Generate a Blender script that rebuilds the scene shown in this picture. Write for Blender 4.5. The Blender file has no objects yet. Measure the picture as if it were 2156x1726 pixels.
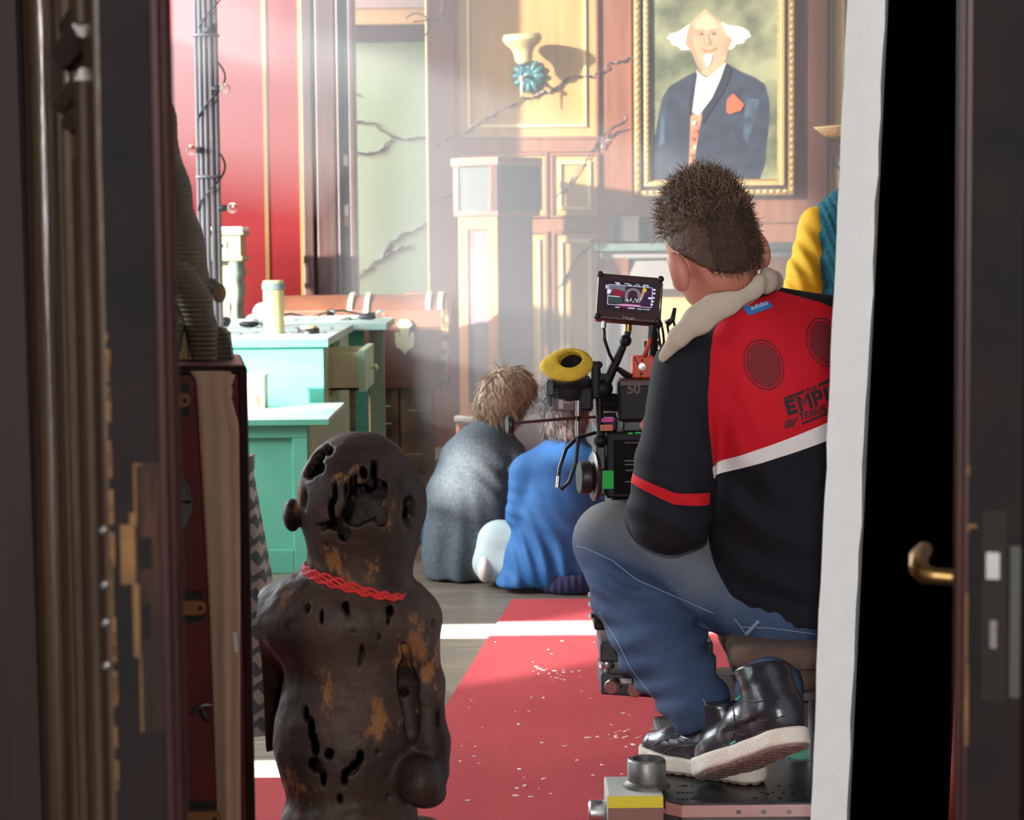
import bpy, bmesh, math, random
import numpy as np
from mathutils import Vector, Matrix
from mathutils.bvhtree import BVHTree
random.seed(7); np.random.seed(7)
SC = bpy.context.scene; COL = SC.collection
R = math.radians
# ------------------------------------------------------------------ camera
F = 4600.0; CAMH = 1.25
TH = math.atan(363.0 / F); RO = R(0.5)
_f = np.array([0, math.cos(TH), -math.sin(TH)]); _u0 = np.array([0, math.sin(TH), math.cos(TH)]); _r0 = np.array([1., 0, 0])
_r = _r0 * math.cos(RO) - _u0 * math.sin(RO); _u = _u0 * math.cos(RO) + _r0 * math.sin(RO)
CAM = np.array([0, 0, CAMH])
cd = bpy.data.cameras.new('camera'); cam = bpy.data.objects.new('camera', cd); COL.objects.link(cam)
cd.sensor_width = 36; cd.lens = 36 * F / 2156; cd.clip_start = 0.05; cd.clip_end = 200
cam.matrix_world = Matrix(((_r[0], _u[0], -_f[0], 0), (_r[1], _u[1], -_f[1], 0), (_r[2], _u[2], -_f[2], CAMH), (0, 0, 0, 1)))
cd.dof.use_dof = True; cd.dof.focus_distance = 4.35; cd.dof.aperture_fstop = 11
SC.camera = cam
def Q(px, py, Y):
    """photo pixel -> the point on its ray at world distance Y"""
    d = _f + (px - 1078) / F * _r - (py - 863) / F * _u
    return CAM + d * (Y / d[1])
def V(px, py, Y): return Vector(Q(px, py, Y))
def FZ(px, py, z=0.0):
    d = _f + (px - 1078) / F * _r - (py - 863) / F * _u
    return CAM + d * ((z - CAMH) / d[2])
# ------------------------------------------------------------------ world, sun, large lights, exposure
SC.view_settings.view_transform = 'Standard'; SC.view_settings.look = 'None'
SC.view_settings.gamma = 1; SC.view_settings.use_curve_mapping = False
SC.view_settings.exposure = 0.0
SC.cycles.max_bounces = 6; SC.cycles.diffuse_bounces = 3; SC.cycles.glossy_bounces = 3; SC.cycles.transmission_bounces = 5; SC.cycles.volume_bounces = 0
w = bpy.data.worlds.new('world'); SC.world = w; w.use_nodes = True
w.node_tree.nodes['Background'].inputs[0].default_value = (0.75, 0.87, 1, 1)
w.node_tree.nodes['Background'].inputs[1].default_value = 0.5
def light(name, kind, loc, aim, energy, color=(1, 1, 1), **kw):
    l = bpy.data.lights.new(name, kind); l.energy = energy; l.color = color
    for k, v in kw.items(): setattr(l, k, v)
    o = bpy.data.objects.new(name, l); COL.objects.link(o); o.location = loc
    o.rotation_euler = (Vector(aim) - Vector(loc)).to_track_quat('-Z', 'Y').to_euler(); return o
SUND = Vector((0.73, 0.65, -0.22))
light('sun', 'SUN', (-12, -2, 6), Vector((-12, -2, 6)) + SUND, 20.0, (1, 0.97, 0.9), angle=R(1.6))
# area fills for daylight in the window openings of the left wall
light('window_daylight', 'AREA', (-3.17, 9.5, 2.5), (0, 10.2, 1.0), 250, (0.86, 0.94, 1), shape='RECTANGLE', size=2.0, size_y=3.4)
light('window_daylight', 'AREA', (-3.17, 6.9, 2.05), (0, 6.9, 0.5), 240, (0.86, 0.94, 1), shape='RECTANGLE', size=1.2, size_y=1.6)
light('window_daylight', 'AREA', (-3.17, 3.6, 1.8), (0, 4.0, 0.9), 40, (0.9, 0.96, 1), shape='RECTANGLE', size=0.95, size_y=1.7)  # added fill for the operator's left side, in an invented opening
# film lamp outside, shining through a narrow window slit across the floor
light('film_lamp', 'SPOT', (-9.5, 6.80, 2.85), (-3.2, 6.82, 0.88), 260000, (1, 0.97, 0.93), spot_size=R(5), spot_blend=0.15, shadow_soft_size=0.05)
light('film_lamp', 'SPOT', (-9.5, 5.09, 2.85), (-3.2, 5.09, 0.8), 200000, (1, 0.97, 0.93), spot_size=R(4), spot_blend=0.15, shadow_soft_size=0.05)
# lamp standing in the dark hall behind the photographer
light('hall_lamp', 'POINT', (-0.165, -1.5, 1.75), (0, 0, 0), 540, (1, 0.95, 0.92), shadow_soft_size=0.06)
light('hall_fill', 'AREA', (1.3, -2.2, 2.1), (-0.3, 2.6, 0.9), 36, (1, 0.93, 0.86), shape='RECTANGLE', size=0.8, size_y=1.4)  # added soft fill for the suitcase; the hall has no window
light('passage_fill', 'AREA', (-3.1, 13.2, 2.2), (0, 13.5, 1.6), 300, (0.95, 1, 0.93), shape='RECTANGLE', size=1.0, size_y=2.6)  # added fill to brighten the green wall; the passage has no opening
# ------------------------------------------------------------------ materials
def mat(name, c, rough=0.6, metal=0.0, c2=None, scale=8.0, stretch=(1, 1, 1), bump=0.0, bscale=None, detail=4, lo=0.35, hi=0.65, **kw):
    m = bpy.data.materials.new(name); m.use_nodes = True; nt = m.node_tree; b = nt.nodes['Principled BSDF']
    b.inputs['Roughness'].default_value = rough; b.inputs['Metallic'].default_value = metal
    b.inputs['Base Color'].default_value = (*c, 1)
    for k, v in kw.items(): b.inputs[k.replace('_', ' ')].default_value = v
    tc = mp = None
    def coord():
        nonlocal tc, mp
        if mp is None:
            tc = nt.nodes.new('ShaderNodeTexCoord'); mp = nt.nodes.new('ShaderNodeMapping'); mp.inputs['Scale'].default_value = stretch
            nt.links.new(tc.outputs['Object'], mp.inputs[0])
        return mp.outputs[0]
    if c2 is not None:
        n = nt.nodes.new('ShaderNodeTexNoise'); n.inputs['Scale'].default_value = scale; n.inputs['Detail'].default_value = detail
        nt.links.new(coord(), n.inputs['Vector'])
        r = nt.nodes.new('ShaderNodeValToRGB'); r.color_ramp.elements[0].position = lo; r.color_ramp.elements[1].position = hi
        r.color_ramp.elements[0].color = (*c, 1); r.color_ramp.elements[1].color = (*c2, 1)
        nt.links.new(n.outputs['Fac'], r.inputs[0]); nt.links.new(r.outputs[0], b.inputs['Base Color'])
    if bump:
        n2 = nt.nodes.new('ShaderNodeTexNoise'); n2.inputs['Scale'].default_value = bscale or scale * 3; n2.inputs['Detail'].default_value = 3
        nt.links.new(coord(), n2.inputs['Vector'])
        bp = nt.nodes.new('ShaderNodeBump'); bp.inputs['Strength'].default_value = bump; bp.inputs['Distance'].default_value = 0.01
        nt.links.new(n2.outputs['Fac'], bp.inputs['Height']); nt.links.new(bp.outputs[0], b.inputs['Normal'])
    return m
def zone_mat(name, base, zones, rough=0.8, bump=0.15, bscale=300):
    """base colour with further colours where a named vertex attribute is positive (dye of the cloth)"""
    m = mat(name, base, rough, bump=bump, bscale=bscale, Specular_IOR_Level=0.2); nt = m.node_tree; b = nt.nodes['Principled BSDF']
    prev = None
    for attr, c in zones:
        a = nt.nodes.new('ShaderNodeAttribute'); a.attribute_name = attr
        g = nt.nodes.new('ShaderNodeMath'); g.operation = 'GREATER_THAN'; g.inputs[1].default_value = 0.0
        nt.links.new(a.outputs['Fac'], g.inputs[0])
        mx = nt.nodes.new('ShaderNodeMix'); mx.data_type = 'RGBA'
        nt.links.new(g.outputs[0], mx.inputs['Factor'])
        if prev is None: mx.inputs['A'].default_value = (*base, 1)
        else: nt.links.new(prev, mx.inputs['A'])
        mx.inputs['B'].default_value = (*c, 1); prev = mx.outputs['Result']
    nt.links.new(prev, b.inputs['Base Color']); return m
def emis(name, c, s=1.0):
    m = bpy.data.materials.new(name); m.use_nodes = True; b = m.node_tree.nodes['Principled BSDF']
    b.inputs['Base Color'].default_value = (0.01, 0.01, 0.01, 1); b.inputs['Roughness'].default_value = 0.25
    b.inputs['Emission Color'].default_value = (*c, 1); b.inputs['Emission Strength'].default_value = s; return m
M = {}
M['plank'] = mat('plank', (0.125, 0.102, 0.074), 0.38, c2=(0.215, 0.178, 0.132), scale=3, stretch=(0.6, 14, 3), bump=0.25, bscale=10)
M['plank2'] = mat('plank2', (0.105, 0.085, 0.063), 0.42, c2=(0.18, 0.148, 0.113), scale=3, stretch=(0.6, 14, 3), bump=0.25, bscale=10)
M['subfloor'] = mat('subfloor', (0.02, 0.015, 0.012), 0.9)
M['carpet'] = mat('carpet', (0.4, 0.03, 0.036), 0.95, c2=(0.46, 0.042, 0.05), scale=2.5, bump=0.5, bscale=260)
M['crumb'] = mat('crumb', (0.75, 0.66, 0.55), 0.9)
M['white_wall'] = mat('white_wall', (0.62, 0.6, 0.56), 0.9, c2=(0.56, 0.54, 0.5), scale=2)
M['black_flat'] = mat('black_flat', (0.002, 0.002, 0.002), 1.0, Specular_IOR_Level=0.0)
M['hall'] = mat('hall', (0.035, 0.028, 0.024), 0.9)
M['red_wall'] = mat('red_wall', (0.62, 0.035, 0.038), 0.6, c2=(0.57, 0.03, 0.033), scale=1.5)
M['gold_trim'] = mat('gold_trim', (0.62, 0.4, 0.14), 0.45)
M['green_wall'] = mat('green_wall', (0.36, 0.56, 0.36), 0.85, c2=(0.33, 0.52, 0.34), scale=1.2)
M['dkwood'] = mat('dkwood', (0.05, 0.02, 0.018), 0.4, c2=(0.09, 0.038, 0.03), scale=4, stretch=(9, 9, 0.8), bump=0.08)
M['brwood'] = mat('brwood', (0.24, 0.085, 0.045), 0.45, c2=(0.31, 0.12, 0.065), scale=3, stretch=(8, 8, 0.7))
M['ochre'] = mat('ochre', (0.48, 0.27, 0.085), 0.45, c2=(0.56, 0.33, 0.12), scale=3, stretch=(9, 9, 0.7))
M['gold_line'] = mat('gold_line', (0.8, 0.62, 0.3), 0.4)
M['mantel'] = mat('mantel', (0.14, 0.2, 0.17), 0.35, c2=(0.2, 0.27, 0.23), scale=6)
M['hearth'] = mat('hearth', (0.28, 0.26, 0.25), 0.7, c2=(0.34, 0.31, 0.29), scale=5)
M['warm_lit'] = mat('warm_lit', (0.6, 0.36, 0.16), 0.6)
M['crack'] = mat('crack', (0.05, 0.03, 0.045), 0.9, c2=(0.4, 0.35, 0.36), scale=30, lo=0.55, hi=0.62)
M['doorwood'] = mat('doorwood', (0.034, 0.021, 0.013), 0.3, c2=(0.062, 0.037, 0.021), scale=5, stretch=(10, 10, 0.7), bump=0.1)
M['dooredge'] = mat('dooredge', (0.006, 0.0055, 0.006), 0.75, Specular_IOR_Level=0.15, c2=(0.011, 0.007, 0.007), scale=12, bump=0.1)
M['worn'] = mat('worn', (0.16, 0.075, 0.018), 0.8, c2=(0.09, 0.042, 0.012), scale=40)
M['patch'] = mat('patch', (0.016, 0.009, 0.007), 0.7, Specular_IOR_Level=0.15, c2=(0.06, 0.025, 0.01), scale=9, stretch=(7, 7, 1), lo=0.5, hi=0.75, bump=0.2)
M['mortise'] = mat('mortise', (0.002, 0.002, 0.002), 1)
M['bead_red'] = mat('bead_red', (0.018, 0.006, 0.006), 0.4, Specular_IOR_Level=0.3, c2=(0.034, 0.011, 0.009), scale=8, stretch=(8, 8, 0.6))
M['casing'] = mat('casing', (0.03, 0.015, 0.012), 0.6, Specular_IOR_Level=0.25, c2=(0.02, 0.01, 0.008), scale=5, stretch=(14, 14, 0.6))
M['brass'] = mat('brass', (0.42, 0.27, 0.1), 0.35, 1.0)
M['brass_bright'] = mat('brass_bright', (0.75, 0.68, 0.4), 0.4, 0.4)
M['steel'] = mat('steel', (0.5, 0.5, 0.49), 0.3, 1.0)
M['old_steel'] = mat('old_steel', (0.22, 0.23, 0.22), 0.45, 0.8, c2=(0.12, 0.11, 0.1), scale=30)
M['edge_metal'] = mat('edge_metal', (0.02, 0.022, 0.02), 0.6, 0.0)
M['lockplate'] = mat('lockplate', (0.011, 0.0075, 0.0065), 0.7, 0.0, Specular_IOR_Level=0.2)
M['foam'] = mat('foam', (0.93, 0.95, 0.96), 0.9, c2=(0.89, 0.91, 0.92), scale=30, bump=0.12, bscale=180)
M['statue'] = None
M['redcord'] = mat('redcord', (0.5, 0.012, 0.014), 0.7, bump=0.4, bscale=300)
M['trunkred'] = mat('trunkred', (0.16, 0.022, 0.018), 0.42, c2=(0.12, 0.018, 0.016), scale=14, bump=0.1)
M['tan_canvas'] = mat('tan_canvas', (0.8, 0.54, 0.4), 0.85, c2=(0.72, 0.46, 0.32), scale=12, stretch=(6, 6, 0.6), bump=0.2, bscale=200)
M['leather_tab'] = mat('leather_tab', (0.3, 0.13, 0.035), 0.55)
M['horn'] = mat('horn', (0.24, 0.21, 0.145), 0.6, c2=(0.17, 0.145, 0.1), scale=10, bump=0.1)
nt = M['horn'].node_tree; _b = nt.nodes['Principled BSDF']; _tc = nt.nodes.new('ShaderNodeTexCoord'); _w = nt.nodes.new('ShaderNodeTexWave'); _w.bands_direction = 'Z'; _w.inputs['Scale'].default_value = 52; _w.inputs['Distortion'].default_value = 1.2; _w.inputs['Detail Scale'].default_value = 0.3
nt.links.new(_tc.outputs['Object'], _w.inputs['Vector']); _bp = nt.nodes.new('ShaderNodeBump'); _bp.inputs['Strength'].default_value = 1.0; _bp.inputs['Distance'].default_value = 0.003; nt.links.new(_w.outputs['Fac'], _bp.inputs['Height']); nt.links.new(_bp.outputs[0], _b.inputs['Normal'])
M['tanwood'] = mat('tanwood', (0.4, 0.29, 0.19), 0.75, c2=(0.3, 0.2, 0.12), scale=25)
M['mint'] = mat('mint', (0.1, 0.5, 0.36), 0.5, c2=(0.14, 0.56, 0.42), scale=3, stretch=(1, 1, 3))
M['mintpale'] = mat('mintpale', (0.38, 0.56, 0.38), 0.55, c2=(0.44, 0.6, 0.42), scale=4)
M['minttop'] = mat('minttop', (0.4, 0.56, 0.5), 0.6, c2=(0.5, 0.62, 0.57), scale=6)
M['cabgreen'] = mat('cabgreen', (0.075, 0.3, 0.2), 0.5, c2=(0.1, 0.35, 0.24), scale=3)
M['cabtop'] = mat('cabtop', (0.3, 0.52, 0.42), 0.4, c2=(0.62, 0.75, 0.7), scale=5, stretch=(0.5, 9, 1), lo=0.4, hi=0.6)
M['drawer_in'] = mat('drawer_in', (0.75, 0.64, 0.42), 0.7)
M['drawer_wood'] = mat('drawer_wood', (0.32, 0.16, 0.08), 0.6)
M['cream'] = mat('cream', (0.75, 0.74, 0.58), 0.7)
M['rust'] = mat('rust', (0.4, 0.13, 0.05), 0.8)
M['tube'] = mat('tube', (0.62, 0.52, 0.24), 0.5, c2=(0.7, 0.62, 0.36), scale=8)
M['greytape'] = mat('greytape', (0.22, 0.27, 0.27), 0.6)
M['blackplastic'] = mat('blackplastic', (0.015, 0.015, 0.017), 0.45)
M['cork'] = mat('cork', (0.6, 0.42, 0.2), 0.7)
M['trunkleather'] = mat('trunkleather', (0.16, 0.06, 0.035), 0.5, c2=(0.22, 0.09, 0.05), scale=6, bump=0.15, bscale=60)
M['trunkedge'] = mat('trunkedge', (0.42, 0.2, 0.07), 0.6, c2=(0.1, 0.045, 0.03), scale=14, lo=0.45, hi=0.55)
M['slat'] = mat('slat', (0.62, 0.48, 0.36), 0.45)
M['crate'] = mat('crate', (0.33, 0.22, 0.12), 0.8, c2=(0.14, 0.085, 0.05), scale=7, bump=0.2)
M['pipe'] = mat('pipe', (0.13, 0.12, 0.125), 0.45, c2=(0.2, 0.17, 0.17), scale=8, stretch=(3, 3, 0.5))
M['glass'] = mat('glass', (0.9, 0.95, 0.93), 0.04, Transmission_Weight=1.0, IOR=1.2)
M['stand'] = mat('stand', (0.42, 0.3, 0.16), 0.7, c2=(0.3, 0.33, 0.24), scale=9, bump=0.3)
M['standgreen'] = mat('standgreen', (0.16, 0.26, 0.21), 0.5, c2=(0.3, 0.34, 0.27), scale=12)
M['whitestone'] = mat('whitestone', (0.82, 0.8, 0.75), 0.6)
M['clockwood'] = mat('clockwood', (0.3, 0.12, 0.09), 0.4, c2=(0.36, 0.15, 0.11), scale=4, stretch=(8, 8, 0.7))
M['clockfield'] = mat('clockfield', (0.2, 0.12, 0.13), 0.45)
M['clockorange'] = mat('clockorange', (0.55, 0.22, 0.09), 0.42)
M['darkglass'] = mat('darkglass', (0.55, 0.58, 0.6), 0.05, Transmission_Weight=0.8)
M['cavity'] = mat('cavity', (0.04, 0.03, 0.03), 0.8)
M['shade'] = mat('shade', (0.66, 0.55, 0.27), 0.35, c2=(0.6, 0.47, 0.22), scale=9, stretch=(1, 1, 3))
M['teal'] = mat('teal', (0.05, 0.17, 0.185), 0.4)
M['gilt'] = mat('gilt', (0.55, 0.34, 0.11), 0.4, 0.35, c2=(0.35, 0.19, 0.06), scale=40, bump=0.4, bscale=90)
M['gilt_pale'] = mat('gilt_pale', (0.75, 0.52, 0.22), 0.35, 0.3)
M['framedark'] = mat('framedark', (0.07, 0.045, 0.04), 0.5)
M['skin'] = mat('skin', (0.5, 0.2, 0.14), 0.55, c2=(0.44, 0.16, 0.11), scale=14, Subsurface_Weight=0.15, Subsurface_Radius=(0.01, 0.004, 0.002))
M['hair_brown'] = mat('hair_brown', (0.045, 0.024, 0.014), 0.5, c2=(0.11, 0.06, 0.032), scale=40, bump=0.3, bscale=150)
M['hair_tip'] = mat('hair_tip', (0.16, 0.1, 0.06), 0.5)
M['beige'] = mat('beige', (0.45, 0.38, 0.3), 0.9, bump=0.2, bscale=400)
M['dkgreen'] = mat('dkgreen', (0.01, 0.16, 0.07), 0.8)
M['tagblue'] = mat('tagblue', (0.03, 0.16, 0.42), 0.7)
M['print_black'] = mat('print_black', (0.018, 0.008, 0.01), 0.75)
M['print_dim'] = mat('print_dim', (0.16, 0.006, 0.012), 0.8)
M['print_white'] = mat('print_white', (0.5, 0.6, 0.75), 0.8)
M['shoe_leather'] = mat('shoe_leather', (0.016, 0.017, 0.022), 0.28, c2=(0.03, 0.03, 0.036), scale=10, bump=0.1, bscale=60)
M['shoe_sole'] = mat('shoe_sole', (0.62, 0.55, 0.47), 0.8, bump=0.3, bscale=150)
M['sole_under'] = mat('sole_under', (0.2, 0.13, 0.105), 0.8, bump=0.6, bscale=70)
M['teal_lace'] = mat('teal_lace', (0.05, 0.4, 0.36), 0.6)
M['seatfab'] = mat('seatfab', (0.13, 0.078, 0.055), 0.95, c2=(0.1, 0.06, 0.042), scale=30, bump=0.4, bscale=260)
M['plate'] = mat('plate', (0.05, 0.052, 0.055), 0.32, 0.7, c2=(0.09, 0.09, 0.09), scale=9)
M['plate_edge'] = mat('plate_edge', (0.5, 0.36, 0.33), 0.35, 0.8)
M['boxgrey'] = mat('boxgrey', (0.5, 0.5, 0.45), 0.5, c2=(0.4, 0.4, 0.37), scale=12)
M['yellow'] = mat('yellow', (0.62, 0.56, 0.02), 0.5)
M['boxbrown'] = mat('boxbrown', (0.2, 0.11, 0.08), 0.6)
M['dollygrey'] = mat('dollygrey', (0.1, 0.1, 0.105), 0.5)
M['navymetal'] = mat('navymetal', (0.022, 0.026, 0.036), 0.4, c2=(0.04, 0.045, 0.055), scale=20)
M['cambody'] = mat('cambody', (0.007, 0.007, 0.008), 0.55, bump=0.05, bscale=200, Specular_IOR_Level=0.3)
M['maroon'] = mat('maroon', (0.06, 0.02, 0.022), 0.45)
M['monframe'] = mat('monframe', (0.045, 0.014, 0.016), 0.4)
M['eyecup'] = mat('eyecup', (0.72, 0.5, 0.04), 0.85, c2=(0.62, 0.4, 0.03), scale=40, bump=0.3, bscale=200)
M['redbox'] = mat('redbox', (0.65, 0.07, 0.03), 0.5)
M['green_tape'] = mat('green_tape', (0.01, 0.55, 0.09), 0.6)
M['pink'] = mat('pink', (0.7, 0.08, 0.4), 0.6)
M['orange_label'] = mat('orange_label', (0.75, 0.2, 0.12), 0.6)
M['paleprint'] = mat('paleprint', (0.6, 0.5, 0.5), 0.6)
M['greycoat'] = mat('greycoat', (0.055, 0.068, 0.08), 0.95, c2=(0.085, 0.1, 0.115), scale=90, bump=0.4, bscale=200)
M['bluejacket'] = mat('bluejacket', (0.013, 0.09, 0.26), 0.75, c2=(0.016, 0.105, 0.3), scale=5, bump=0.1, bscale=80)
M['navyhem'] = mat('navyhem', (0.03, 0.03, 0.09), 0.9, bump=0.3, bscale=150)
M['palejean'] = mat('palejean', (0.42, 0.5, 0.48), 0.85, c2=(0.36, 0.44, 0.45), scale=12)
M['hair_fair'] = mat('hair_fair', (0.2, 0.13, 0.075), 0.5, c2=(0.32, 0.22, 0.14), scale=30, stretch=(1, 1, 0.4), bump=0.4, bscale=90)
M['hair_grey'] = mat('hair_grey', (0.075, 0.064, 0.06), 0.5, c2=(0.16, 0.145, 0.14), scale=30, stretch=(1, 1, 0.4), bump=0.4, bscale=90)
M['tealknit'] = mat('tealknit', (0.006, 0.085, 0.12), 0.95, c2=(0.01, 0.12, 0.16), scale=60, stretch=(1, 1, 3), bump=0.8, bscale=90)
M['yellowshirt'] = mat('yellowshirt', (0.68, 0.37, 0.008), 0.8)
M['straw'] = mat('straw', (0.5, 0.34, 0.17), 0.8, bump=0.4, bscale=160)
M['darkcloth'] = mat('darkcloth', (0.03, 0.028, 0.04), 0.9)
M['cable'] = mat('cable', (0.008, 0.008, 0.009), 0.4)
M['paper'] = mat('paper', (0.8, 0.8, 0.78), 0.8)
# ------------------------------------------------------------------ mesh helpers
class MB:
    def __init__(s): s.v = []; s.f = []
    def add(s, vs, fs):
        o = len(s.v); s.v += [tuple(map(float, p)) for p in vs]; s.f += [tuple(i + o for i in f) for f in fs]; return s
    def box(s, lo, hi):
        x0, y0, z0 = lo; x1, y1, z1 = hi
        return s.add([(x0, y0, z0), (x1, y0, z0), (x1, y1, z0), (x0, y1, z0), (x0, y0, z1), (x1, y0, z1), (x1, y1, z1), (x0, y1, z1)],
                     [(0, 3, 2, 1), (4, 5, 6, 7), (0, 1, 5, 4), (1, 2, 6, 5), (2, 3, 7, 6), (3, 0, 4, 7)])
    def obox(s, c, half, axes):
        c = np.array(c, float); a = [np.array(x, float) / np.linalg.norm(x) * h for x, h in zip(axes, half)]
        vs = [c + sx * a[0] + sy * a[1] + sz * a[2] for sz in (-1, 1) for sx, sy in ((-1, -1), (1, -1), (1, 1), (-1, 1))]
        return s.add(vs, [(0, 3, 2, 1), (4, 5, 6, 7), (0, 1, 5, 4), (1, 2, 6, 5), (2, 3, 7, 6), (3, 0, 4, 7)])
    def tube(s, pts, r, n=8, caps=True):
        pts = [np.array(p, float) for p in pts]; m = len(pts); rr = r if hasattr(r, '__len__') else [r] * m
        up = None; vs = []
        for i, p in enumerate(pts):
            t = pts[min(i + 1, m - 1)] - pts[max(i - 1, 0)]; t /= (np.linalg.norm(t) + 1e-12)
            if up is None: up = np.array([0, 0, 1.]) if abs(t[2]) < 0.9 else np.array([1., 0, 0])
            a = np.cross(t, up); a /= (np.linalg.norm(a) + 1e-12); b = np.cross(a, t); up = b
            vs += [p + rr[i] * (math.cos(2 * math.pi * k / n) * a + math.sin(2 * math.pi * k / n) * b) for k in range(n)]
        fs = [(i * n + k, i * n + (k + 1) % n, (i + 1) * n + (k + 1) % n, (i + 1) * n + k) for i in range(m - 1) for k in range(n)]
        if caps: fs += [tuple(reversed(range(n))), tuple(range((m - 1) * n, m * n))]
        return s.add(vs, fs)
    def cyl(s, a, b, r0, r1=None, n=16): return s.tube([a, b], [r0, r0 if r1 is None else r1], n)
    def lathe(s, prof, c=(0, 0, 0), axis=(0, 0, 1), n=24):
        ax = np.array(axis, float); ax /= np.linalg.norm(ax); t = np.array([1., 0, 0]) if abs(ax[0]) < 0.8 else np.array([0, 1., 0])
        a = np.cross(ax, t); a /= np.linalg.norm(a); b = np.cross(ax, a); c = np.array(c, float); vs = []
        for r, z in prof: vs += [c + ax * z + max(r, 1e-5) * (math.cos(2 * math.pi * k / n) * a + math.sin(2 * math.pi * k / n) * b) for k in range(n)]
        m = len(prof)
        fs = [(i * n + k, i * n + (k + 1) % n, (i + 1) * n + (k + 1) % n, (i + 1) * n + k) for i in range(m - 1) for k in range(n)]
        fs += [tuple(reversed(range(n))), tuple(range((m - 1) * n, m * n))]
        return s.add(vs, fs)
    def ball(s, c, r, nu=12, nv=8, axes=None):
        r = np.array(r if hasattr(r, '__len__') else [r] * 3, float); ax = np.eye(3) if axes is None else np.array(axes, float); vs = []
        for j in range(nv + 1):
            th = math.pi * j / nv
            for i in range(nu):
                ph = 2 * math.pi * i / nu
                l = np.array([math.sin(th) * math.cos(ph), math.sin(th) * math.sin(ph), math.cos(th)]) * r
                vs.append(np.array(c) + l @ ax)
        return s.add(vs, [(j * nu + i, (j + 1) * nu + i, (j + 1) * nu + (i + 1) % nu, j * nu + (i + 1) % nu) for j in range(nv) for i in range(nu)])
    def prism(s, poly, ext):
        n = len(poly); p = [np.array(q, float) for q in poly]; e = np.array(ext, float)
        return s.add(p + [q + e for q in p], [tuple(range(n)), tuple(reversed(range(n, 2 * n)))] + [(i, i + n, (i + 1) % n + n, (i + 1) % n) for i in range(n)])
def fixn(me):
    bm = bmesh.new(); bm.from_mesh(me); bmesh.ops.recalc_face_normals(bm, faces=bm.faces); bm.to_mesh(me); bm.free()
def tag(o, label=None, cat=None, group=None, kind=None):
    if label: o['label'] = label
    if cat: o['category'] = cat
    if group: o['group'] = group
    if kind: o['kind'] = kind
    return o
def mesh_obj(name, verts, faces, m, parent=None, smooth=40, bev=0, local=False, loc=None, fix=True):
    """world-space vertices become ONE mesh object; local=True keeps the parent's own axes"""
    va = np.array(verts, float).reshape(-1, 3)
    if parent is not None: off = np.zeros(3) if local else np.array(wloc(parent))
    elif loc is not None: off = np.array(loc, float)
    else:
        lo, hi = va.min(0), va.max(0); off = np.array([(lo[0] + hi[0]) / 2, (lo[1] + hi[1]) / 2, lo[2]])
    va = va - off
    me = bpy.data.meshes.new(name); me.from_pydata([tuple(p) for p in va], [], faces); 
    if fix: fixn(me)
    me.materials.append(M[m] if isinstance(m, str) else m)
    if smooth:
        me.polygons.foreach_set('use_smooth', [True] * len(me.polygons))
        if smooth < 180: me.set_sharp_from_angle(angle=R(smooth))
    o = bpy.data.objects.new(name, me); COL.objects.link(o)
    if parent is not None: o.parent = parent
    else: o.location = off
    if bev:
        b = o.modifiers.new('bevel', 'BEVEL'); b.width = bev; b.segments = 2; b.limit_method = 'ANGLE'; b.angle_limit = R(50)
    return o
def wloc(o):
    l = np.array(o.location, float)
    return l if o.parent is None else l + wloc(o.parent)
def ob(name, mb, m, parent=None, **kw): return mesh_obj(name, mb.v, mb.f, m, parent, **kw)
def thing(name, label, cat, loc=(0, 0, 0), rotz=0, group=None):
    o = bpy.data.objects.new(name, None); COL.objects.link(o); o.empty_display_size = 0.05
    o.location = loc; o.rotation_euler = (0, 0, rotz); return tag(o, label, cat, group)
def struct(name, mb, m, label, cat, **kw):
    return tag(ob(name, mb, m, **kw), label, cat, kind='structure')
def share(src, name, loc, parent, rot=None, scale=None, m=None):
    o = bpy.data.objects.new(name, src.data if hasattr(src, 'data') else src); COL.objects.link(o); o.parent = parent; o.location = loc
    if rot is not None: o.rotation_euler = rot
    if scale is not None: o.scale = scale
    return o
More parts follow.
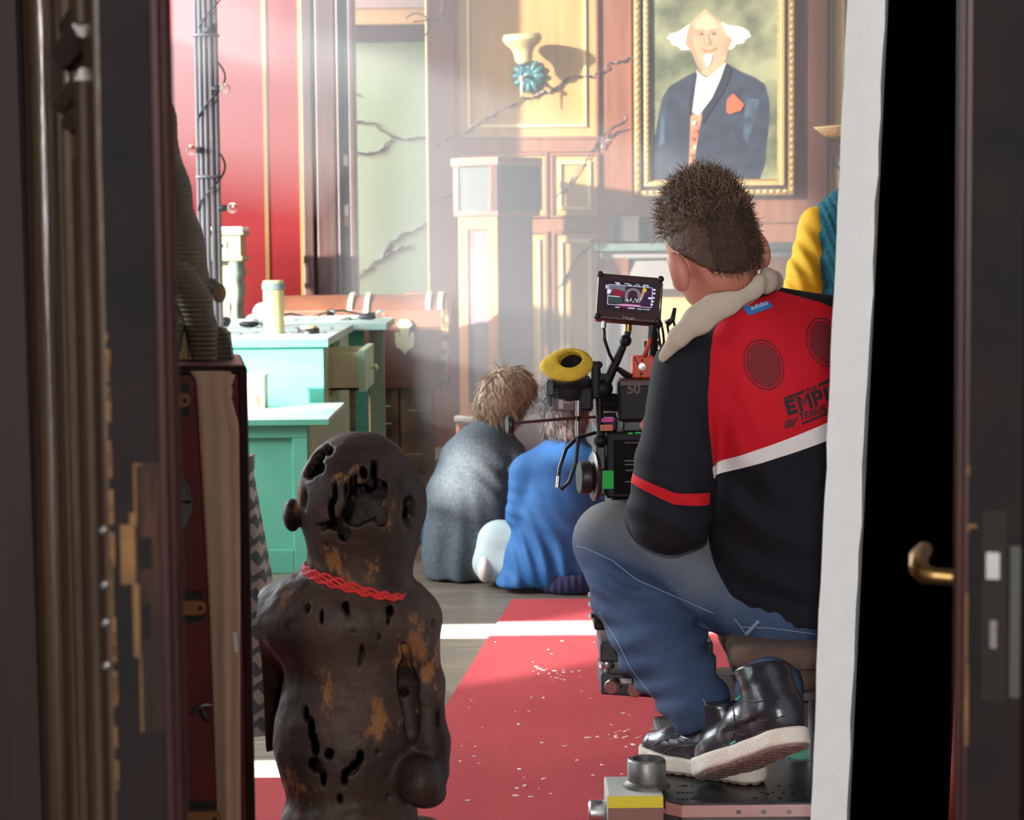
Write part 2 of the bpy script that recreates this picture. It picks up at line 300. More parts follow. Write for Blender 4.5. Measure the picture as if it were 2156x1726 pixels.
# ------------------------------------------------------------------ implicit surfaces
def sdf_mesh(fn, lo, hi, res):
    n = [int((h - l) / res) + 2 for l, h in zip(lo, hi)]
    ax = [np.float32(l) + np.arange(k, dtype=np.float32) * np.float32(res) for l, k in zip(lo, n)]
    X, Y, Z = np.meshgrid(*ax, indexing='ij'); D = fn(X, Y, Z).astype(np.float32)
    ins = D < 0; nc = [k - 1 for k in n]; N = nc[0] * nc[1] * nc[2]
    cnt = np.zeros(N, np.float32); S = np.zeros((3, N), np.float32); quads = []
    base = np.array(lo, np.float32)
    for a in range(3):
        s0 = [slice(None)] * 3; s1 = [slice(None)] * 3; s0[a] = slice(0, -1); s1[a] = slice(1, None)
        e = ins[tuple(s0)] != ins[tuple(s1)]; idx = np.array(np.nonzero(e))
        if idx.size == 0: continue
        d0 = D[tuple(s0)][e]; d1 = D[tuple(s1)][e]; t = d0 / (d0 - d1); sg = d0 < 0
        pos = idx.astype(np.float32); pos[a] += t
        b, c = [(1, 2), (2, 0), (0, 1)][a]
        ids = []; ok = np.ones(idx.shape[1], bool)
        for db, dc in ((0, 0), (-1, 0), (-1, -1), (0, -1)):
            q = idx.copy(); q[b] += db; q[c] += dc
            v = (q[b] >= 0) & (q[c] >= 0) & (q[b] < nc[b]) & (q[c] < nc[c]); ok &= v
            qi = (q[0] * nc[1] + q[1]) * nc[2] + q[2]; qi = np.where(v, qi, 0); ids.append(qi)
            cnt += np.bincount(qi[v], minlength=N).astype(np.float32)
            for k in range(3): S[k] += np.bincount(qi[v], weights=pos[k][v], minlength=N).astype(np.float32)
        qd = np.stack(ids, 1)[ok]; sgo = sg[ok]; qd[~sgo] = qd[~sgo][:, ::-1]; quads.append(qd)
    quads = np.concatenate(quads); used = np.unique(quads); remap = np.full(N, -1, np.int64); remap[used] = np.arange(len(used))
    verts = (S[:, used] / cnt[used]).T * res + base
    return verts.astype(float), remap[quads]
def sdf_obj(name, fn, lo, hi, res, m, parent=None, attrs=None, **kw):
    v, q = sdf_mesh(fn, lo, hi, res)
    o = mesh_obj(name, v, q.tolist(), m, parent, smooth=180, fix=False, **kw)
    if attrs:
        for an, fnn in attrs.items():
            a = o.data.attributes.new(an, 'FLOAT', 'POINT'); a.data.foreach_set('value', fnn(v[:, 0], v[:, 1], v[:, 2]).astype(np.float32))
    return o
def smin(a, b, k):
    h = np.maximum(k - np.abs(a - b), 0) / k; return np.minimum(a, b) - h * h * k * 0.25
def smax(a, b, k): return -smin(-a, -b, k)
def ell(X, Y, Z, c, r, ax=None):
    dx, dy, dz = X - c[0], Y - c[1], Z - c[2]
    if ax is not None:
        a, b, e = ax; dx, dy, dz = dx * a[0] + dy * a[1] + dz * a[2], dx * b[0] + dy * b[1] + dz * b[2], dx * e[0] + dy * e[1] + dz * e[2]
    k0 = np.sqrt((dx / r[0]) ** 2 + (dy / r[1]) ** 2 + (dz / r[2]) ** 2)
    k1 = np.sqrt((dx / r[0] ** 2) ** 2 + (dy / r[1] ** 2) ** 2 + (dz / r[2] ** 2) ** 2) + 1e-6
    return k0 * (k0 - 1) / k1
def cap(X, Y, Z, a, b, ra, rb, sy=1.0):
    """round cone from a to b; sy>1 flattens it along Y"""
    a = np.array(a, float); b = np.array(b, float); d = b - a; d2 = d.copy(); d2[1] *= sy
    px, py, pz = X - a[0], (Y - a[1]) * sy, Z - a[2]; L = float(d2 @ d2) + 1e-12
    h = np.clip((px * d2[0] + py * d2[1] + pz * d2[2]) / L, 0, 1)
    return np.sqrt((px - h * d2[0]) ** 2 + (py - h * d2[1]) ** 2 + (pz - h * d2[2]) ** 2) - (ra + (rb - ra) * h)
def chain(X, Y, Z, pts, rs, k=0.03, sy=1.0):
    d = None
    for i in range(len(pts) - 1):
        e = cap(X, Y, Z, pts[i], pts[i + 1], rs[i], rs[i + 1], sy); d = e if d is None else smin(d, e, k)
    return d
def nz(X, Y, Z, f, seed=0.0):
    return (np.sin(X * f + seed + 1.7 * np.sin(Y * f * 0.7 + seed)) + np.sin(Y * f * 1.13 + 2.1 * seed + 1.3 * np.sin(Z * f * 0.8)) + np.sin(Z * f * 0.93 + 3.3 * seed + 1.9 * np.sin(X * f * 0.6 + 1))) / 3
def poly_sd(u, v, pts):
    """positive inside a 2-D polygon"""
    pts = np.array(pts, float); d = np.full(u.shape, 1e9); ins = np.zeros(u.shape, bool); n = len(pts)
    for i in range(n):
        a, b = pts[i], pts[(i + 1) % n]; e = b - a
        h = np.clip(((u - a[0]) * e[0] + (v - a[1]) * e[1]) / (e @ e), 0, 1)
        d = np.minimum(d, (u - a[0] - h * e[0]) ** 2 + (v - a[1] - h * e[1]) ** 2)
        c = ((a[1] > v) != (b[1] > v)) & (u < (b[0] - a[0]) * (v - a[1]) / (b[1] - a[1] + 1e-12) + a[0]); ins ^= c
    return np.where(ins, 1, -1) * np.sqrt(d)
def unit(v): v = np.array(v, float); return v / np.linalg.norm(v)
def strands(name, roots, dirs, length, m, parent, r=0.0009, bend=0.3, seg=3, jitter=0.35, grav=0.0):
    mb = MB(); rng = np.random.RandomState(3)
    for p, d in zip(roots, dirs):
        d = unit(d + rng.normal(0, jitter, 3)); c = rng.normal(0, bend, 3); L = length * rng.uniform(0.6, 1.15)
        pts = []; q = np.array(p) - d * 0.004; pts.append(q)
        for k in range(seg):
            d = unit(d + c / seg + np.array([0, 0, -grav / seg])); q = q + d * L / seg; pts.append(q)
        mb.tube(pts, [r * (1 - 0.85 * k / seg) for k in range(seg + 1)], 3, caps=False)
    return ob(name, mb, m, parent, smooth=180, fix=False)
def text_mesh(body, size, bold=0.0, space=1.0):
    c = bpy.data.curves.new('t', 'FONT'); c.body = body; c.size = size; c.offset = bold; c.space_character = space; c.resolution_u = 3
    o = bpy.data.objects.new('t', c); COL.objects.link(o); dg = bpy.context.evaluated_depsgraph_get(); dg.update()
    me = bpy.data.meshes.new_from_object(o.evaluated_get(dg)); bpy.data.objects.remove(o)
    bm = bmesh.new(); bm.from_mesh(me)
    for _ in range(3):
        es = [e for e in bm.edges if e.calc_length() > size * 0.25]
        if es: bmesh.ops.subdivide_edges(bm, edges=es, cuts=1)
        bmesh.ops.triangulate(bm, faces=bm.faces)
    vs = np.array([v.co[:] for v in bm.verts]); bm.verts.index_update(); fs = [tuple(v.index for v in f.verts) for f in bm.faces]; bm.free(); bpy.data.meshes.remove(me)
    return vs, fs
# ================================================================== THE SETTING
XL, XR, YF, YB, ZC = -3.2, 3.2, 2.5, 13.1, 4.8
fl = struct('floor', MB().box((XL - 0.2, YF, -0.1), (XR + 0.2, 14.3, -0.014)), 'subfloor', 'grey brown wooden plank floor of the film set room', 'floor', smooth=0)
pl = {}
def plank(i, x0, x1, y0, y1):
    key = (round(x1 - x0, 3), round(y1 - y0, 3), i % 2)
    if key not in pl:
        hx, hy = (x1 - x0) / 2 - 0.0012, (y1 - y0) / 2 - 0.0012
        pl[key] = ob('plank', MB().box((-hx, -hy, -0.014), (hx, hy, 0)), M['plank' if i % 2 else 'plank2'], fl, smooth=0, local=True)
        o = pl[key]
    else: o = share(pl[key], 'plank', (0, 0, 0), fl)
    o.location = Vector(((x0 + x1) / 2, (y0 + y1) / 2, 0)) - fl.location
    return o
cnt = 0; yy = YF; j = 0
while yy < 14.2:
    x = XL + (-1.1 if j % 2 else -0.3) ; k = 0
    while x < XR:
        plank(j * 3 + k, x, x + 2.4, yy, yy + 0.17); x += 2.4; k += 1
    yy += 0.17; j += 1
struct('floor_hall', MB().box((-2.2, -5.2, -0.1), (2.2, YF, 0)), 'hall', 'dark floor of the hall in front of the double door', 'floor', smooth=0)
struct('ceiling', MB().box((XL - 0.2, YF, ZC), (XR + 0.2, 14.4, ZC + 0.15)), 'white_wall', 'off white ceiling of the set room', 'ceiling', smooth=0)
struct('ceiling_hall', MB().box((-2.2, -5.2, 3.3), (2.2, YF, 3.4)), 'hall', 'dark ceiling of the hall', 'ceiling', smooth=0)
struct('wall_hall_left', MB().box((-2.2, -5.2, 0), (-2.05, YF, 3.3)), 'hall', 'dark left wall of the hall', 'wall', smooth=0)
struct('wall_hall_right', MB().box((2.05, -5.2, 0), (2.2, YF, 3.3)), 'hall', 'dark right wall of the hall', 'wall', smooth=0)
struct('wall_hall_rear', MB().box((-2.05, -5.2, 0), (2.05, -5.05, 3.3)), 'hall', 'dark rear wall of the hall', 'wall', smooth=0)
# wall with the double door: black colour puts the dark gap by the leaf into the wall
mb = MB().box((XL - 0.2, YF, 0), (-0.5, YF + 0.1, ZC)).box((0.62, YF, 0), (XR + 0.2, YF + 0.1, ZC)).box((-0.5, YF, 2.9), (0.62, YF + 0.1, ZC))
struct('wall_front', mb, 'black_flat', 'wall around the open double door, coloured black for the dark gap', 'wall', smooth=0)
# left wall: windows W1 (8.4-11.5), W2 (6.75-7.45 tall slit pair), slit, W3
WIN = [(3.1, 4.1, 0.9, 2.7), (4.35, 4.7, 1.52, 1.66), (4.93, 5.32, 1.2, 1.46), (6.25, 7.55, 1.22, 2.9), (8.5, 10.45, 0.4, 4.4), (10.45, 11.6, 2.75, 4.4), ]  # operator window and the two small slots are added to shape the light
mb = MB(); ys = [YF + 0.1]
for (a, b, z0, z1) in WIN:
    mb.box((XL - 0.2, ys[-1], 0), (XL, a, ZC)); 
    for s0, s1, t0, t1 in ((6.78, 6.94, 0.6, 1.14), (5.03, 5.15, 0.6, 0.97)):   # slits cut in the unseen wall to shape the lamp strips on the floor
        if a < s0 < b: mb.box((XL - 0.2, a, 0), (XL, s0, z0)).box((XL - 0.2, s1, 0), (XL, b, z0)).box((XL - 0.2, s0, 0), (XL, s1, t0)).box((XL - 0.2, s0, t1), (XL, s1, z0)); break
    else: mb.box((XL - 0.2, a, 0), (XL, b, z0))
    mb.box((XL - 0.2, a, z1), (XL, b, ZC)); ys.append(b)
mb.box((XL - 0.2, ys[-1], 0), (XL, 14.3, ZC))
struct('wall_left', mb, 'white_wall', 'plain left wall pierced by windows', 'wall', smooth=0)
for n, (a, b, z0, z1) in enumerate(WIN):
    mb = MB(); t = 0.03 if z1 - z0 > 0.5 else 0.006
    mb.box((XL - 0.12, a, z0), (XL - 0.06, b, z0 + t)).box((XL - 0.12, a, z1 - t), (XL - 0.06, b, z1)).box((XL - 0.12, a, z0), (XL - 0.06, a + t, z1)).box((XL - 0.12, b - t, z0), (XL - 0.06, b, z1))
    struct('window_%d' % (n + 1), mb, 'white_wall', ['tall unseen window frame added to light the operator', 'narrow slot in the unseen wall shaped to light the blue jacket', 'low slot in the unseen wall shaped to light the grey coat', 'wide casement frame above a slit in the left wall', 'large window frame lighting the back of the room', 'high window frame beside the large window'][n], 'window', smooth=0)
struct('wall_right', MB().box((XR, YF + 0.1, 0), (XR + 0.2, 14.3, ZC)), 'brwood', 'brown right wall of the set room', 'wall', smooth=0)
# ---- back wall: brown panelling
def qx(px, Y=YB): return Q(px, 500, Y)[0]
def qz(py, px=1250, Y=YB): return Q(px, py, Y)[2]
wb = struct('wall_back', MB().box((qx(904), YB, 0), (XR, YB + 0.25, ZC)), 'brwood', 'brown wood panelled back wall of the set', 'wall', smooth=0)
def wpart(name, x0, x1, y0, y1, d0, d1, m, bev=0.0):
    """a panelling piece between photo columns x0..x1 and rows y0..y1 of the back wall, standing d0..d1 in front of it"""
    return ob(name, MB().box((qx(x0), YB - d1, qz(y1, (x0 + x1) / 2)), (qx(x1), YB - d0, qz(y0, (x0 + x1) / 2))), m, wb, smooth=0, bev=bev)
def wframe(name, x0, x1, y0, y1, t, d0, d1, m):
    a, b, c, d = qx(x0), qx(x1), qz(y1, (x0 + x1) / 2), qz(y0, (x0 + x1) / 2); t *= YB / F; mb = MB()
    mb.box((a, YB - d1, c), (a + t, YB - d0, d)).box((b - t, YB - d1, c), (b, YB - d0, d)).box((a + t, YB - d1, c), (b - t, YB - d0, c + t)).box((a + t, YB - d1, d - t), (b - t, YB - d0, d))
    return ob(name, mb, m, wb, smooth=0)
PAN = [(965, 1258, -150, 290, 22), (965, 1150, 325, 455, 14), (1162, 1258, 325, 455, 14), (965, 1150, 490, 900, 14), (1164, 1258, 490, 900, 14), (1748, 1990, -150, 290, 22), (1748, 1990, 325, 455, 14), (1748, 1990, 490, 900, 14)]
for x0, x1, y0, y1, ins in PAN:
    wpart('panel', x0, x1, y0, y1, 0.0, 0.008, 'ochre')
    wframe('panel_edge', x0 - 3, x1 + 3, y0 - 3, y1 + 3, 5, 0.0, 0.03, 'brwood')
    wframe('gilt_moulding', x0 + ins, x1 - ins, y0 + ins, y1 - ins, 6, 0.008, 0.026, 'gold_line')
wpart('stile', 906, 960, -350, 930, 0, 0.02, 'brwood'); wpart('rail', 963, 1258, 294, 320, 0, 0.018, 'brwood'); wpart('rail', 1164, 1258, 460, 486, 0, 0.018, 'brwood')
wpart('stile', 1290, 1330, -350, 500, 0, 0.02, 'brwood'); wpart('stile', 1700, 1740, -350, 930, 0, 0.02, 'brwood')
ob('corner_bead', MB().cyl((qx(904), YB - 0.005, 0), (qx(904), YB - 0.005, ZC), 0.011, n=10), 'gold_line', wb)
wpart('rail', 1340, 1740, 440, 470, 0, 0.018, 'brwood')
struct('baseboard_back', MB().box((qx(906), YB - 0.03, 0), (XR, YB - 0.001, 0.14)), 'brwood', 'brown skirting board along the panelled back wall', 'baseboard', smooth=0)
# cracks across wall_back and the green wall
rng = np.random.RandomState(5)
def crack(pts, Y, parent, r0=0.008, name='crack'):
    P = []; rr = []
    for (a, b) in zip(pts[:-1], pts[1:]):
        n = max(2, int(math.hypot(b[0] - a[0], b[1] - a[1]) / 9))
        for k in range(n):
            t = k / n; P.append(Q(a[0] + (b[0] - a[0]) * t + rng.normal(0, 2), a[1] + (b[1] - a[1]) * t + rng.normal(0, 2.2), Y)); rr.append(r0 * rng.uniform(0.35, 1.1))
    P.append(Q(*pts[-1], Y)); rr.append(r0 * 0.15); rr[0] = r0 * 0.2
    return ob(name, MB().tube(P, rr, 5), 'crack', parent)
for pts in ([(905, 310), (985, 275), (1040, 240), (1100, 210), (1165, 190), (1190, 165), (1250, 160), (1290, 135), (1334, 122)],
            [(1168, 420), (1200, 385), (1225, 350), (1250, 310), (1275, 280), (1310, 258), (1318, 245)], [(1260, 315), (1290, 285), (1330, 268)],
            [(1172, 610), (1200, 570), (1225, 535), (1258, 500)], [(908, 425), (960, 408)], [(1745, 330), (1790, 380)], [(1700, 452), (1760, 470)]):
    crack(pts, YB - 0.026, wb, 0.0078)
# ---- green wall in the passage behind, with lintel
YG = 13.95
wg = struct('wall_green', MB().box((-2.2, YG, 0), (qx(904) + 0.6, YG + 0.15, ZC)), 'green_wall', 'pale green plaster wall seen in the passage beside the red wall', 'wall', smooth=0)
for pts in ([(740, 195), (762, 205)], [(735, 255), (790, 262), (825, 285), (850, 295), (905, 290)], [(828, 287), (805, 312), (780, 325), (735, 318)], [(745, 590), (775, 565), (800, 545), (825, 510), (850, 490), (905, 468)], [(800, 548), (830, 525), (875, 515)]):
    crack(pts, YG - 0.008, wg, 0.009)
zl = Q(820, 90, YG)[2]
struct('trim_1', MB().box((-2.2, YG - 0.12, zl), (qx(904) + 0.6, YG, zl + 0.1)), 'dkwood', 'dark wooden lintel beam above the green wall', 'lintel', smooth=0, bev=0.01)
struct('trim_2', MB().box((-2.2, YG - 0.16, zl + 0.1), (qx(904) + 0.6, YG, zl + 0.2)), 'gold_line', 'ochre cornice strip above the dark lintel', 'cornice', smooth=0, bev=0.01)
struct('trim_3', MB().box((-2.2, YG - 0.2, zl + 0.2), (qx(904) + 0.6, YG, ZC)), 'white_wall', 'off white frieze above the cornice strip', 'frieze', smooth=0)
# ---- red wall with gilt strips and the dark door casing at its right end
YR = 12.3
wr = struct('wall_red', MB().box((XL, YR, 0), (qx(640, YR), YR + 0.2, ZC)), 'red_wall', 'red painted wall with thin gilt strips behind the desk', 'wall', smooth=0)
for px in (563, 637): ob('gilt_strip', MB().box((qx(px - 4, YR), YR - 0.02, 0), (qx(px + 4, YR), YR, ZC)), 'gold_trim', wr, smooth=0)
dc = struct('trim_4', MB().box((qx(641, YR), YR - 0.03, 0), (qx(722, YR), YR + 0.2, ZC)), 'dkwood', 'tall dark brown door casing between red and green wall', 'casing', smooth=0)
for a, b, d in ((641, 664, 0.07), (670, 711, 0.055), (715, 721, 0.09)): ob('casing_board', MB().box((qx(a, YR), YR - d, 0), (qx(b, YR), YR - 0.028, ZC)), 'dkwood', dc, smooth=0, bev=0.008)
ob('jamb', MB().box((qx(723, YR), YR - 0.02, 0), (qx(738, YR), YR + 0.18, ZC)), 'bead_red', dc, smooth=0)
ob('jamb', MB().box((qx(739, YR), YR - 0.05, 0), (qx(750, YR), YR + 0.2, ZC)), 'dkwood', dc, smooth=0, bev=0.006)
for py, m in ((338, 'paleprint'), (443, 'paleprint'), (465, 'leather_tab')):
    z = Q(730, py, YR)[2]; ob('hinge', MB().box((qx(726, YR), YR - 0.028, z - 0.03), (qx(735, YR), YR - 0.018, z + 0.03)), m, dc, smooth=0)
# ---- haze hanging in the sunbeams
hm = bpy.data.materials.new('haze'); hm.use_nodes = True; nt = hm.node_tree; nt.nodes.remove(nt.nodes['Principled BSDF'])
vs_ = nt.nodes.new('ShaderNodeVolumeScatter'); vs_.inputs['Density'].default_value = 0.14; vs_.inputs['Anisotropy'].default_value = 0.0; vs_.inputs['Color'].default_value = (0.93, 0.96, 1, 1)
nt.links.new(vs_.outputs[0], nt.nodes['Material Output'].inputs['Volume'])
tag(ob('haze', MB().add([(x, y, z) for y, xb, zb in ((8.95, -0.35, 2.0), (12.22, -1.05, 1.35)) for x, z in ((xb, 0.02), (XR - 0.05, 0.02), (XR - 0.05, ZC - 0.02), (XL + 0.02, ZC - 0.02), (XL + 0.02, zb), (xb, zb))], [(0, 1, 2, 5), (2, 3, 4, 5), (6, 11, 8, 7), (8, 11, 10, 9)] + [(i, i + 6, (i + 1) % 6 + 6, (i + 1) % 6) for i in range(6)]), hm, smooth=0), 'pale stage haze hanging in the sunbeams before the back wall', 'haze', kind='stuff')
# ---- the double door
def leaf(name, label, hinge, free, flip):
    h = Vector((*hinge, 0)); e = Vector((*free, 0)) - h; o = bpy.data.objects.new(name, None); COL.objects.link(o)
    o.location = h; o.rotation_euler = (0, 0, math.atan2(e.y, e.x)); tag(o, label, 'door', kind='structure'); return o, e.length
# left leaf: local x = hinge -> free edge; +y = towards the opening (right), -y = panelled face seen at left
d1, W1 = leaf('door_1', 'dark wooden left leaf of the double door with moulded panels', (-0.50, 2.35), (-0.297, 1.597), 1)
def lob(name, mb, m, parent, **kw): return ob(name, mb, m, parent, local=True, **kw)
lob('stile', MB().box((0, 0.006, 0.01), (W1, 0.044, 2.6)), 'doorwood', d1, smooth=0)
lob('stile', MB().box((W1 - 0.10, -0.004, 0.01), (W1, 0.006, 2.6)), 'doorwood', d1, smooth=0, bev=0.003)
lob('stile', MB().box((0.17, -0.002, 0.01), (0.40, 0.006, 2.6)), 'doorwood', d1, smooth=0, bev=0.003)
for xx in (0.03, 0.075, 0.12): lob('bead', MB().cyl((xx, -0.004, 0.01), (xx, -0.004, 2.6), 0.014, n=10), 'doorwood', d1)
for z0, z1 in ((0.16, 1.372), (1.415, 2.45)):
    a, b = 0.42, W1 - 0.09; mb = MB(); mb2 = MB()
    for k, (o_, r_) in enumerate(((0.0, 0.012), (0.032, 0.008))):
        x0, x1, q0, q1 = a + o_, b - o_ * 0.4, z0 + o_ * 0.6, z1 - o_ * 0.6
        mb.tube([(x0, 0.0, q0), (x0, 0.0, q1)], r_, 8).tube([(x1, 0, q0), (x1, 0, q1)], r_, 8).tube([(x0, 0, q0), (x1, 0, q0)], r_, 8).tube([(x0, 0, q1), (x1, 0, q1)], r_, 8)
    lob('panel_moulding', mb, 'doorwood', d1)
    lob('panel', MB().box((a + 0.05, -0.001, z0 + 0.05), (b - 0.03, 0.006, z1 - 0.05)), 'doorwood', d1, smooth=0, bev=0.004)
e_ = lob('edge_face', MB().box((W1 - 0.001, 0.0, 0.01), (W1 + 0.002, 0.046, 2.6)), 'dooredge', d1, smooth=0)
def dz(py, px=290, Y=1.6): return Q(px, py, Y)[2]
ev = lambda px: (px - 222) / 4600 * 1.6 * 1.03
lob('wood_patch', MB().box((W1, ev(274), dz(1540)), (W1 + 0.004, ev(336), dz(975))), 'patch', d1, smooth=0)
lob('mortise', MB().box((W1, ev(279), dz(1196)), (W1 + 0.0055, ev(305), dz(1132))), 'mortise', d1, smooth=0)
lob('mortise', MB().box((W1, ev(283), dz(1341)), (W1 + 0.0055, ev(299), dz(1272))), 'mortise', d1, smooth=0)
for x0, x1, y0, y1 in ((242, 272, 1103, 1228), (262, 276, 1078, 1105), (265, 278, 1228, 1382), (276, 280, 1382, 1540), (272, 276, 978, 1078), (273, 288, 975, 979)):
    lob('worn_paint', MB().box((W1 + 0.001, ev(x0), dz(y1)), (W1 + 0.0046, ev(x1), dz(y0))), 'worn', d1, smooth=0)
mb = MB()
for k in range(26): z = dz(1726) + rng.uniform(0, 1.0) * 0.36; mb.box((W1 - 0.001, 0.0, z), (W1 + 0.0035, rng.uniform(0.001, 0.003), z + rng.uniform(0.004, 0.03)))
lob('worn_arris', mb, 'worn', d1, smooth=0)
lob('bead_strip', MB().box((W1 - 0.06, 0.036, 0.01), (W1 + 0.006, 0.045, 2.6)), 'bead_red', d1, smooth=0, bev=0.004)
lob('bead_strip', MB().cyl((W1 - 0.004, 0.046, 0.01), (W1 - 0.004, 0.046, 2.6), 0.006, n=12), 'bead_red', d1)
lob('bead_strip', MB().box((W1 - 0.05, 0.045, 0.01), (W1 - 0.012, 0.055, 2.6)), 'bead_red', d1, smooth=0, bev=0.003)
for py, px in ((1115, 231), (1230, 233), (1310, 236), (1400, 236)): lob('screw', MB().ball((W1 - 0.004, -0.004, dz(py)), 0.005, 8, 6), 'steel', d1)
# right leaf: local x = hinge -> free edge; -y side faces the opening (left)
d2, W2 = leaf('door_2', 'dark right leaf of the double door with lock plate and brass lever', (0.58, 2.34), (0.352, 1.60), -1)
lob('leaf_board', MB().box((0, -0.022, 0.01), (W2, 0.022, 2.6)), 'doorwood', d2, smooth=0)
lob('edge_face', MB().box((W2 - 0.001, -0.016, 0.01), (W2 + 0.002, 0.023, 2.6)), 'dooredge', d2, smooth=0)
for yv, r_ in ((-0.0175, 0.0045), (-0.0225, 0.0035)): lob('bead_strip', MB().cyl((W2 - 0.002, yv, 0.01), (W2 - 0.002, yv, 2.6), r_, n=12), 'bead_red', d2)
# in local y: photo x 2018 -> -0.022 ... 2150 -> +0.022  (local +y points left of travel => world: check)
rv = lambda px: -0.022 + (px - 2018) / 132 * 0.044
def rbox(name, x0, x1, y0, y1, d, m): return lob(name, MB().box((W2, rv(x0), Q(2090, y1, 1.6)[2]), (W2 + d, rv(x1), Q(2090, y0, 1.6)[2])), m, d2, smooth=0)
RF = 1
rbox('lock_plate', 2068, 2122, 1072, 1474, 0.004, 'lockplate'); rbox('latch_bolt', 2079, 2108, 1158, 1214, 0.012, 'steel'); rbox('dead_bolt', 2087, 2102, 1302, 1360, 0.008, 'old_steel')
rbox('edge_strip', 2130, 2152, 1146, 1462, 0.006, 'edge_metal')
for x0, x1, y0, y1 in ((2034, 2039, 980, 1000), (2034, 2056, 1103, 1112), (2034, 2040, 1112, 1120), (2033, 2037, 1250, 1400), (2033, 2040, 1400, 1570)): rbox('worn_paint', x0, x1, y0, y1, 0.003, 'worn')
zh = Q(1990, 1222, 1.64)[2]
hd = lob('lever_handle', MB().tube([(W2 - 0.045, -0.02, zh), (W2 - 0.045, -0.045, zh + 0.001), (W2 - 0.046, -0.052, zh + 0.002), (W2 - 0.052, -0.058, zh + 0.006), (W2 - 0.07, -0.06, zh + 0.012), (W2 - 0.11, -0.06, zh + 0.012)], [0.006, 0.006, 0.007, 0.0075, 0.007, 0.006], 12), 'brass', d2)
lob('rosette', MB().lathe([(0.014, 0), (0.014, 0.004), (0.008, 0.008)], (W2 - 0.045, -0.022, zh), (0, -1, 0), 16), 'brass', d2)
# left wooden casing board close to the camera
a0, a1 = Q(30, -40, 2.44), Q(90, 1800, 2.44)
struct('trim_5', MB().prism([(a0[0] - 0.4, 2.44, 2.75), (a0[0] - 0.01, 2.44, 2.75), (a0[0], 2.44, a0[2]), (a1[0], 2.44, a1[2]), (a1[0] + 0.01, 2.44, 0.0), (a0[0] - 0.4, 2.44, 0.0)], (0, 0.05, 0)), 'casing', 'plain brown wooden door casing at the left edge of the view', 'board', smooth=0)
# white foam board leaning beside the operator
tl, tr_ = Q(1786, -60, 2.9), Q(1870, -60, 2.9); bl_, br_ = Q(1703, 1800, 2.9), Q(1782, 1800, 2.9)
def ext(t, b, z): k = (z - b[2]) / (t[2] - b[2]); return np.array([b[0] + (t[0] - b[0]) * k, 2.9, z])
fbr = thing('foam_board', 'white polystyrene board with black side standing upright beside the camera operator', 'board', tuple(ext(tl, bl_, 0.0)))
dirb = np.array([0.30, 0.95, 0]); dirb /= np.linalg.norm(dirb); mb = MB(); n = 60; zs = np.linspace(0.0085, 2.3, n); vsb = []
for i, z in enumerate(zs):
    L = ext(tl, bl_, z) + np.array([rng.normal(0, 0.0006), 0, 0]); Rr = ext(tr_, br_, z) + np.array([rng.normal(0, 0.0011), 0.012, 0])
    vsb += [L, Rr, Rr + dirb * 1.0, L + dirb * 1.0]
fs = [(i * 4 + k, i * 4 + (k + 1) % 4, (i + 1) * 4 + (k + 1) % 4, (i + 1) * 4 + k) for i in range(n - 1) for k in range(4)] + [(3, 2, 1, 0), tuple((n - 1) * 4 + k for k in range(4))]
mb.add(vsb, fs); ob('core', mb, 'foam', fbr, smooth=0)
mb = MB(); vsb = []
for z in (0.0085, 2.3):
    Rr = ext(tr_, br_, z) + np.array([0.0045, 0.013, 0]); vsb += [Rr, Rr + np.array([0.003, 0.002, 0]), Rr + np.array([0.003, 0, 0]) + dirb * 1.34, Rr + dirb * 1.34]
ob('black_facing', mb.add(vsb, [(0, 1, 5, 4), (1, 2, 6, 5), (2, 3, 7, 6), (3, 0, 4, 7), (0, 3, 2, 1), (4, 5, 6, 7)]), 'black_flat', fbr, smooth=0)
# ================================================================== CARPETS, FLOOR DETAIL
cA = FZ(1077, 1266); cB = FZ(926, 1512); sl = (cA[0] - cB[0]) / (cA[1] - cB[1])
lx = lambda y: cA[0] + (y - cA[1]) * sl
ye = cA[1]
tag(ob('red_carpet', MB().prism([(lx(2.75), 2.75, 0), (1.55, 2.75, 0), (1.55, ye - 0.02, 0), (lx(ye), ye, 0)], (0, 0, 0.008)), 'carpet', smooth=0), 'red carpet runner leading up to the two seated boys', 'carpet')
y2 = FZ(560, 1644)[1]
tag(ob('red_carpet', MB().prism([(-1.5, 2.75, 0), (lx(2.75) - 0.04, 2.75, 0), (lx(y2) - 0.04, y2, 0), (-1.5, y2 + 0.02, 0)], (0, 0, 0.007)), 'carpet', smooth=0), 'bright red carpet piece left of the carved figure', 'carpet')
mb = MB(); rng = np.random.RandomState(11)
for k in range(110):
    if k < 70: px, py = rng.uniform(960, 1420), rng.uniform(1350, 1700)
    else: px, py = rng.normal(1170 if k < 90 else 1330, 30), rng.normal(1420 if k < 90 else 1555, 7)
    p = FZ(px, py)
    if p[0] < lx(p[1]) + 0.01: continue
    r_ = rng.uniform(0.001, 0.0036); a = rng.uniform(0, 6.28)
    mb.obox((p[0], p[1], 0.008 + r_ * 0.25), (r_ * rng.uniform(1, 2.6), r_, r_ * 0.3), ((math.cos(a), math.sin(a), 0), (-math.sin(a), math.cos(a), 0), (0, 0, 1)))
tag(ob('plaster_crumbs', mb, 'crumb', smooth=0), 'pale plaster crumbs scattered on the red carpet', 'debris', kind='stuff')
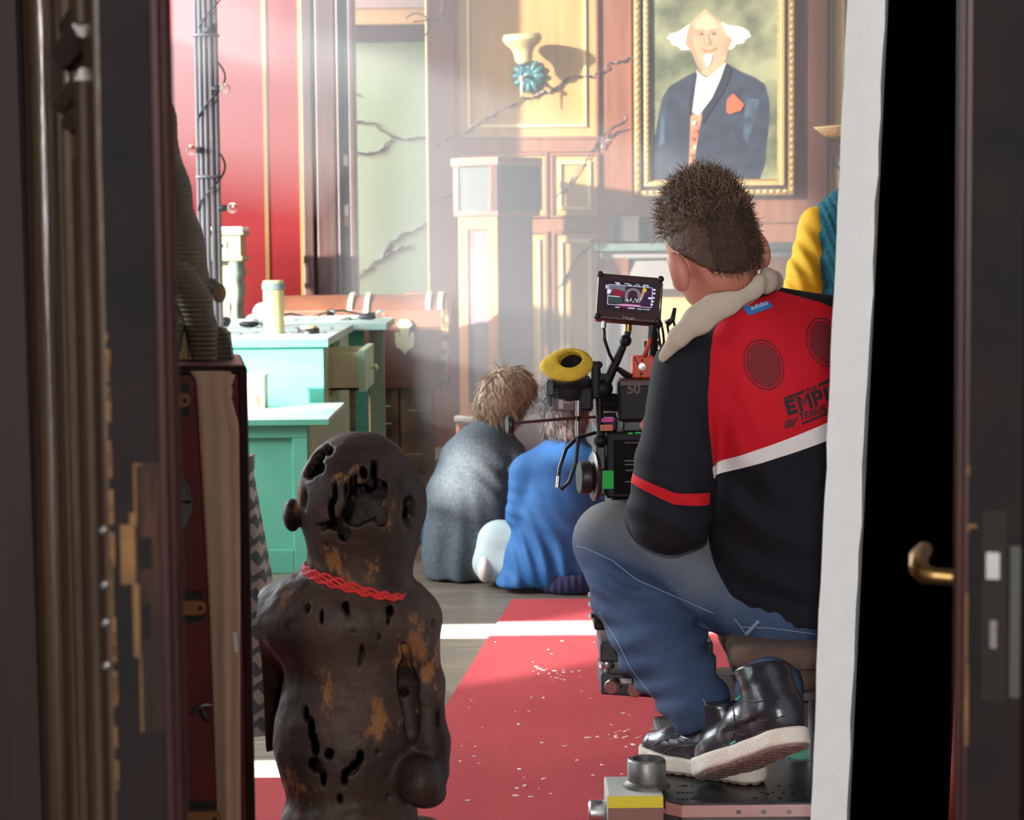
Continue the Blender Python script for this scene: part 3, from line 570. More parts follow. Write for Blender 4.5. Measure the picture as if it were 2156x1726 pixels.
# ================================================================== FIREPLACE AND THINGS ON THE BACK WALL
ZM = qz(511, 1460)
fp = thing('fireplace', 'grey fireplace surround with green stone mantel shelf under the portrait', 'fireplace', (qx(1460), YB - 0.12, 0))
fb = lambda x0, x1, z0, z1, d0, d1: MB().box((qx(x0), YB - d1, z0), (qx(x1), YB - d0, z1))
ob('mantel_shelf', fb(1250, 1672, ZM - 0.045, ZM, 0.005, 0.30), 'mantel', fp, smooth=0, bev=0.008)
ob('bed_moulding', fb(1262, 1660, ZM - 0.09, ZM - 0.045, 0.005, 0.24), 'hearth', fp, smooth=0, bev=0.012)
ob('frieze', fb(1275, 1648, ZM - 0.27, ZM - 0.09, 0.005, 0.19), 'hearth', fp, smooth=0)
for x0, x1 in ((1275, 1315), (1608, 1648)):
    lg = ob('pilaster', fb(x0, x1, 0, ZM - 0.27, 0.005, 0.19), 'hearth', fp, smooth=0, bev=0.006)
    ob('corbel', MB().prism([(qx(x0 - 4), YB - 0.23, ZM - 0.09), (qx(x0 - 4), YB - 0.005, ZM - 0.09), (qx(x0 - 4), YB - 0.005, ZM - 0.3), (qx(x0 - 4), YB - 0.19, ZM - 0.28), (qx(x0 - 4), YB - 0.2, ZM - 0.17)], (qx(x1 + 4) - qx(x0 - 4), 0, 0)), 'brwood', fp, smooth=0)
ob('firebox', fb(1315, 1608, 0.05, ZM - 0.27, 0.004, 0.03), 'warm_lit', fp, smooth=0)  # warm light on the inner panel put into its orange colour
ob('hearth_slab', MB().box((qx(1240), YB - 0.5, 0.001), (qx(1690), YB - 0.19, 0.05)), 'hearth', fp, smooth=0)
bx = thing('mantel_box', 'dark carved box with pale end standing on the mantel shelf', 'box', tuple(Q(1328, 509, YB - 0.17) * [1, 1, 0] + [0, 0, ZM]), R(-30))
lob('body', MB().box((-0.09, -0.07, 0.012), (0.09, 0.07, 0.14)), 'cavity', bx, smooth=0, bev=0.004)
lob('end_panel', MB().box((-0.096, -0.062, 0.02), (-0.089, 0.062, 0.132)), 'hearth', bx, smooth=0)
lob('lid', MB().box((-0.1, -0.078, 0.14), (0.1, 0.078, 0.158)), 'cavity', bx, smooth=0, bev=0.006)
for sx in (-0.07, 0.07):
    for sy in (-0.05, 0.05): lob('foot', MB().ball((sx, sy, 0.008), 0.012, 8, 6), 'cavity', bx)
tag(ob('small_dish', MB().lathe([(0.02, 0), (0.035, 0.012), (0.04, 0.03), (0.036, 0.03), (0.0, 0.016)], (qx(1388), YB - 0.16, ZM), n=16), 'cavity'), 'small dark dish beside the box on the mantel shelf', 'dish')
# portrait
PX0, PX1, PY0, PY1 = 1336, 1672, -105, 412
def fx(px): return Q(px, 300, YB - 0.06)[0]
def fz(py): return Q(1500, py, YB - 0.06)[2]
pt = thing('portrait_painting', 'large gilt framed portrait of a bald man in dark jacket with orange pocket square', 'painting', (fx(1504), YB - 0.05, fz(412)))
def frame_ring(name, i0, i1, d0, d1, m):
    s = YB / F; a, b, c, d = fx(PX0), fx(PX1), fz(PY1), fz(PY0); t0, t1 = i0 * s, i1 * s; mb = MB()
    mb.box((a + t0, YB - d1, c + t0), (a + t1, YB - d0, d - t0)).box((b - t1, YB - d1, c + t0), (b - t0, YB - d0, d - t0)).box((a + t1, YB - d1, c + t0), (b - t1, YB - d0, c + t1)).box((a + t1, YB - d1, d - t1), (b - t1, YB - d0, d - t0))
    return ob(name, mb, m, pt, smooth=0, bev=0.004)
frame_ring('outer_frame', 0, 12, 0.004, 0.085, 'gilt'); frame_ring('frame_hollow', 12, 20, 0.004, 0.055, 'framedark'); frame_ring('inner_frame', 20, 30, 0.004, 0.07, 'gilt_pale'); frame_ring('slip', 30, 34, 0.004, 0.05, 'gilt')
s_ = YB / F; bd = ob('bead', MB().ball((0, 0, 0), (0.013, 0.01, 0.018), 6, 4), 'gilt_pale', pt, local=True); first = True
def beads(x0, y0, x1, y1, n, d):
    global first
    for k in range(n):
        t = (k + 0.5) / n; p = Vector((fx(x0 + (x1 - x0) * t), YB - d, fz(y0 + (y1 - y0) * t))) - Vector(wloc(pt))
        if first: bd.location = p; first = False; o = bd
        else: o = share(bd, 'bead', p, pt)
        if abs(x1 - x0) > abs(y1 - y0): o.rotation_euler = (0, R(90), 0)
beads(1341, -100, 1341, 408, 34, 0.086); beads(1667, -100, 1667, 408, 34, 0.086); beads(1361, -70, 1361, 385, 36, 0.07); beads(1350, 404, 1660, 404, 22, 0.086)
cv = bpy.data.materials.new('canvas')
cv = mat('canvas', (0.1, 0.11, 0.06), 0.7, c2=(0.36, 0.36, 0.2), scale=3.5, detail=6, lo=0.38, hi=0.62)
cvo = ob('canvas', MB().box((fx(1366), YB - 0.035, fz(382)), (fx(1640), YB - 0.02, fz(-75))), cv, pt, smooth=0)
pcol = {'p_jacket': ((0.018, 0.022, 0.045), (0.035, 0.045, 0.08)), 'p_shirt': ((0.85, 0.82, 0.78), None), 'p_vest': ((0.6, 0.32, 0.16), (0.45, 0.18, 0.1)), 'p_skin': ((0.72, 0.42, 0.26), (0.62, 0.33, 0.2)), 'p_hair': ((0.72, 0.74, 0.66), None), 'p_red': ((0.75, 0.13, 0.05), None), 'p_dark': ((0.2, 0.09, 0.06), None), 'p_beard': ((0.85, 0.8, 0.74), None), 'p_sheen': ((0.08, 0.13, 0.2), (0.03, 0.04, 0.07))}
for k, (a, b) in pcol.items(): M[k] = mat(k, a, 0.65, c2=b, scale=12)
lay = [0]
def paint(name, pts, m):
    lay[0] += 1; y = YB - 0.0352 - 0.0004 * lay[0]
    P = [(fx(px), y, fz(py)) for px, py in pts]
    ob(name, MB().prism(P, (0, 0.0004, 0)), m, cvo, smooth=0)
def ellp(cx, cy, rx, ry, n=20, rot=0): return [(cx + rx * math.cos(t) * math.cos(rot) - ry * math.sin(t) * math.sin(rot), cy + rx * math.cos(t) * math.sin(rot) + ry * math.sin(t) * math.cos(rot)) for t in [2 * math.pi * k / n for k in range(n)]]
paint('painted_jacket', [(1368, 380), (1372, 320), (1385, 255), (1395, 205), (1410, 180), (1445, 160), (1468, 148), (1490, 175), (1530, 132), (1560, 150), (1590, 163), (1612, 178), (1620, 210), (1622, 250), (1616, 300), (1612, 345), (1600, 381)], 'p_jacket')
paint('painted_sheen', [(1570, 205), (1600, 210), (1590, 250), (1575, 300), (1566, 290)], 'p_sheen'); paint('painted_sheen', [(1392, 230), (1402, 225), (1400, 300), (1388, 310)], 'p_sheen')
paint('painted_vest', [(1449, 381), (1452, 320), (1455, 240), (1480, 238), (1470, 290), (1462, 340), (1460, 381)], 'p_vest')
paint('painted_hair', [(1455, 48), (1440, 58), (1428, 66), (1412, 70), (1405, 79), (1413, 84), (1416, 93), (1428, 96), (1436, 104), (1452, 104), (1465, 108)], 'p_hair'); paint('painted_hair', [(1520, 44), (1534, 53), (1550, 54), (1566, 58), (1577, 66), (1583, 77), (1572, 82), (1566, 91), (1552, 93), (1545, 101), (1528, 108)], 'p_hair')
paint('painted_face', [(1487, 18), (1503, 33), (1520, 48), (1532, 72), (1543, 82), (1536, 98), (1531, 120), (1520, 142), (1492, 162), (1478, 152), (1468, 135), (1458, 110), (1444, 92), (1447, 70), (1455, 48), (1468, 33)], 'p_skin')
paint('painted_shirt', [(1468, 146), (1474, 155), (1488, 165), (1498, 158), (1530, 130), (1518, 165), (1500, 205), (1472, 242), (1458, 235), (1463, 190)], 'p_shirt')
M['p_shadow'] = mat('p_shadow', (0.55, 0.29, 0.18), 0.65); M['p_light'] = mat('p_light', (0.78, 0.5, 0.33), 0.65); M['p_lapel'] = mat('p_lapel', (0.01, 0.012, 0.025), 0.65)
paint('painted_shade', [(1447, 70), (1455, 48), (1462, 60), (1460, 90), (1470, 120), (1482, 145), (1478, 152), (1468, 135), (1458, 110), (1444, 92)], 'p_shadow'); paint('painted_shade', [(1531, 75), (1543, 82), (1536, 98), (1529, 118), (1522, 110), (1526, 90)], 'p_shadow')
paint('painted_forehead', [(1487, 26), (1505, 42), (1515, 58), (1495, 62), (1468, 60), (1465, 45)], 'p_light')
for c, sg in ((1476, -1), (1502, 1)):
    paint('painted_eye', ellp(c, 70, 6.5, 3), 'p_dark'); paint('painted_eye_white', ellp(c - 2.5, 70, 1.6, 1.2, 8), 'p_shirt'); paint('painted_brow', [(c - 9, 64 + sg), (c, 61), (c + 9, 63 - sg), (c, 63.5)], 'p_shadow')
paint('painted_nose', [(1487, 72), (1491, 72), (1497, 90), (1494, 94), (1484, 94), (1483, 91)], 'p_shadow'); paint('painted_nose_light', [(1488, 74), (1490, 74), (1491, 90), (1487, 90)], 'p_light')
paint('painted_mouth', [(1472, 100), (1482, 103), (1491, 104), (1502, 102), (1511, 98), (1503, 106), (1491, 109), (1480, 107)], 'p_vest')
paint('painted_beard', [(1483, 117), (1492, 113), (1501, 115), (1499, 126), (1495, 136), (1491, 142), (1487, 134), (1484, 126)], 'p_beard')
paint('painted_lapel', [(1530, 132), (1540, 150), (1528, 185), (1502, 225), (1480, 262), (1478, 240), (1502, 203), (1520, 165)], 'p_lapel'); paint('painted_lapel', [(1468, 148), (1460, 165), (1452, 205), (1450, 245), (1455, 240), (1462, 190)], 'p_lapel')
for k in range(7): paint('painted_vest_dot', ellp(1462 - 1.5 * k + (k % 2) * 6, 258 + 17 * k, 3.5, 4, 8), 'p_shirt' if k % 3 == 0 else 'p_red')
paint('pocket_square', [(1530, 236), (1531, 210), (1544, 197), (1555, 208), (1567, 220), (1560, 233), (1548, 236), (1538, 240)], 'p_red')
# sconce
SY = 12.86; sc = thing('wall_sconce', 'cream glass bell sconce on a teal scalloped wall rosette', 'lamp', tuple(Q(1110, 200, YB - 0.02)))
cr = Q(1113, 160, YB - 0.035)
ob('rosette', MB().lathe([(0.0, 0.0), (0.05, 0.0), (0.05, 0.03), (0.02, 0.045), (0.0, 0.05)], cr + [0, 0.03, 0], (0, -1, 0), 20), 'teal', sc)
pet = None
for k in range(12):
    a = 2 * math.pi * k / 12; dv = np.array([math.cos(a), 0, math.sin(a)])
    o = ob('petal', MB().ball(cr + dv * 0.062, (0.042, 0.02, 0.02), 10, 6, axes=[dv, (0, 1, 0), (-dv[2], 0, dv[0])]), 'teal', sc, smooth=180)
kn = Q(1098, 165, SY + 0.02)
ob('arm', MB().tube([cr, kn + [0, 0.02, 0], kn + [0, 0, 0.01], Q(1100, 130, SY + 0.005)], 0.009, 8), 'teal', sc)
ob('knob', MB().ball(kn + [0, -0.015, 0], 0.014, 10, 8), 'brass_bright', sc); ob('pendant', MB().tube([kn + [0, 0, -0.01], kn + [0, 0, -0.10]], [0.006, 0.003], 8), 'brass_bright', sc)
b0 = Q(1103, 132, SY)
ob('cup', MB().lathe([(0.02, -0.02), (0.036, -0.01), (0.038, 0.01), (0.03, 0.012)], b0, (-0.05, -0.05, 1), 20), 'teal', sc)
ob('glass_shade', MB().lathe([(0.04, 0.0), (0.05, 0.015), (0.056, 0.055), (0.07, 0.085), (0.098, 0.108), (0.116, 0.135), (0.113, 0.152), (0.104, 0.165), (0.1, 0.16), (0.105, 0.14), (0.09, 0.115), (0.062, 0.09), (0.048, 0.055), (0.03, 0.01)], b0, (-0.06, -0.06, 1), 28), 'shade', sc)
# cable loop on the corner
lp = [Q(882 + 22 * math.cos(t) + 3 * t, 52 + 24 * math.sin(t), YB - 0.06) for t in np.linspace(-2.6, 3.4, 24)] + [Q(925, 40, YB - 0.05), Q(932, 10, YB - 0.05), Q(920, -60, YB - 0.05)]
tag(ob('hanging_wire', MB().tube(lp, 0.0045, 6), 'cable'), 'thin dark wire curled in a loop high on the panelled wall', 'wire')
# longcase clock, corner towards the camera
ck = thing('longcase_clock', 'tall wooden longcase clock with glazed hood standing cornerwise against the wall', 'clock', (Q(1045, 500, 12.48)[0] + 0.005, 12.48, 0), R(-44))
h = 0.155; zt = Q(1045, 455, 12.3)[2]; zh = Q(1045, 330, 12.3)[2]
lob('plinth', MB().box((-h - 0.02, -h - 0.02, 0), (h + 0.02, h + 0.02, 0.2)), 'clockwood', ck, smooth=0, bev=0.006)
lob('plinth_ledge', MB().box((-h - 0.03, -h - 0.03, 0.2), (h + 0.03, h + 0.03, 0.235)), 'whitestone', ck, smooth=0, bev=0.01)  # white colour stands for light falling on the plinth top
lob('case', MB().box((-h + 0.012, -h + 0.012, 0.235), (h - 0.012, h - 0.012, zt)), 'clockfield', ck, smooth=0)
for fc in (0, 1):
    def T(u, v0, v1, d0, d1, z0, z1):
        lo_, hi_ = (u[0], -h - d1, z0), (u[1], -h - d0, z1)
        if fc: lo_, hi_ = (-h - d1, u[0], z0), (-h - d0, u[1], z1)
        return MB().box(lo_, hi_)
    for u in ((-h, -h + 0.075), (h - 0.075, h)): lob('stile', T(u, 0, 0, -0.012, 0.006, 0.235, zt), 'clockorange', ck, smooth=0, bev=0.004)
    for z0, z1 in ((0.235, 0.31), (zt - 0.075, zt)): lob('rail', T((-h + 0.075, h - 0.075), 0, 0, -0.012, 0.006, z0, z1), 'clockorange', ck, smooth=0, bev=0.004)
H = 0.175
lob('hood_floor', MB().box((-H, -H, zt), (H, H, zt + 0.03)), 'clockwood', ck, smooth=0, bev=0.005)
lob('hood_back', MB().box((H - 0.05, -H, zt + 0.03), (H, H, zh - 0.05)), 'cavity', ck, smooth=0); lob('hood_back', MB().box((-H, H - 0.05, zt + 0.03), (H - 0.05, H, zh - 0.05)), 'cavity', ck, smooth=0)
lob('hood_post', MB().box((-H, -H, zt + 0.03), (-H + 0.04, -H + 0.04, zh - 0.05)), 'clockwood', ck, smooth=0)
lob('hood_post', MB().box((H - 0.06, -H, zt + 0.03), (H, -H + 0.03, zh - 0.05)), 'clockwood', ck, smooth=0); lob('hood_post', MB().box((-H, H - 0.06, zt + 0.03), (-H + 0.03, H, zh - 0.05)), 'clockwood', ck, smooth=0)
lob('cornice', MB().box((-H - 0.012, -H - 0.012, zh - 0.05), (H + 0.012, H + 0.012, zh)), 'clockwood', ck, smooth=0, bev=0.008)
lob('dial', MB().lathe([(0.0, 0), (0.1, 0), (0.1, 0.01), (0, 0.012)], (0.05, 0.05, (zt + zh) / 2), (-1, -1, 0), 24), 'cream', ck)
lob('movement', MB().cyl((0.02, -0.02, zt + 0.03), (0.02, -0.02, zt + 0.16), 0.02).cyl((-0.05, 0.0, zt + 0.03), (-0.05, 0.0, zt + 0.12), 0.012).cyl((0.0, -0.06, zt + 0.03), (0.0, -0.06, zt + 0.1), 0.012), 'brass_bright', ck)
for sx in (0, 1):
    lob('glass_pane', MB().box(*(((-H + 0.03, -H + 0.012, zt + 0.03), (H - 0.05, -H + 0.016, zh - 0.05)) if sx == 0 else ((-H + 0.012, -H + 0.03, zt + 0.03), (-H + 0.016, H - 0.05, zh - 0.05)))), 'darkglass', ck, smooth=0)
# ================================================================== DESKS, CABINET AND WHAT STANDS ON THEM
def X_(px, Y): return Q(px, 600, Y)[0]
YD = 9.0; ZD = Q(685, 713, YD)[2]; xr = X_(687, YD)
dk = thing('green_desk', 'mint green painted desk seen end on with one drawer pulled open', 'desk', (-1.3, 9.75, 0))
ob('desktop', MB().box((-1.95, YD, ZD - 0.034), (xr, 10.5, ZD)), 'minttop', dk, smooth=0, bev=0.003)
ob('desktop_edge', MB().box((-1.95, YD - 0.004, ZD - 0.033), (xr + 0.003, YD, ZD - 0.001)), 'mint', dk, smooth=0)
ob('end_panel', MB().box((-1.9, YD + 0.03, 0.0), (xr - 0.02, YD + 0.06, ZD - 0.034)), 'mint', dk, smooth=0)
ob('side_panel', MB().box((xr - 0.05, YD + 0.06, 0.0), (xr - 0.02, 9.30, ZD - 0.034)), 'mintpale', dk, smooth=0)
ob('side_panel', MB().box((xr - 0.05, 9.9, 0.0), (xr - 0.02, 10.45, ZD - 0.034)), 'mintpale', dk, smooth=0)
ob('side_panel', MB().box((xr - 0.05, 9.3, 0.0), (xr - 0.02, 9.9, ZD - 0.26)), 'mintpale', dk, smooth=0)
ob('carcass', MB().box((-1.9, 10.42, 0.0), (xr - 0.05, 10.45, ZD - 0.034)), 'drawer_wood', dk, smooth=0)
y0, y1, z0, z1, xo = 9.32, 9.88, ZD - 0.235, ZD - 0.075, 0.135
dr = ob('drawer', MB().box((xr - 0.3, y0, z0), (xr + xo - 0.03, y0 + 0.015, z1)).box((xr - 0.3, y1 - 0.015, z0), (xr + xo - 0.03, y1, z1)).box((xr - 0.3, y0, z0), (xr + xo - 0.03, y1, z0 + 0.01)), 'drawer_in', dk, smooth=0)
ob('drawer_front', MB().box((xr + xo - 0.03, y0 - 0.02, z0 - 0.01), (xr + xo, y1 + 0.02, z1 + 0.012)), 'mintpale', dr, smooth=0, bev=0.004)
ob('knob', MB().lathe([(0.006, 0), (0.005, 0.014), (0.016, 0.024), (0.017, 0.032), (0.0, 0.038)], (xr + xo, (y0 + y1) / 2, (z0 + z1) / 2), (1, 0, 0), 14), 'brass_bright', dr)
# far table at the end of the desk
xf = X_(808, 11.0); tb = thing('green_table', 'pale green table behind the desk with broad plank leg', 'table', (-1.1, 10.9, 0))
ob('tabletop', MB().box((-1.9, 10.52, ZD - 0.03), (X_(829, 11.2), 11.25, ZD + 0.004)), 'minttop', tb, smooth=0, bev=0.003)
ob('plank_leg', MB().box((X_(776, 10.95), 10.95, 0), (xf, 11.0, ZD - 0.03)), 'mintpale', tb, smooth=0)
ob('apron', MB().box((-1.85, 10.58, ZD - 0.12), (X_(776, 10.95), 10.61, ZD - 0.03)), 'mint', tb, smooth=0)
ob('plank_leg', MB().box((X_(745, 10.6), 10.6, 0), (X_(772, 10.6), 10.64, ZD - 0.12)), 'mint', tb, smooth=0)
ob('plank_leg', MB().box((-1.85, 10.6, 0), (-1.75, 11.1, ZD - 0.03)), 'mintpale', tb, smooth=0)
# low cabinet
YCb = 8.1; ZCb = Q(600, 883, YCb)[2]; xc = X_(686, YCb); cb = thing('low_cabinet', 'low dark green cabinet with panelled end in front of the desk', 'cabinet', (-1.2, 8.5, 0))
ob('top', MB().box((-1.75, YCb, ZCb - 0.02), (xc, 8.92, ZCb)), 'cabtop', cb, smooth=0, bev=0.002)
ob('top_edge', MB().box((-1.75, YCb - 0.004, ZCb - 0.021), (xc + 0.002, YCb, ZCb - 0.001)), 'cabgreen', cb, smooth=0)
xb = X_(643, YCb + 0.04)
ob('body', MB().box((-1.7, YCb + 0.05, 0.0), (xb, 8.88, ZCb - 0.02)), 'cabgreen', cb, smooth=0)
ob('rail', MB().box((-1.7, YCb + 0.03, ZCb - 0.072), (xb, YCb + 0.05, ZCb - 0.02)), 'cabgreen', cb, smooth=0, bev=0.003)
ob('stile', MB().box((X_(608, YCb), YCb + 0.03, 0.0), (xb, YCb + 0.05, ZCb - 0.072)), 'cabgreen', cb, smooth=0, bev=0.003)
ob('rail', MB().box((-1.7, YCb + 0.03, 0.0), (X_(608, YCb), YCb + 0.05, 0.09)), 'cabgreen', cb, smooth=0, bev=0.003)
ob('side_panel', MB().box((xb, YCb + 0.06, 0), (xb + 0.012, 8.88, ZCb - 0.02)), 'mintpale', cb, smooth=0)
tb2 = thing('cream_box', 'small cream box with rusty tree motif on the low cabinet', 'box', (X_(535, 8.72), 8.72, ZCb))
lob('body', MB().box((-0.09, -0.07, 0), (0.041, 0.07, 0.125)), 'cream', tb2, smooth=0, bev=0.002)
mb = MB()
for (x0_, z0_, x1_, z1_) in ((0.015, 0.008, 0.012, 0.035), (0.012, 0.03, -0.008, 0.04), (0.012, 0.03, 0.03, 0.05), (0.012, 0.034, 0.008, 0.058), (0.024, 0.01, 0.02, 0.04)): mb.cyl((x0_, -0.0705, z0_), (x1_, -0.0705, z1_), 0.003, n=6)
lob('tree_motif', mb, 'rust', tb2); lob('lid', MB().box((-0.092, -0.072, 0.125), (0.043, 0.072, 0.134)), 'cream', tb2, smooth=0)
# tube, lid
p = FZ(575, 703, ZD)
tu = thing('cardboard_tube', 'upright yellowed cardboard tube with grey tape band on the desk', 'tube', (p[0], p[1] + 0.04, ZD)); r_ = 0.046; Ht = 0.232
lob('barrel', MB().lathe([(r_ - 0.001, 0), (r_, 0.004), (r_, Ht - 0.004), (r_ - 0.004, Ht), (0, Ht - 0.003)], n=28), 'tube', tu)
lob('tape_band', MB().lathe([(r_, Ht - 0.042), (r_ + 0.005, Ht - 0.04), (r_ + 0.005, Ht - 0.014), (r_, Ht - 0.012)], n=28), 'greytape', tu)
p = FZ(648, 703, ZD); ld = thing('tube_lid', 'flat round black lid with tan top lying on the desk', 'lid', (p[0], p[1] + 0.04, ZD))
lob('rim', MB().lathe([(0.045, 0), (0.047, 0.003), (0.047, 0.022), (0.044, 0.024), (0, 0.023)], n=28), 'blackplastic', ld); lob('disc', MB().lathe([(0.038, 0.023), (0.038, 0.031), (0.034, 0.034), (0, 0.034)], n=24), 'cork', ld)
# bits of rubble and dishes, bulbs and cable at the far end of the tops
mb = MB(); rng = np.random.RandomState(4)
for k in range(26):
    p = FZ(rng.uniform(495, 760), rng.uniform(689, 706), ZD); q = rng.uniform(0.004, 0.011)
    if not (-1.9 < p[0] < xr - 0.02 and 9.03 < p[1] < 10.45): continue
    mb.ball((p[0], p[1], ZD + q * 0.5), (q * 1.4, q, q * 0.5), 6, 4)
tag(ob('stone_chips', mb, 'hearth'), 'small grey chips scattered over the desktop', 'debris', kind='stuff')
dish0 = None
for k, (px, py, rx) in enumerate(((610, 677, 22), (650, 676, 20), (706, 677, 30), (745, 679, 14), (580, 676, 16))):
    yd = 10.9 + 0.02 * k; p = Q(px, py, yd); rr = rx * yd / F; dd = 0.04
    tag(ob('white_dish', MB().lathe([(rr * 0.5, 0), (rr, 0.012), (rr * 1.02, 0.02), (rr * 0.97, 0.02), (rr * 0.5, 0.006), (0, 0.005)], (p[0], yd, ZD + 0.004), n=20), 'whitestone'),
        ['white dish beside the tube at the back of the desk', 'white dish second from the cardboard tube', 'widest white dish in front of the brown trunk', 'smallest white dish near the dark plug', 'white dish half hidden behind the cardboard tube'][k], 'dish', 'white dishes at the far table')
def bulb(name, label, c, ax, group, sc_=1.0, parent=None):
    t = thing(name, label, 'bulb', tuple(c), group=group); ax = unit(ax)
    ob('socket', MB().lathe([(0.012 * sc_, -0.035 * sc_), (0.014 * sc_, -0.03 * sc_), (0.014 * sc_, 0), (0.011 * sc_, 0.004 * sc_)], c, ax, 12), 'blackplastic', t)
    ob('glass_globe', MB().ball(np.array(c) + ax * 0.025 * sc_, 0.024 * sc_, 14, 10), 'glass', t, smooth=180); return t
zb = ZD + 0.027
for px, py, ax, lab in ((474, 674, (0.3, -1, 0.1), 'clear bulb lying on the desk below the carved stand'), (790, 672, (1, -0.3, 0.1), 'clear bulb lying at the right end of the far table'), (696, 668, (0.2, -1, 0.3), 'clear bulb lying among the white dishes')):
    yb = 11.05 if px > 600 else 10.2; p = Q(px, py, yb); bulb('light_bulb', lab, (p[0], yb, zb), ax, 'loose bulbs on the green tables', 1.05)
tag(ob('black_cable', MB().tube([np.array([X_(px, 11.1), 11.1 + dy, ZD + 0.012 + hz]) for px, dy, hz in ((560, 0, 0), (610, 0.04, 0.02), (650, 0.03, 0.0), (690, 0, 0.03), (720, 0.02, 0.035), (750, 0.0, 0.02), (775, -0.02, 0.004), (795, -0.03, 0.002))], 0.006, 6), 'cable'), 'black cable snaking between the white dishes on the far table', 'cable')
pg = thing('cable_plug', 'black cable plug at the right end of the far table', 'plug', (X_(773, 10.95), 10.93, ZD + 0.004)); lob('body', MB().lathe([(0.01, -0.045), (0.016, -0.03), (0.018, 0.02), (0.012, 0.04)], (0, 0, 0.018), (1, 0.1, 0), 12), 'blackplastic', pg); lob('collar', MB().lathe([(0.019, 0.0), (0.0195, 0.01)], (0, 0, 0.0195), (1, 0.1, 0), 12), 'cable', pg)
pw = Q(538, 690, 10.0); cw = thing('plaster_ornament', 'white plaster scroll ornament lying beside the carved stand', 'ornament', (pw[0], 10.3, ZD))
lob('scroll', MB().ball((0, 0, 0.06), (0.05, 0.05, 0.055), 14, 10).ball((-0.05, -0.02, 0.03), (0.03, 0.04, 0.03), 12, 8), 'whitestone', cw, smooth=180); lob('base_lump', MB().ball((-0.06, -0.05, 0.015), (0.05, 0.03, 0.015), 12, 6), 'blackplastic', cw, smooth=180)
# carved stand behind desk
ys = 11.62; xs = X_(462, ys); zs_ = Q(465, 478, ys)[2]
st = thing('carved_stand', 'carved wooden stand with white top against the red wall', 'stand', (xs, ys, 0))
hw = 0.145
ob('top', MB().box((xs - hw, ys - hw, zs_ - 0.02), (xs + hw, ys + hw, zs_)), 'whitestone', st, smooth=0, bev=0.006)
ob('cornice', MB().box((xs - hw - 0.008, ys - hw - 0.008, zs_ - 0.045), (xs + hw + 0.008, ys + hw + 0.008, zs_ - 0.02)), 'stand', st, smooth=0, bev=0.012)
ob('frieze', MB().box((xs - hw + 0.015, ys - hw + 0.015, zs_ - 0.15), (xs + hw - 0.015, ys + hw - 0.015, zs_ - 0.045)), 'stand', st, smooth=0)
ob('inlay', MB().box((xs - 0.02, ys - hw + 0.008, zs_ - 0.115), (xs + 0.06, ys - hw + 0.016, zs_ - 0.075)), 'standgreen', st, smooth=0)
ob('lower_moulding', MB().box((xs - hw, ys - hw, zs_ - 0.18), (xs + hw, ys + hw, zs_ - 0.15)), 'stand', st, smooth=0, bev=0.012)
ob('shaft', MB().box((xs - 0.09, ys - 0.06, 0.08), (xs + 0.06, ys + 0.09, zs_ - 0.18)), 'stand', st, smooth=0)
for sx, sy in ((-1, -1), (1, -1), (1, 1), (-1, 1)):
    ob('baluster', MB().lathe([(0.03, 0.08), (0.03, 0.2), (0.022, 0.25), (0.034, zs_ - 0.55), (0.02, zs_ - 0.42), (0.036, zs_ - 0.33), (0.024, zs_ - 0.28), (0.042, zs_ - 0.24), (0.03, zs_ - 0.2), (0.036, zs_ - 0.18)], (xs + sx * 0.095, ys + sy * 0.095, 0), n=14), 'standgreen', st)
ob('base', MB().box((xs - hw, ys - hw, 0), (xs + hw, ys + hw, 0.08)), 'stand', st, smooth=0, bev=0.01)
# bundle of pipes with string of bulbs
yp = 9.62; xp = X_(444, yp); pb = thing('pipe_bundle', 'grey bundle of upright pipes standing on the desk wrapped with a light string', 'pipes', (xp, yp, ZD)); zt2 = 2.75
for k, (dx, dy, rr) in enumerate(((-0.043, 0.0, 0.0105), (-0.024, -0.014, 0.0105), (-0.003, -0.02, 0.0105), (0.019, -0.018, 0.0105), (0.04, -0.008, 0.012), (0.03, 0.02, 0.015), (-0.012, 0.02, 0.015))):
    ob('pipe', MB().cyl((xp + dx * 1.05, yp + dy, ZD), (xp + dx, yp + dy, zt2), rr, n=12), 'pipe', pb)
for py in (75, 372): z = Q(444, py, yp)[2]; ob('collar', MB().lathe([(0.055, -0.006), (0.06, -0.004), (0.06, 0.004), (0.055, 0.006)], (xp, yp, z), n=24), 'pipe', pb)
z = Q(444, 660, yp)[2]; ob('foot_clamp', MB().box((xp - 0.06, yp - 0.05, ZD), (xp + 0.06, yp + 0.05, ZD + 0.02)), 'pipe', pb, smooth=0)
wp = []
for t in np.linspace(0, 1, 70):
    a = 2 * math.pi * t * 3.2 + 0.7; py = 520 - 600 * t; c = Q(446, py, yp); wp.append(c + np.array([0.058 * math.cos(a), 0.05 * math.sin(a), 0]))
tag(ob('light_string_cable', MB().tube(wp, 0.0045, 6), 'cable'), 'dark cable of the light string wound around the pipe bundle', 'cable')
for px, py, ax, lab in ((441, 62, (0.5, -0.6, 0.1), 'topmost clear bulb of the string on the pipe bundle'), (462, 187, (1, -0.3, 0), 'clear bulb right of the pipe bundle in the haze'), (414, 316, (-1, -0.2, 0), 'clear bulb sticking out left of the pipe bundle'), (477, 438, (1, -0.1, 0.02), 'clear bulb sticking out right above the carved stand')):
    c = Q(px, py, yp - 0.055); bulb('string_bulb', lab, c, ax, 'bulbs of the light string')
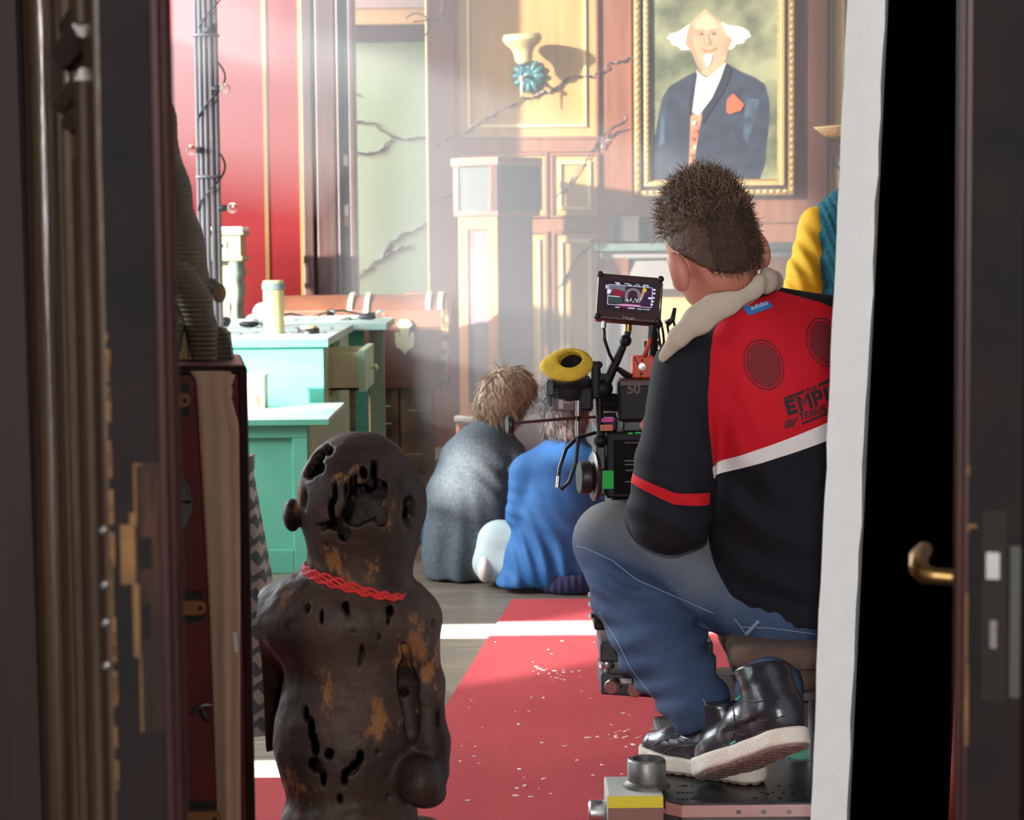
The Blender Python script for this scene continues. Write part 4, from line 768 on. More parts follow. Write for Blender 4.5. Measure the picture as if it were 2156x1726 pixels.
# trunk on crates
YT = 11.45; xt1 = X_(940, YT); xt0 = X_(560, YT); zt0 = Q(880, 818, YT)[2]; zt1 = Q(880, 640, YT)[2]
tk = thing('steamer_trunk', 'large brown leather steamer trunk with brass lock resting on crates', 'trunk', ((xt0 + xt1) / 2, YT + 0.27, zt0))
ob('body', MB().box((xt0, YT, zt0), (xt1, YT + 0.55, zt1 - 0.11)), 'trunkleather', tk, smooth=0, bev=0.012)
n = 10; lidp = []; dY = 0.55
for k in range(n + 1):
    t = k / n; lidp.append((xt0 - 0.008, YT - 0.008 + (dY + 0.016) * t, zt1 - 0.03 + 0.075 * math.sin(math.pi * t) ** 0.7))
lid = ob('lid', MB().prism([(xt0 - 0.008, YT - 0.008, zt1 - 0.125)] + lidp + [(xt0 - 0.008, YT + dY + 0.008, zt1 - 0.125)], (xt1 - xt0 + 0.016, 0, 0)), 'trunkleather', tk, bev=0.006)
for px in (735, 770, 900, 925):
    xx = X_(px, YT); ob('lid_slat', MB().prism([(xx - 0.012, a[1], a[2] + 0.0) for a in lidp] + [(xx - 0.012, a[1], a[2] + 0.013) for a in reversed(lidp)], (0.024, 0, 0)), 'slat', lid)
mb = MB(); xx = X_(770, YT)
ob('slat_end', MB().box((xx - 0.014, YT - 0.02, zt1 - 0.075), (xx + 0.014, YT - 0.006, zt1 - 0.02)), 'slat', lid, smooth=0, bev=0.003)
for (z0_, z1_) in ((zt0, zt1 - 0.125), (zt1 - 0.125, zt1 - 0.03)):
    ob('edge_binding', MB().box((xt1 - 0.03, YT - 0.014, z0_ + 0.002), (xt1 + 0.012, YT + 0.03, z1_)), 'trunkedge', tk, smooth=0, bev=0.004)
ob('edge_binding', MB().box((xt0, YT - 0.012, zt0 + 0.001), (xt1, YT, zt0 + 0.03)), 'trunkleather', tk, smooth=0, bev=0.003)
zl_ = Q(850, 700, YT)[2]; xl_ = X_(851, YT)
shield = [(-0.05, 0.045), (-0.03, 0.05), (-0.028, 0.03), (0.028, 0.03), (0.03, 0.05), (0.05, 0.045), (0.05, 0.0), (0.045, -0.03), (0.02, -0.045), (0, -0.07), (-0.02, -0.045), (-0.045, -0.03), (-0.05, 0.0)]
lk = ob('lock_plate', MB().prism([(xl_ + a, YT - 0.022, zl_ - 0.045 + b) for a, b in shield], (0, 0.01, 0)), 'brass_bright', tk, smooth=0)
ob('hasp', MB().prism([(xl_ + a, YT - 0.03, zl_ + 0.03 + b) for a, b in ((-0.02, 0.04), (0.02, 0.04), (0.04, 0.015), (0.025, -0.01), (0.02, -0.055), (-0.02, -0.055), (-0.025, -0.01), (-0.04, 0.015))], (0, 0.012, 0)), 'brass_bright', lk, smooth=0)
pz = Q(855, 625, YT + 0.3); ob('handle', MB().tube([pz + [-0.03, 0.1, -0.02], pz + [0.0, 0.1, 0.01], pz + [0.06, 0.1, 0.012], pz + [0.1, 0.1, -0.02]], 0.016, 8), 'trunkleather', lid)
# crates below
def crate(label, x0, x1, y0, y1, z0, z1):
    c = thing('wooden_crate', label, 'crate', ((x0 + x1) / 2, (y0 + y1) / 2, z0), group='crates under the brown trunk')
    n = max(2, round((z1 - z0) / 0.1)); hh = (z1 - z0) / n
    for k in range(n): ob('slat', MB().box((x0, y0, z0 + k * hh + 0.002), (x1, y0 + 0.015, z0 + (k + 1) * hh - 0.002)), 'crate', c, smooth=0); ob('slat', MB().box((x1 - 0.015, y0 + 0.015, z0 + k * hh + 0.002), (x1, y1, z0 + (k + 1) * hh - 0.002)), 'crate', c, smooth=0)
    ob('post', MB().box((x1 - 0.04, y0 - 0.012, z0), (x1 - 0.002, y0, z1)), 'crate', c, smooth=0); ob('post', MB().box((x0 + 0.002, y0 - 0.012, z0), (x0 + 0.03, y0, z1)), 'crate', c, smooth=0)
    ob('top_board', MB().box((x0, y0 + 0.015, z1 - 0.015), (x1 - 0.015, y1, z1)), 'crate', c, smooth=0); return c
xm = X_(838, YT + 0.02); xe = X_(905, YT + 0.02)
c1 = crate('stencilled wooden crate under the left part of the trunk', xt0 + 0.1, xm - 0.004, YT + 0.02, YT + 0.5, 0.0, zt0)
c2 = crate('lower stained crate under the right part of the trunk', xm + 0.004, xe, YT + 0.02, YT + 0.5, 0.0, zt0 / 2)
crate('upper stained crate directly under the right part of the trunk', xm + 0.004, xe, YT + 0.02, YT + 0.5, zt0 / 2, zt0)
tv, tf = text_mesh('EN', 0.07); pz = Q(812, 918, YT); tv = np.array([[pz[0] + a, YT + 0.02 - 0.001, pz[2] + b] for a, b, _ in tv]); mesh_obj('stencil', tv, tf, 'cavity', c1, smooth=0)
# ================================================================== RED SUITCASE STANDING ON END BEHIND THE DOOR
YS = 2.66; zsT = Q(450, 768, YS)[2]; sx = lambda px: Q(px, 1100, YS)[0]
su = thing('red_suitcase', 'tall dark red suitcase standing on end behind the left door leaf with torn tan lining', 'suitcase', (sx(410), YS + 0.15, 0))
ob('shell', MB().prism([(sx(240), YS, 0.007), (sx(527), YS, 0.007), (Q(516, 1100, YS + 0.26)[0], YS + 0.26, 0.007), (Q(240, 1100, YS + 0.26)[0], YS + 0.26, 0.007)], (0, 0, zsT - 0.007)), 'trunkred', su, smooth=0, bev=0.006)
ob('top_rim', MB().box((sx(242), YS - 0.004, zsT - 0.012), (sx(526), YS + 0.002, zsT - 0.001)), 'bead_red', su, smooth=0, bev=0.003)
ob('corner_strip', MB().box((sx(508), YS - 0.005, 0.0), (sx(527), YS + 0.001, zsT - 0.004)), 'bead_red', su, smooth=0, bev=0.002)
rng = np.random.RandomState(21)
L = [(398, 782), (412, 800), (416, 860), (424, 1000), (433, 1150), (441, 1300), (449, 1500), (457, 1740), (475, 2200)]
Rr = [(497, 782), (489, 805), (489, 840), (494, 862), (503, 895), (506, 1150), (506, 1300), (506, 1500), (507, 1740), (508, 2200)]
def interp(pl_, y): return float(np.interp(y, [p[1] for p in pl_], [p[0] for p in pl_]))
mb = MB(); vs = []; ny, nx = 60, 12
for j in range(ny):
    y = 782 + (2150 - 782) * (j / (ny - 1)) ** 1.3
    for i in range(nx):
        t = i / (nx - 1); a, b = interp(L, y), interp(Rr, y); px = a + (b - a) * t + (rng.normal(0, 1.0) if i == nx - 1 and y < 900 else 0)
        bul = 0.012 * math.sin(math.pi * min(1, t * 1.15)) ** 0.8 + 0.003 * math.sin(t * 9 + y * 0.002) + 0.004
        p = Q(px, y, YS - bul); vs.append(p)
vs2 = [np.array([p[0], YS - 0.0005, p[2]]) for p in vs]
fs = [(j * nx + i, j * nx + i + 1, (j + 1) * nx + i + 1, (j + 1) * nx + i) for j in range(ny - 1) for i in range(nx - 1)]
o_ = ny * nx; brd = [i for i in range(nx)] + [j * nx + nx - 1 for j in range(1, ny)] + [(ny - 1) * nx + i for i in range(nx - 2, -1, -1)] + [j * nx for j in range(ny - 2, 0, -1)]
fs += [(brd[k], brd[(k + 1) % len(brd)], brd[(k + 1) % len(brd)] + o_, brd[k] + o_) for k in range(len(brd))]
ob('torn_lining', mb.add(vs + vs2, fs), 'tan_canvas', su, smooth=60)
for y0, y1 in ((825, 857), (1260, 1292), (1702, 1735)):
    xa, xb_ = {825: (350, 411), 1260: (360, 434), 1702: (370, 456)}[y0]; zc = (Q(400, y0, YS)[2] + Q(400, y1, YS)[2]) / 2; hz = 0.0092
    pts = [(sx(xa), YS - 0.016, zc - hz)] + [(sx(xb_) - hz + hz * math.cos(t), YS - 0.016, zc + hz * math.sin(t)) for t in np.linspace(-1.57, 1.57, 9)] + [(sx(xa), YS - 0.016, zc + hz)]
    tb_ = ob('leather_tab', MB().prism(pts, (0, 0.015, 0)), 'leather_tab', su, smooth=0, bev=0.002)
    ob('stud', MB().ball((sx(xb_ - 12), YS - 0.016, zc), (0.003, 0.002, 0.003), 8, 6), 'cavity', tb_)
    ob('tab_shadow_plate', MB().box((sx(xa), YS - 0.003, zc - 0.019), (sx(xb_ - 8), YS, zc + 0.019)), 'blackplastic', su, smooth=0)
zc = Q(395, 1055, YS)[2]; pts = [(sx(380) + 0.0165 * math.cos(t) * (1 + 0.06 * math.cos(5 * t)), YS - 0.006, zc + 0.032 * math.sin(t) * (1 + 0.06 * math.cos(5 * t))) for t in np.linspace(0, 2 * math.pi, 24, endpoint=False)]
lp_ = ob('lock_plate', MB().prism(pts, (0, 0.005, 0)), 'old_steel', su, smooth=0)
ob('keyhole', MB().box((sx(383), YS - 0.0075, zc - 0.0015), (sx(405), YS - 0.0055, zc + 0.0015)), 'mortise', lp_, smooth=0)
for q in (1027, 1084): ob('rivet', MB().ball((sx(400), YS - 0.006, Q(400, q, YS)[2]), 0.0025, 8, 6), 'rust', lp_)
zc = Q(420, 1492, YS)[2]; mb = MB().tube([(sx(400), YS - 0.008, zc - 0.004), (sx(410), YS - 0.014, zc + 0.004), (sx(425), YS - 0.014, zc + 0.008), (sx(444), YS - 0.008, zc + 0.006)], 0.0025, 8).tube([(sx(418), YS - 0.012, zc + 0.006), (sx(430), YS - 0.018, zc - 0.006), (sx(432), YS - 0.008, zc - 0.012)], 0.0025, 8)
ob('latch', mb, 'old_steel', su)
zc = Q(493, 1348, YS)[2]; ob('price_sticker', MB().obox((sx(494), YS - 0.012, zc), (0.0028, 0.0006, 0.0125), ((1, 0, 0.06), (0, 1, 0), (-0.06, 0, 1))), 'paper', su, smooth=0)
zc = Q(530, 977, YS)[2]; ob('side_hinge', MB().box((sx(526), YS + 0.0, zc - 0.01), (sx(527) + 0.003, YS + 0.03, zc + 0.01)), 'steel', su, smooth=0)
# houndstooth cloth hanging behind the suitcase
hmt = bpy.data.materials.new('houndstooth'); hmt.use_nodes = True; nt = hmt.node_tree; b = nt.nodes['Principled BSDF']; b.inputs['Roughness'].default_value = 0.9
tc = nt.nodes.new('ShaderNodeTexCoord'); sep = nt.nodes.new('ShaderNodeSeparateXYZ'); nt.links.new(tc.outputs['UV'], sep.inputs[0])
def mth(op, a, b_=None):
    n = nt.nodes.new('ShaderNodeMath'); n.operation = op
    for i, q in enumerate((a, b_)):
        if q is None: continue
        if isinstance(q, (int, float)): n.inputs[i].default_value = q
        else: nt.links.new(q, n.inputs[i])
    return n.outputs[0]
u_, v_ = sep.outputs[0], sep.outputs[1]
tri = mth('ABSOLUTE', mth('SUBTRACT', mth('FRACT', mth('MULTIPLY', u_, 11.0)), 0.5)); vv = mth('FRACT', mth('ADD', mth('MULTIPLY', v_, 8.0), mth('MULTIPLY', tri, 0.75)))
fac = mth('GREATER_THAN', vv, 0.5); mx = nt.nodes.new('ShaderNodeMix'); mx.data_type = 'RGBA'; nt.links.new(fac, mx.inputs['Factor'])
mx.inputs['A'].default_value = (0.42, 0.34, 0.27, 1); mx.inputs['B'].default_value = (0.1, 0.105, 0.1, 1); nt.links.new(mx.outputs['Result'], b.inputs['Base Color'])
YH = 3.5; ht = thing('houndstooth_cloth', 'grey and beige houndstooth cloth draped over a post beside the green cabinet', 'cloth', (Q(500, 1300, YH)[0], YH, 0))
top = Q(512, 960, YH); mb = MB(); n1, n2 = 24, 40; vs = []; uv = []
for j in range(n1):
    t = j / (n1 - 1); z = top[2] * (1 - t) + 0.46 * t
    for i in range(n2):
        a = 2 * math.pi * i / n2; r_ = (22 + 88 * t) * YH / F * (1 + 0.05 * math.sin(7 * a)); vs.append((Q(506, 1000, YH)[0] + r_ * math.cos(a), YH + 0.9 * r_ * math.sin(a), z)); uv.append((i / n2 * (0.5 + t), t * 1.9))
mb.add(vs, [(j * n2 + i, j * n2 + (i + 1) % n2, (j + 1) * n2 + (i + 1) % n2, (j + 1) * n2 + i) for j in range(n1 - 1) for i in range(n2)] + [tuple(range(n2))])
oc = ob('drape', mb, hmt, ht, smooth=180, fix=False); ul = oc.data.uv_layers.new(name='UVMap')
for lpp in oc.data.loops: ul.data[lpp.index].uv = uv[lpp.vertex_index]
ob('post', MB().cyl((Q(500, 1000, YH)[0], YH, 0.007), (Q(500, 1000, YH)[0], YH, top[2] - 0.002), 0.006, n=8), 'dkwood', ht)
# ================================================================== CARVED BIRD ON THE SUITCASE
YBd = 2.78; sB = YBd / F; bi = thing('carved_bird', 'dark ridged wooden bird carving with scaled breast standing on the red suitcase', 'carving', (Q(430, 765, YBd)[0], YBd, zsT))
q = lambda px, py, dy=0: Q(px, py, YBd + dy)
w1 = [q(300, 60), q(322, 250), q(345, 400), q(368, 510), q(385, 585)]; r1 = [25 * sB, 42 * sB, 50 * sB, 55 * sB, 56 * sB]
def wing(X, Y, Z):
    d = chain(X, Y, Z, w1, r1, 0.02, 1.0)
    return d + 0.0006 * np.abs(np.sin((Z * 1.0 + 0.25 * X) * math.pi / 0.0105)) + smax(-(Z - q(400, 615)[2] + 0.9 * (X - q(440, 0)[0])), d * 0 - 1, 0.001) * 0
lo = np.array([q(340, 0)[0] - 0.06, YBd - 0.05, q(0, 660)[2]]); hi = np.array([q(450, 0)[0], YBd + 0.05, q(0, 90)[2]])
sdf_obj('wing', wing, lo, hi, 0.0026, 'horn', bi)
w2 = [q(345, 545, -0.025), q(385, 590, -0.03), q(412, 635, -0.03), q(425, 690, -0.028), q(428, 762, -0.02)]; r2 = [26 * sB, 30 * sB, 30 * sB, 28 * sB, 30 * sB]
def neck(X, Y, Z):
    return chain(X, Y, Z, w2, r2, 0.015) + 0.0006 * np.abs(np.sin((Z + 0.45 * (X - q(410, 0)[0]) + 9 * (X - q(405, 0)[0]) ** 2) * math.pi / 0.0105))
sdf_obj('neck', neck, np.array([q(330, 0)[0], YBd - 0.07, zsT]), np.array([q(470, 0)[0], YBd + 0.02, q(0, 500)[2]]), 0.0026, 'horn', bi)
def chest(X, Y, Z):
    return chain(X, Y, Z, [q(360, 600), q(385, 690), q(395, 762)], [28 * sB, 36 * sB, 32 * sB], 0.02) + 0.002 * np.abs(np.sin((Z + X) * 190) * np.sin((Z - X) * 190))
sdf_obj('scaled_breast', chest, np.array([q(315, 0)[0], YBd - 0.04, zsT]), np.array([q(440, 0)[0], YBd + 0.04, q(0, 560)[2]]), 0.003, 'tanwood', bi)
mb = MB().prism([q(448, 768), q(452, 690), q(462, 686), q(480, 702), q(490, 768)], (0, 0.03, 0)); ob('tail_feather', mb, 'horn', bi, smooth=0, bev=0.003)
for k in range(5): a, b_ = q(458 + 6 * k, 698 + 4 * k, -0.001), q(455 + 8 * k, 764, -0.001); ob('feather_ridge', MB().tube([a, b_], 0.0014, 6), 'horn', bi)
for pts in ([(370, 765), (385, 690), (375, 680), (362, 760)],): ob('tail_feather', MB().prism([q(*p, -0.045) for p in pts], (0, 0.02, 0)), 'horn', bi, smooth=0, bev=0.002)
ob('beak', MB().tube([q(425, 600, 0.01), q(448, 603, 0.01), q(458, 612, 0.01)], [0.012, 0.011, 0.008], 10), 'pipe', bi)
ob('knob', MB().ball(q(461, 617, 0.01), (0.0095, 0.011, 0.0125), 14, 10), 'tanwood', bi, smooth=180)
# ================================================================== CARVED FIGURE
m = mat('statue', (0.012, 0.0065, 0.0055), 0.6, c2=(0.052, 0.029, 0.021), scale=8, detail=6, bump=0.35, bscale=40, Specular_IOR_Level=0.22); nt = m.node_tree; b = nt.nodes['Principled BSDF']
src = b.inputs['Base Color'].links[0].from_socket
tc = nt.nodes.new('ShaderNodeTexCoord'); mpn = nt.nodes.new('ShaderNodeMapping'); mpn.inputs['Scale'].default_value = (1.0, 1.0, 0.6); nt.links.new(tc.outputs['Object'], mpn.inputs[0])
n3 = nt.nodes.new('ShaderNodeTexNoise'); n3.inputs['Scale'].default_value = 14; n3.inputs['Detail'].default_value = 7; n3.inputs['Roughness'].default_value = 0.7; nt.links.new(mpn.outputs[0], n3.inputs['Vector'])
rp = nt.nodes.new('ShaderNodeValToRGB'); rp.color_ramp.elements[0].position = 0.575; rp.color_ramp.elements[1].position = 0.625; nt.links.new(n3.outputs['Fac'], rp.inputs[0])
mx = nt.nodes.new('ShaderNodeMix'); mx.data_type = 'RGBA'; nt.links.new(rp.outputs[0], mx.inputs['Factor']); nt.links.new(src, mx.inputs['A']); mx.inputs['B'].default_value = (0.16, 0.068, 0.024, 1); nt.links.new(mx.outputs['Result'], b.inputs['Base Color'])
M['statue'] = m
YS_ = 3.0; sS = YS_ / F; S = lambda px, py, dy=0.0: Q(px, py, YS_ + dy)
sf = thing('carved_figure', 'weathered dark wooden carved figure seen from behind with rotted holes in decayed wood', 'sculpture', (S(745, 0)[0], YS_ + 0.02, 0))
holes = [  # px, py, rx, ry, depth
    (668, 960, 20, 16, .03), (660, 985, 26, 20, .03), (690, 950, 14, 12, .03), (650, 1000, 16, 10, .02), (765, 1060, 38, 42, .035), (790, 1035, 28, 26, .03), (745, 1085, 28, 26, .03), (800, 1025, 16, 12, .03), (805, 1090, 14, 22, .025),
    (786, 985, 7, 24, .02), (765, 995, 9, 14, .02), (738, 1015, 4, 20, .015), (748, 1012, 3, 18, .015), (728, 1030, 4, 22, .015), (705, 1035, 5, 26, .015), (697, 1075, 8, 26, .02), (705, 1105, 16, 14, .03), (725, 1125, 14, 18, .03), (690, 1105, 12, 9, .02),
    (640, 1050, 9, 26, .012), (675, 1110, 14, 8, .012), (862, 1085, 15, 38, .02), (858, 1060, 10, 16, .02), (686, 1148, 5, 7, .012),
    (622, 1212, 9, 5, .012), (648, 1280, 6, 12, .012), (677, 1298, 4, 18, .015), (727, 1277, 7, 9, .018), (731, 1290, 4, 9, .012), (821, 1286, 8, 13, .02), (817, 1308, 3, 10, .012), (912, 1315, 5, 11, .012),
    (762, 1375, 4, 22, .012), (757, 1395, 3, 14, .012), (798, 1340, 3, 9, .01), (743, 1330, 3, 3, .01), (645, 1502, 6, 16, .016), (655, 1535, 8, 26, .018), (664, 1570, 9, 26, .018), (664, 1612, 17, 17, .02), (680, 1640, 7, 22, .02), (694, 1588, 11, 12, .016),
    (758, 1595, 7, 16, .025), (748, 1612, 10, 12, .025), (735, 1625, 13, 7, .02), (724, 1640, 6, 18, .02), (794, 1583, 4, 6, .012), (715, 1682, 6, 13, .015), (816, 1677, 5, 5, .01), (921, 1510, 4, 22, .012)]
def figure(X, Y, Z):
    g = lambda px, py, rx, ry, rd, dy=0: ell(X, Y, Z, S(px, py, dy), (rx * sS, rd, ry * sS))
    head = g(757, 1047, 131, 142, 0.095, 0.02)
    head = smin(head, g(800, 1080, 92, 128, 0.085, 0.035), 0.02)
    head = smin(head, chain(X, Y, Z, [S(762, 1080, 0.03), S(757, 1205, 0.03)], [118 * sS, 112 * sS], 0.02), 0.02)
    head = smin(head, g(878, 1055, 14, 30, 0.03, 0.03), 0.015)
    d = head
    d = smin(d, g(615, 1085, 20, 35, 0.022, 0.02), 0.006)
    body = chain(X, Y, Z, [S(748, 1400, 0.04), S(730, 1560, 0.04), S(742, 1760, 0.04)], [150 * sS, 140 * sS, 118 * sS], 0.05, 1.1)
    body = smin(body, g(730, 1300, 200, 118, 0.105, 0.04), 0.03)
    ra = chain(X, Y, Z, [S(880, 1300, 0.03), S(897, 1440, 0.02), S(906, 1560, 0.01), S(912, 1625, 0.0)], [44 * sS, 34 * sS, 37 * sS, 34 * sS], 0.02)
    ra = smin(ra, g(884, 1640, 52, 55, 0.042, -0.015), 0.008); ra = smin(ra, g(900, 1668, 40, 32, 0.035, 0.0), 0.01)
    la = chain(X, Y, Z, [S(580, 1290, 0.05), S(556, 1420, 0.09), S(560, 1550, 0.1)], [50 * sS, 38 * sS, 34 * sS], 0.02)
    gap = chain(X, Y, Z, [S(842, 1350, -0.02), S(850, 1440, 0.0), S(866, 1545, 0.0)], [20 * sS, 27 * sS, 23 * sS], 0.01)
    gap2 = cap(X, Y, Z, S(848, 1440, 0.0), S(866, 1540, 0.14), 0.006, 0.01)
    body = smax(body, -chain(X, Y, Z, [S(842, 1345, -0.06), S(855, 1440, -0.05), S(872, 1575, -0.05)], [22 * sS, 40 * sS, 34 * sS], 0.01), 0.01)
    d = smin(d, body, 0.012); d = smin(d, la, 0.025); d = smin(d, ra, 0.02); d = smax(d, -smin(gap, gap2, 0.004), 0.006)
    d = smin(d, chain(X, Y, Z, [S(735, 1745, 0.04), S(735, 1800, 0.04)], [150 * sS, 175 * sS], 0.02) + 0.004 * nz(X, Y, Z, 120), 0.01)
    d = d + 0.0012 * nz(X, Y, Z, 60, 1) + 0.0008 * nz(X, Y, Z, 160, 2)
    if holes == 'outer': return d
    if holes: d = np.maximum(d, -(d + 0.013))
    wob = 0.0022 * nz(X, Y, Z, 240, 4)
    for px, py, rx, ry, dp in holes:
        # surface point: march along the view ray
        key = (px, py)
        c = hole_c[key]; e = ell(X, Y, Z, c, (rx * sS, dp, ry * sS)) + wob * min(1, rx / 12)
        d = smax(d, -e, 0.003)
    return d
# locate the holes on the surface first
hole_c = {}
_h = holes; holes = []
ts = np.linspace(2.75, 3.12, 180)
for hx in _h:
    P_ = np.array([Q(hx[0], hx[1], t) for t in ts]); dv = figure(P_[:, 0], P_[:, 1], P_[:, 2]); i = np.argmax(dv < 0.001) if (dv < 0.001).any() else int(np.argmin(dv))
    hole_c[(hx[0], hx[1])] = P_[i]
holes = _h
def shaded(x, y, z):  # shade inside the hollow painted near black, by depth below the surface
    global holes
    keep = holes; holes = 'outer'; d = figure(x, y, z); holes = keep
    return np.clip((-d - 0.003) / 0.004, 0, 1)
nt = M['statue'].node_tree; b = nt.nodes['Principled BSDF']; src = b.inputs['Base Color'].links[0].from_socket; at = nt.nodes.new('ShaderNodeAttribute'); at.attribute_name = 'shaded'
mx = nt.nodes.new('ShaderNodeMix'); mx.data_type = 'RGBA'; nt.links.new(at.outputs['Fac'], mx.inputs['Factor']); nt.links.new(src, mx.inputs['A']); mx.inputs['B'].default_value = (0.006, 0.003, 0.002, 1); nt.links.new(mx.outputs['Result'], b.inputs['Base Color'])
sdf_obj('figure_body', figure, np.array([S(515, 0)[0], YS_ - 0.12, S(0, 1775)[2]]), np.array([S(965, 0)[0], YS_ + 0.19, S(0, 895)[2]]), 0.0027, 'statue', sf, attrs={'shaded': shaded})
def stump(X, Y, Z):
    zt_ = S(735, 1755)[2]
    r_ = 0.115 + 0.02 * np.clip((zt_ - Z) / 0.4, 0, 1) + 0.006 * np.sin(7 * np.arctan2(Y - YS_ - 0.04, X - S(735, 0)[0]))
    return smax(np.sqrt((X - S(735, 0)[0]) ** 2 + (Y - YS_ - 0.04) ** 2) - r_, np.maximum(Z - zt_, 0.0095 - Z), 0.02) + 0.003 * nz(X, Y, Z, 90)
sdf_obj('stump', stump, np.array([S(735, 0)[0] - 0.17, YS_ - 0.14, -0.004]), np.array([S(735, 0)[0] + 0.17, YS_ + 0.22, S(0, 1740)[2]]), 0.008, 'statue', sf)
# red cord around the neck
nk = thing('red_cord_necklace', 'twisted red cord necklace round the neck of the carved figure', 'necklace', tuple(S(750, 1240, 0.03)))
c0 = S(757, 1212, 0.03)
for k in range(4):
    pts = []
    for t in np.linspace(0, 2 * math.pi, 150, endpoint=True):
        rx, ry = 0.076 + 0.001 * k, 0.085 + 0.0015 * k
        x = c0[0] + rx * math.cos(t); y = c0[1] + ry * math.sin(t)
        z = c0[2] + 0.004 - 0.013 * math.cos(t) - 0.011 * max(0, math.cos(t + 0.6)) ** 2 - 0.0032 * k * (0.3 + 0.7 * (0.5 + 0.5 * math.cos(t + 1.2))) + 0.0016 * math.sin(23 * t + 2.1 * k) + 0.004 * math.sin(2 * t + k) * 0.4
        pts.append((x + 0.001 * math.cos(31 * t + k), y + 0.001 * math.sin(29 * t + k), z))
    ob('strand', MB().tube(pts, 0.0021, 6, caps=False), 'redcord', nk, smooth=180)
# ================================================================== CAMERA OPERATOR
YM = 4.3; sM = YM / F; mq = lambda px, py, dy=0.0: Q(px, py, YM + dy)
zplate = Q(1550, 1690, 4.02)[2]
man = thing('person', 'camera operator in red and black track jacket seated on the dolly, back turned', 'person', (mq(1640, 0)[0], YM, zplate))
def fold(X, Y, Z, c, dirv, wl, amp, rad):
    dirv = unit(dirv); t = (X - c[0]) * dirv[0] + (Y - c[1]) * dirv[1] + (Z - c[2]) * dirv[2]
    d2 = ((X - c[0]) ** 2 + (Y - c[1]) ** 2 + (Z - c[2]) ** 2) / rad ** 2
    return amp * np.sin(t * 2 * math.pi / wl + 3 * nz(X, Y, Z, 14, wl * 10)) * np.exp(-d2)
LA = [mq(1458, 785, -.05), mq(1420, 985, -.06), mq(1412, 1075, -.04)]
def jacket(X, Y, Z):
    hip, mid, ch = mq(1745, 1285, .06), mq(1700, 1080, .04), mq(1650, 850, .0)
    d = chain(X, Y, Z, [hip, mid, ch, mq(1625, 770, -.01)], [172 * sM, 178 * sM, 172 * sM, 140 * sM], 0.06, 1.3)
    d = smin(d, cap(X, Y, Z, mq(1475, 778, -.02), mq(1800, 700, .05), 76 * sM, 76 * sM, 1.05), 0.07)
    d = smin(d, cap(X, Y, Z, mq(1573, 698, -.055), mq(1610, 770, -.02), 72 * sM, 125 * sM), 0.06)
    d = smin(d, cap(X, Y, Z, mq(1545, 1010, .02), mq(1590, 1200, .05), 66 * sM, 80 * sM), 0.05)
    d = smin(d, cap(X, Y, Z, mq(1640, 655, .0), mq(1760, 690, .04), 40 * sM, 52 * sM), 0.05)
    cutz = Z - (mq(1650, 1318)[2]); d = smax(d, -cutz, 0.012)
    arm = chain(X, Y, Z, LA, [86 * sM, 78 * sM, 86 * sM], 0.03)
    arm = smin(arm, cap(X, Y, Z, LA[2], mq(1385, 1085, .12), 84 * sM, 66 * sM), 0.03)
    arm = smin(arm, cap(X, Y, Z, mq(1385, 1085, .12), mq(1405, 960, .36), 66 * sM, 44 * sM), 0.03)
    arm = arm + fold(X, Y, Z, mq(1400, 1090, -.1), (0.5, 0, 1), 0.05, 0.004, 0.12)
    d = smin(d, arm, 0.022)
    ra = chain(X, Y, Z, [mq(1800, 705, .05), mq(1850, 960, .12), mq(1680, 1010, .36)], [78 * sM, 74 * sM, 48 * sM], 0.03)
    d = smin(d, ra, 0.03)
    d = d + fold(X, Y, Z, mq(1600, 1180, -.1), (0.35, 0, 1), 0.085, 0.006, 0.16) + fold(X, Y, Z, mq(1560, 1060, -.1), (0.7, 0, 0.7), 0.07, 0.004, 0.10) + fold(X, Y, Z, mq(1650, 1280, -.1), (0.2, 0, 1), 0.05, 0.002, 0.09)
    d = d + fold(X, Y, Z, mq(1540, 930, -.12), (0.9, 0, 0.2), 0.06, 0.003, 0.10)
    return d
JR = 0.0055
jlo = np.array([mq(1290, 0)[0], YM - .33, mq(0, 1330)[2]]); jhi = np.array([mq(1960, 0)[0], YM + .46, mq(0, 590)[2]])
# print plane of the back: u along the lettering, v down the spine, seen square to the cloth
UO = mq(1597, 640, -.1); UR = unit([math.cos(R(17)), 0.0, math.sin(R(17))]); UD = unit([math.sin(R(17)), 0, -math.cos(R(17))])
def uv_px(px, py):
    p = mq(px, py, -.12) - UO; return (float(p @ UR), float(p @ UD))
def uvw(x, y, z): return ((x - UO[0]) * UR[0] + (z - UO[2]) * UR[2], (x - UO[0]) * UD[0] + (z - UO[2]) * UD[2])
red_poly = [uv_px(*p) for p in ((1522, 664), (1505, 700), (1497, 740), (1490, 830), (1493, 900), (1504, 988), (1745, 890), (2000, 785), (2000, 660), (1800, 665), (1745, 640), (1640, 612), (1600, 632))]
white_poly = [uv_px(*p) for p in ((1501, 986), (1745, 888), (2000, 783), (2000, 822), (1745, 927), (1506, 1011))]
band_poly = [uv_px(*p) for p in ((1335, 1003), (1420, 1036), (1499, 1041), (1497, 1066), (1420, 1062), (1330, 1022))]
M['jacket'] = zone_mat('jacket', (0.009, 0.009, 0.013), [('yoke', (0.5, 0.008, 0.018)), ('stripe', (0.72, 0.68, 0.66)), ('band', (0.52, 0.012, 0.018))])
back = lambda x, y, z: np.where(y < YM + 0.05, 1.0, -1.0)
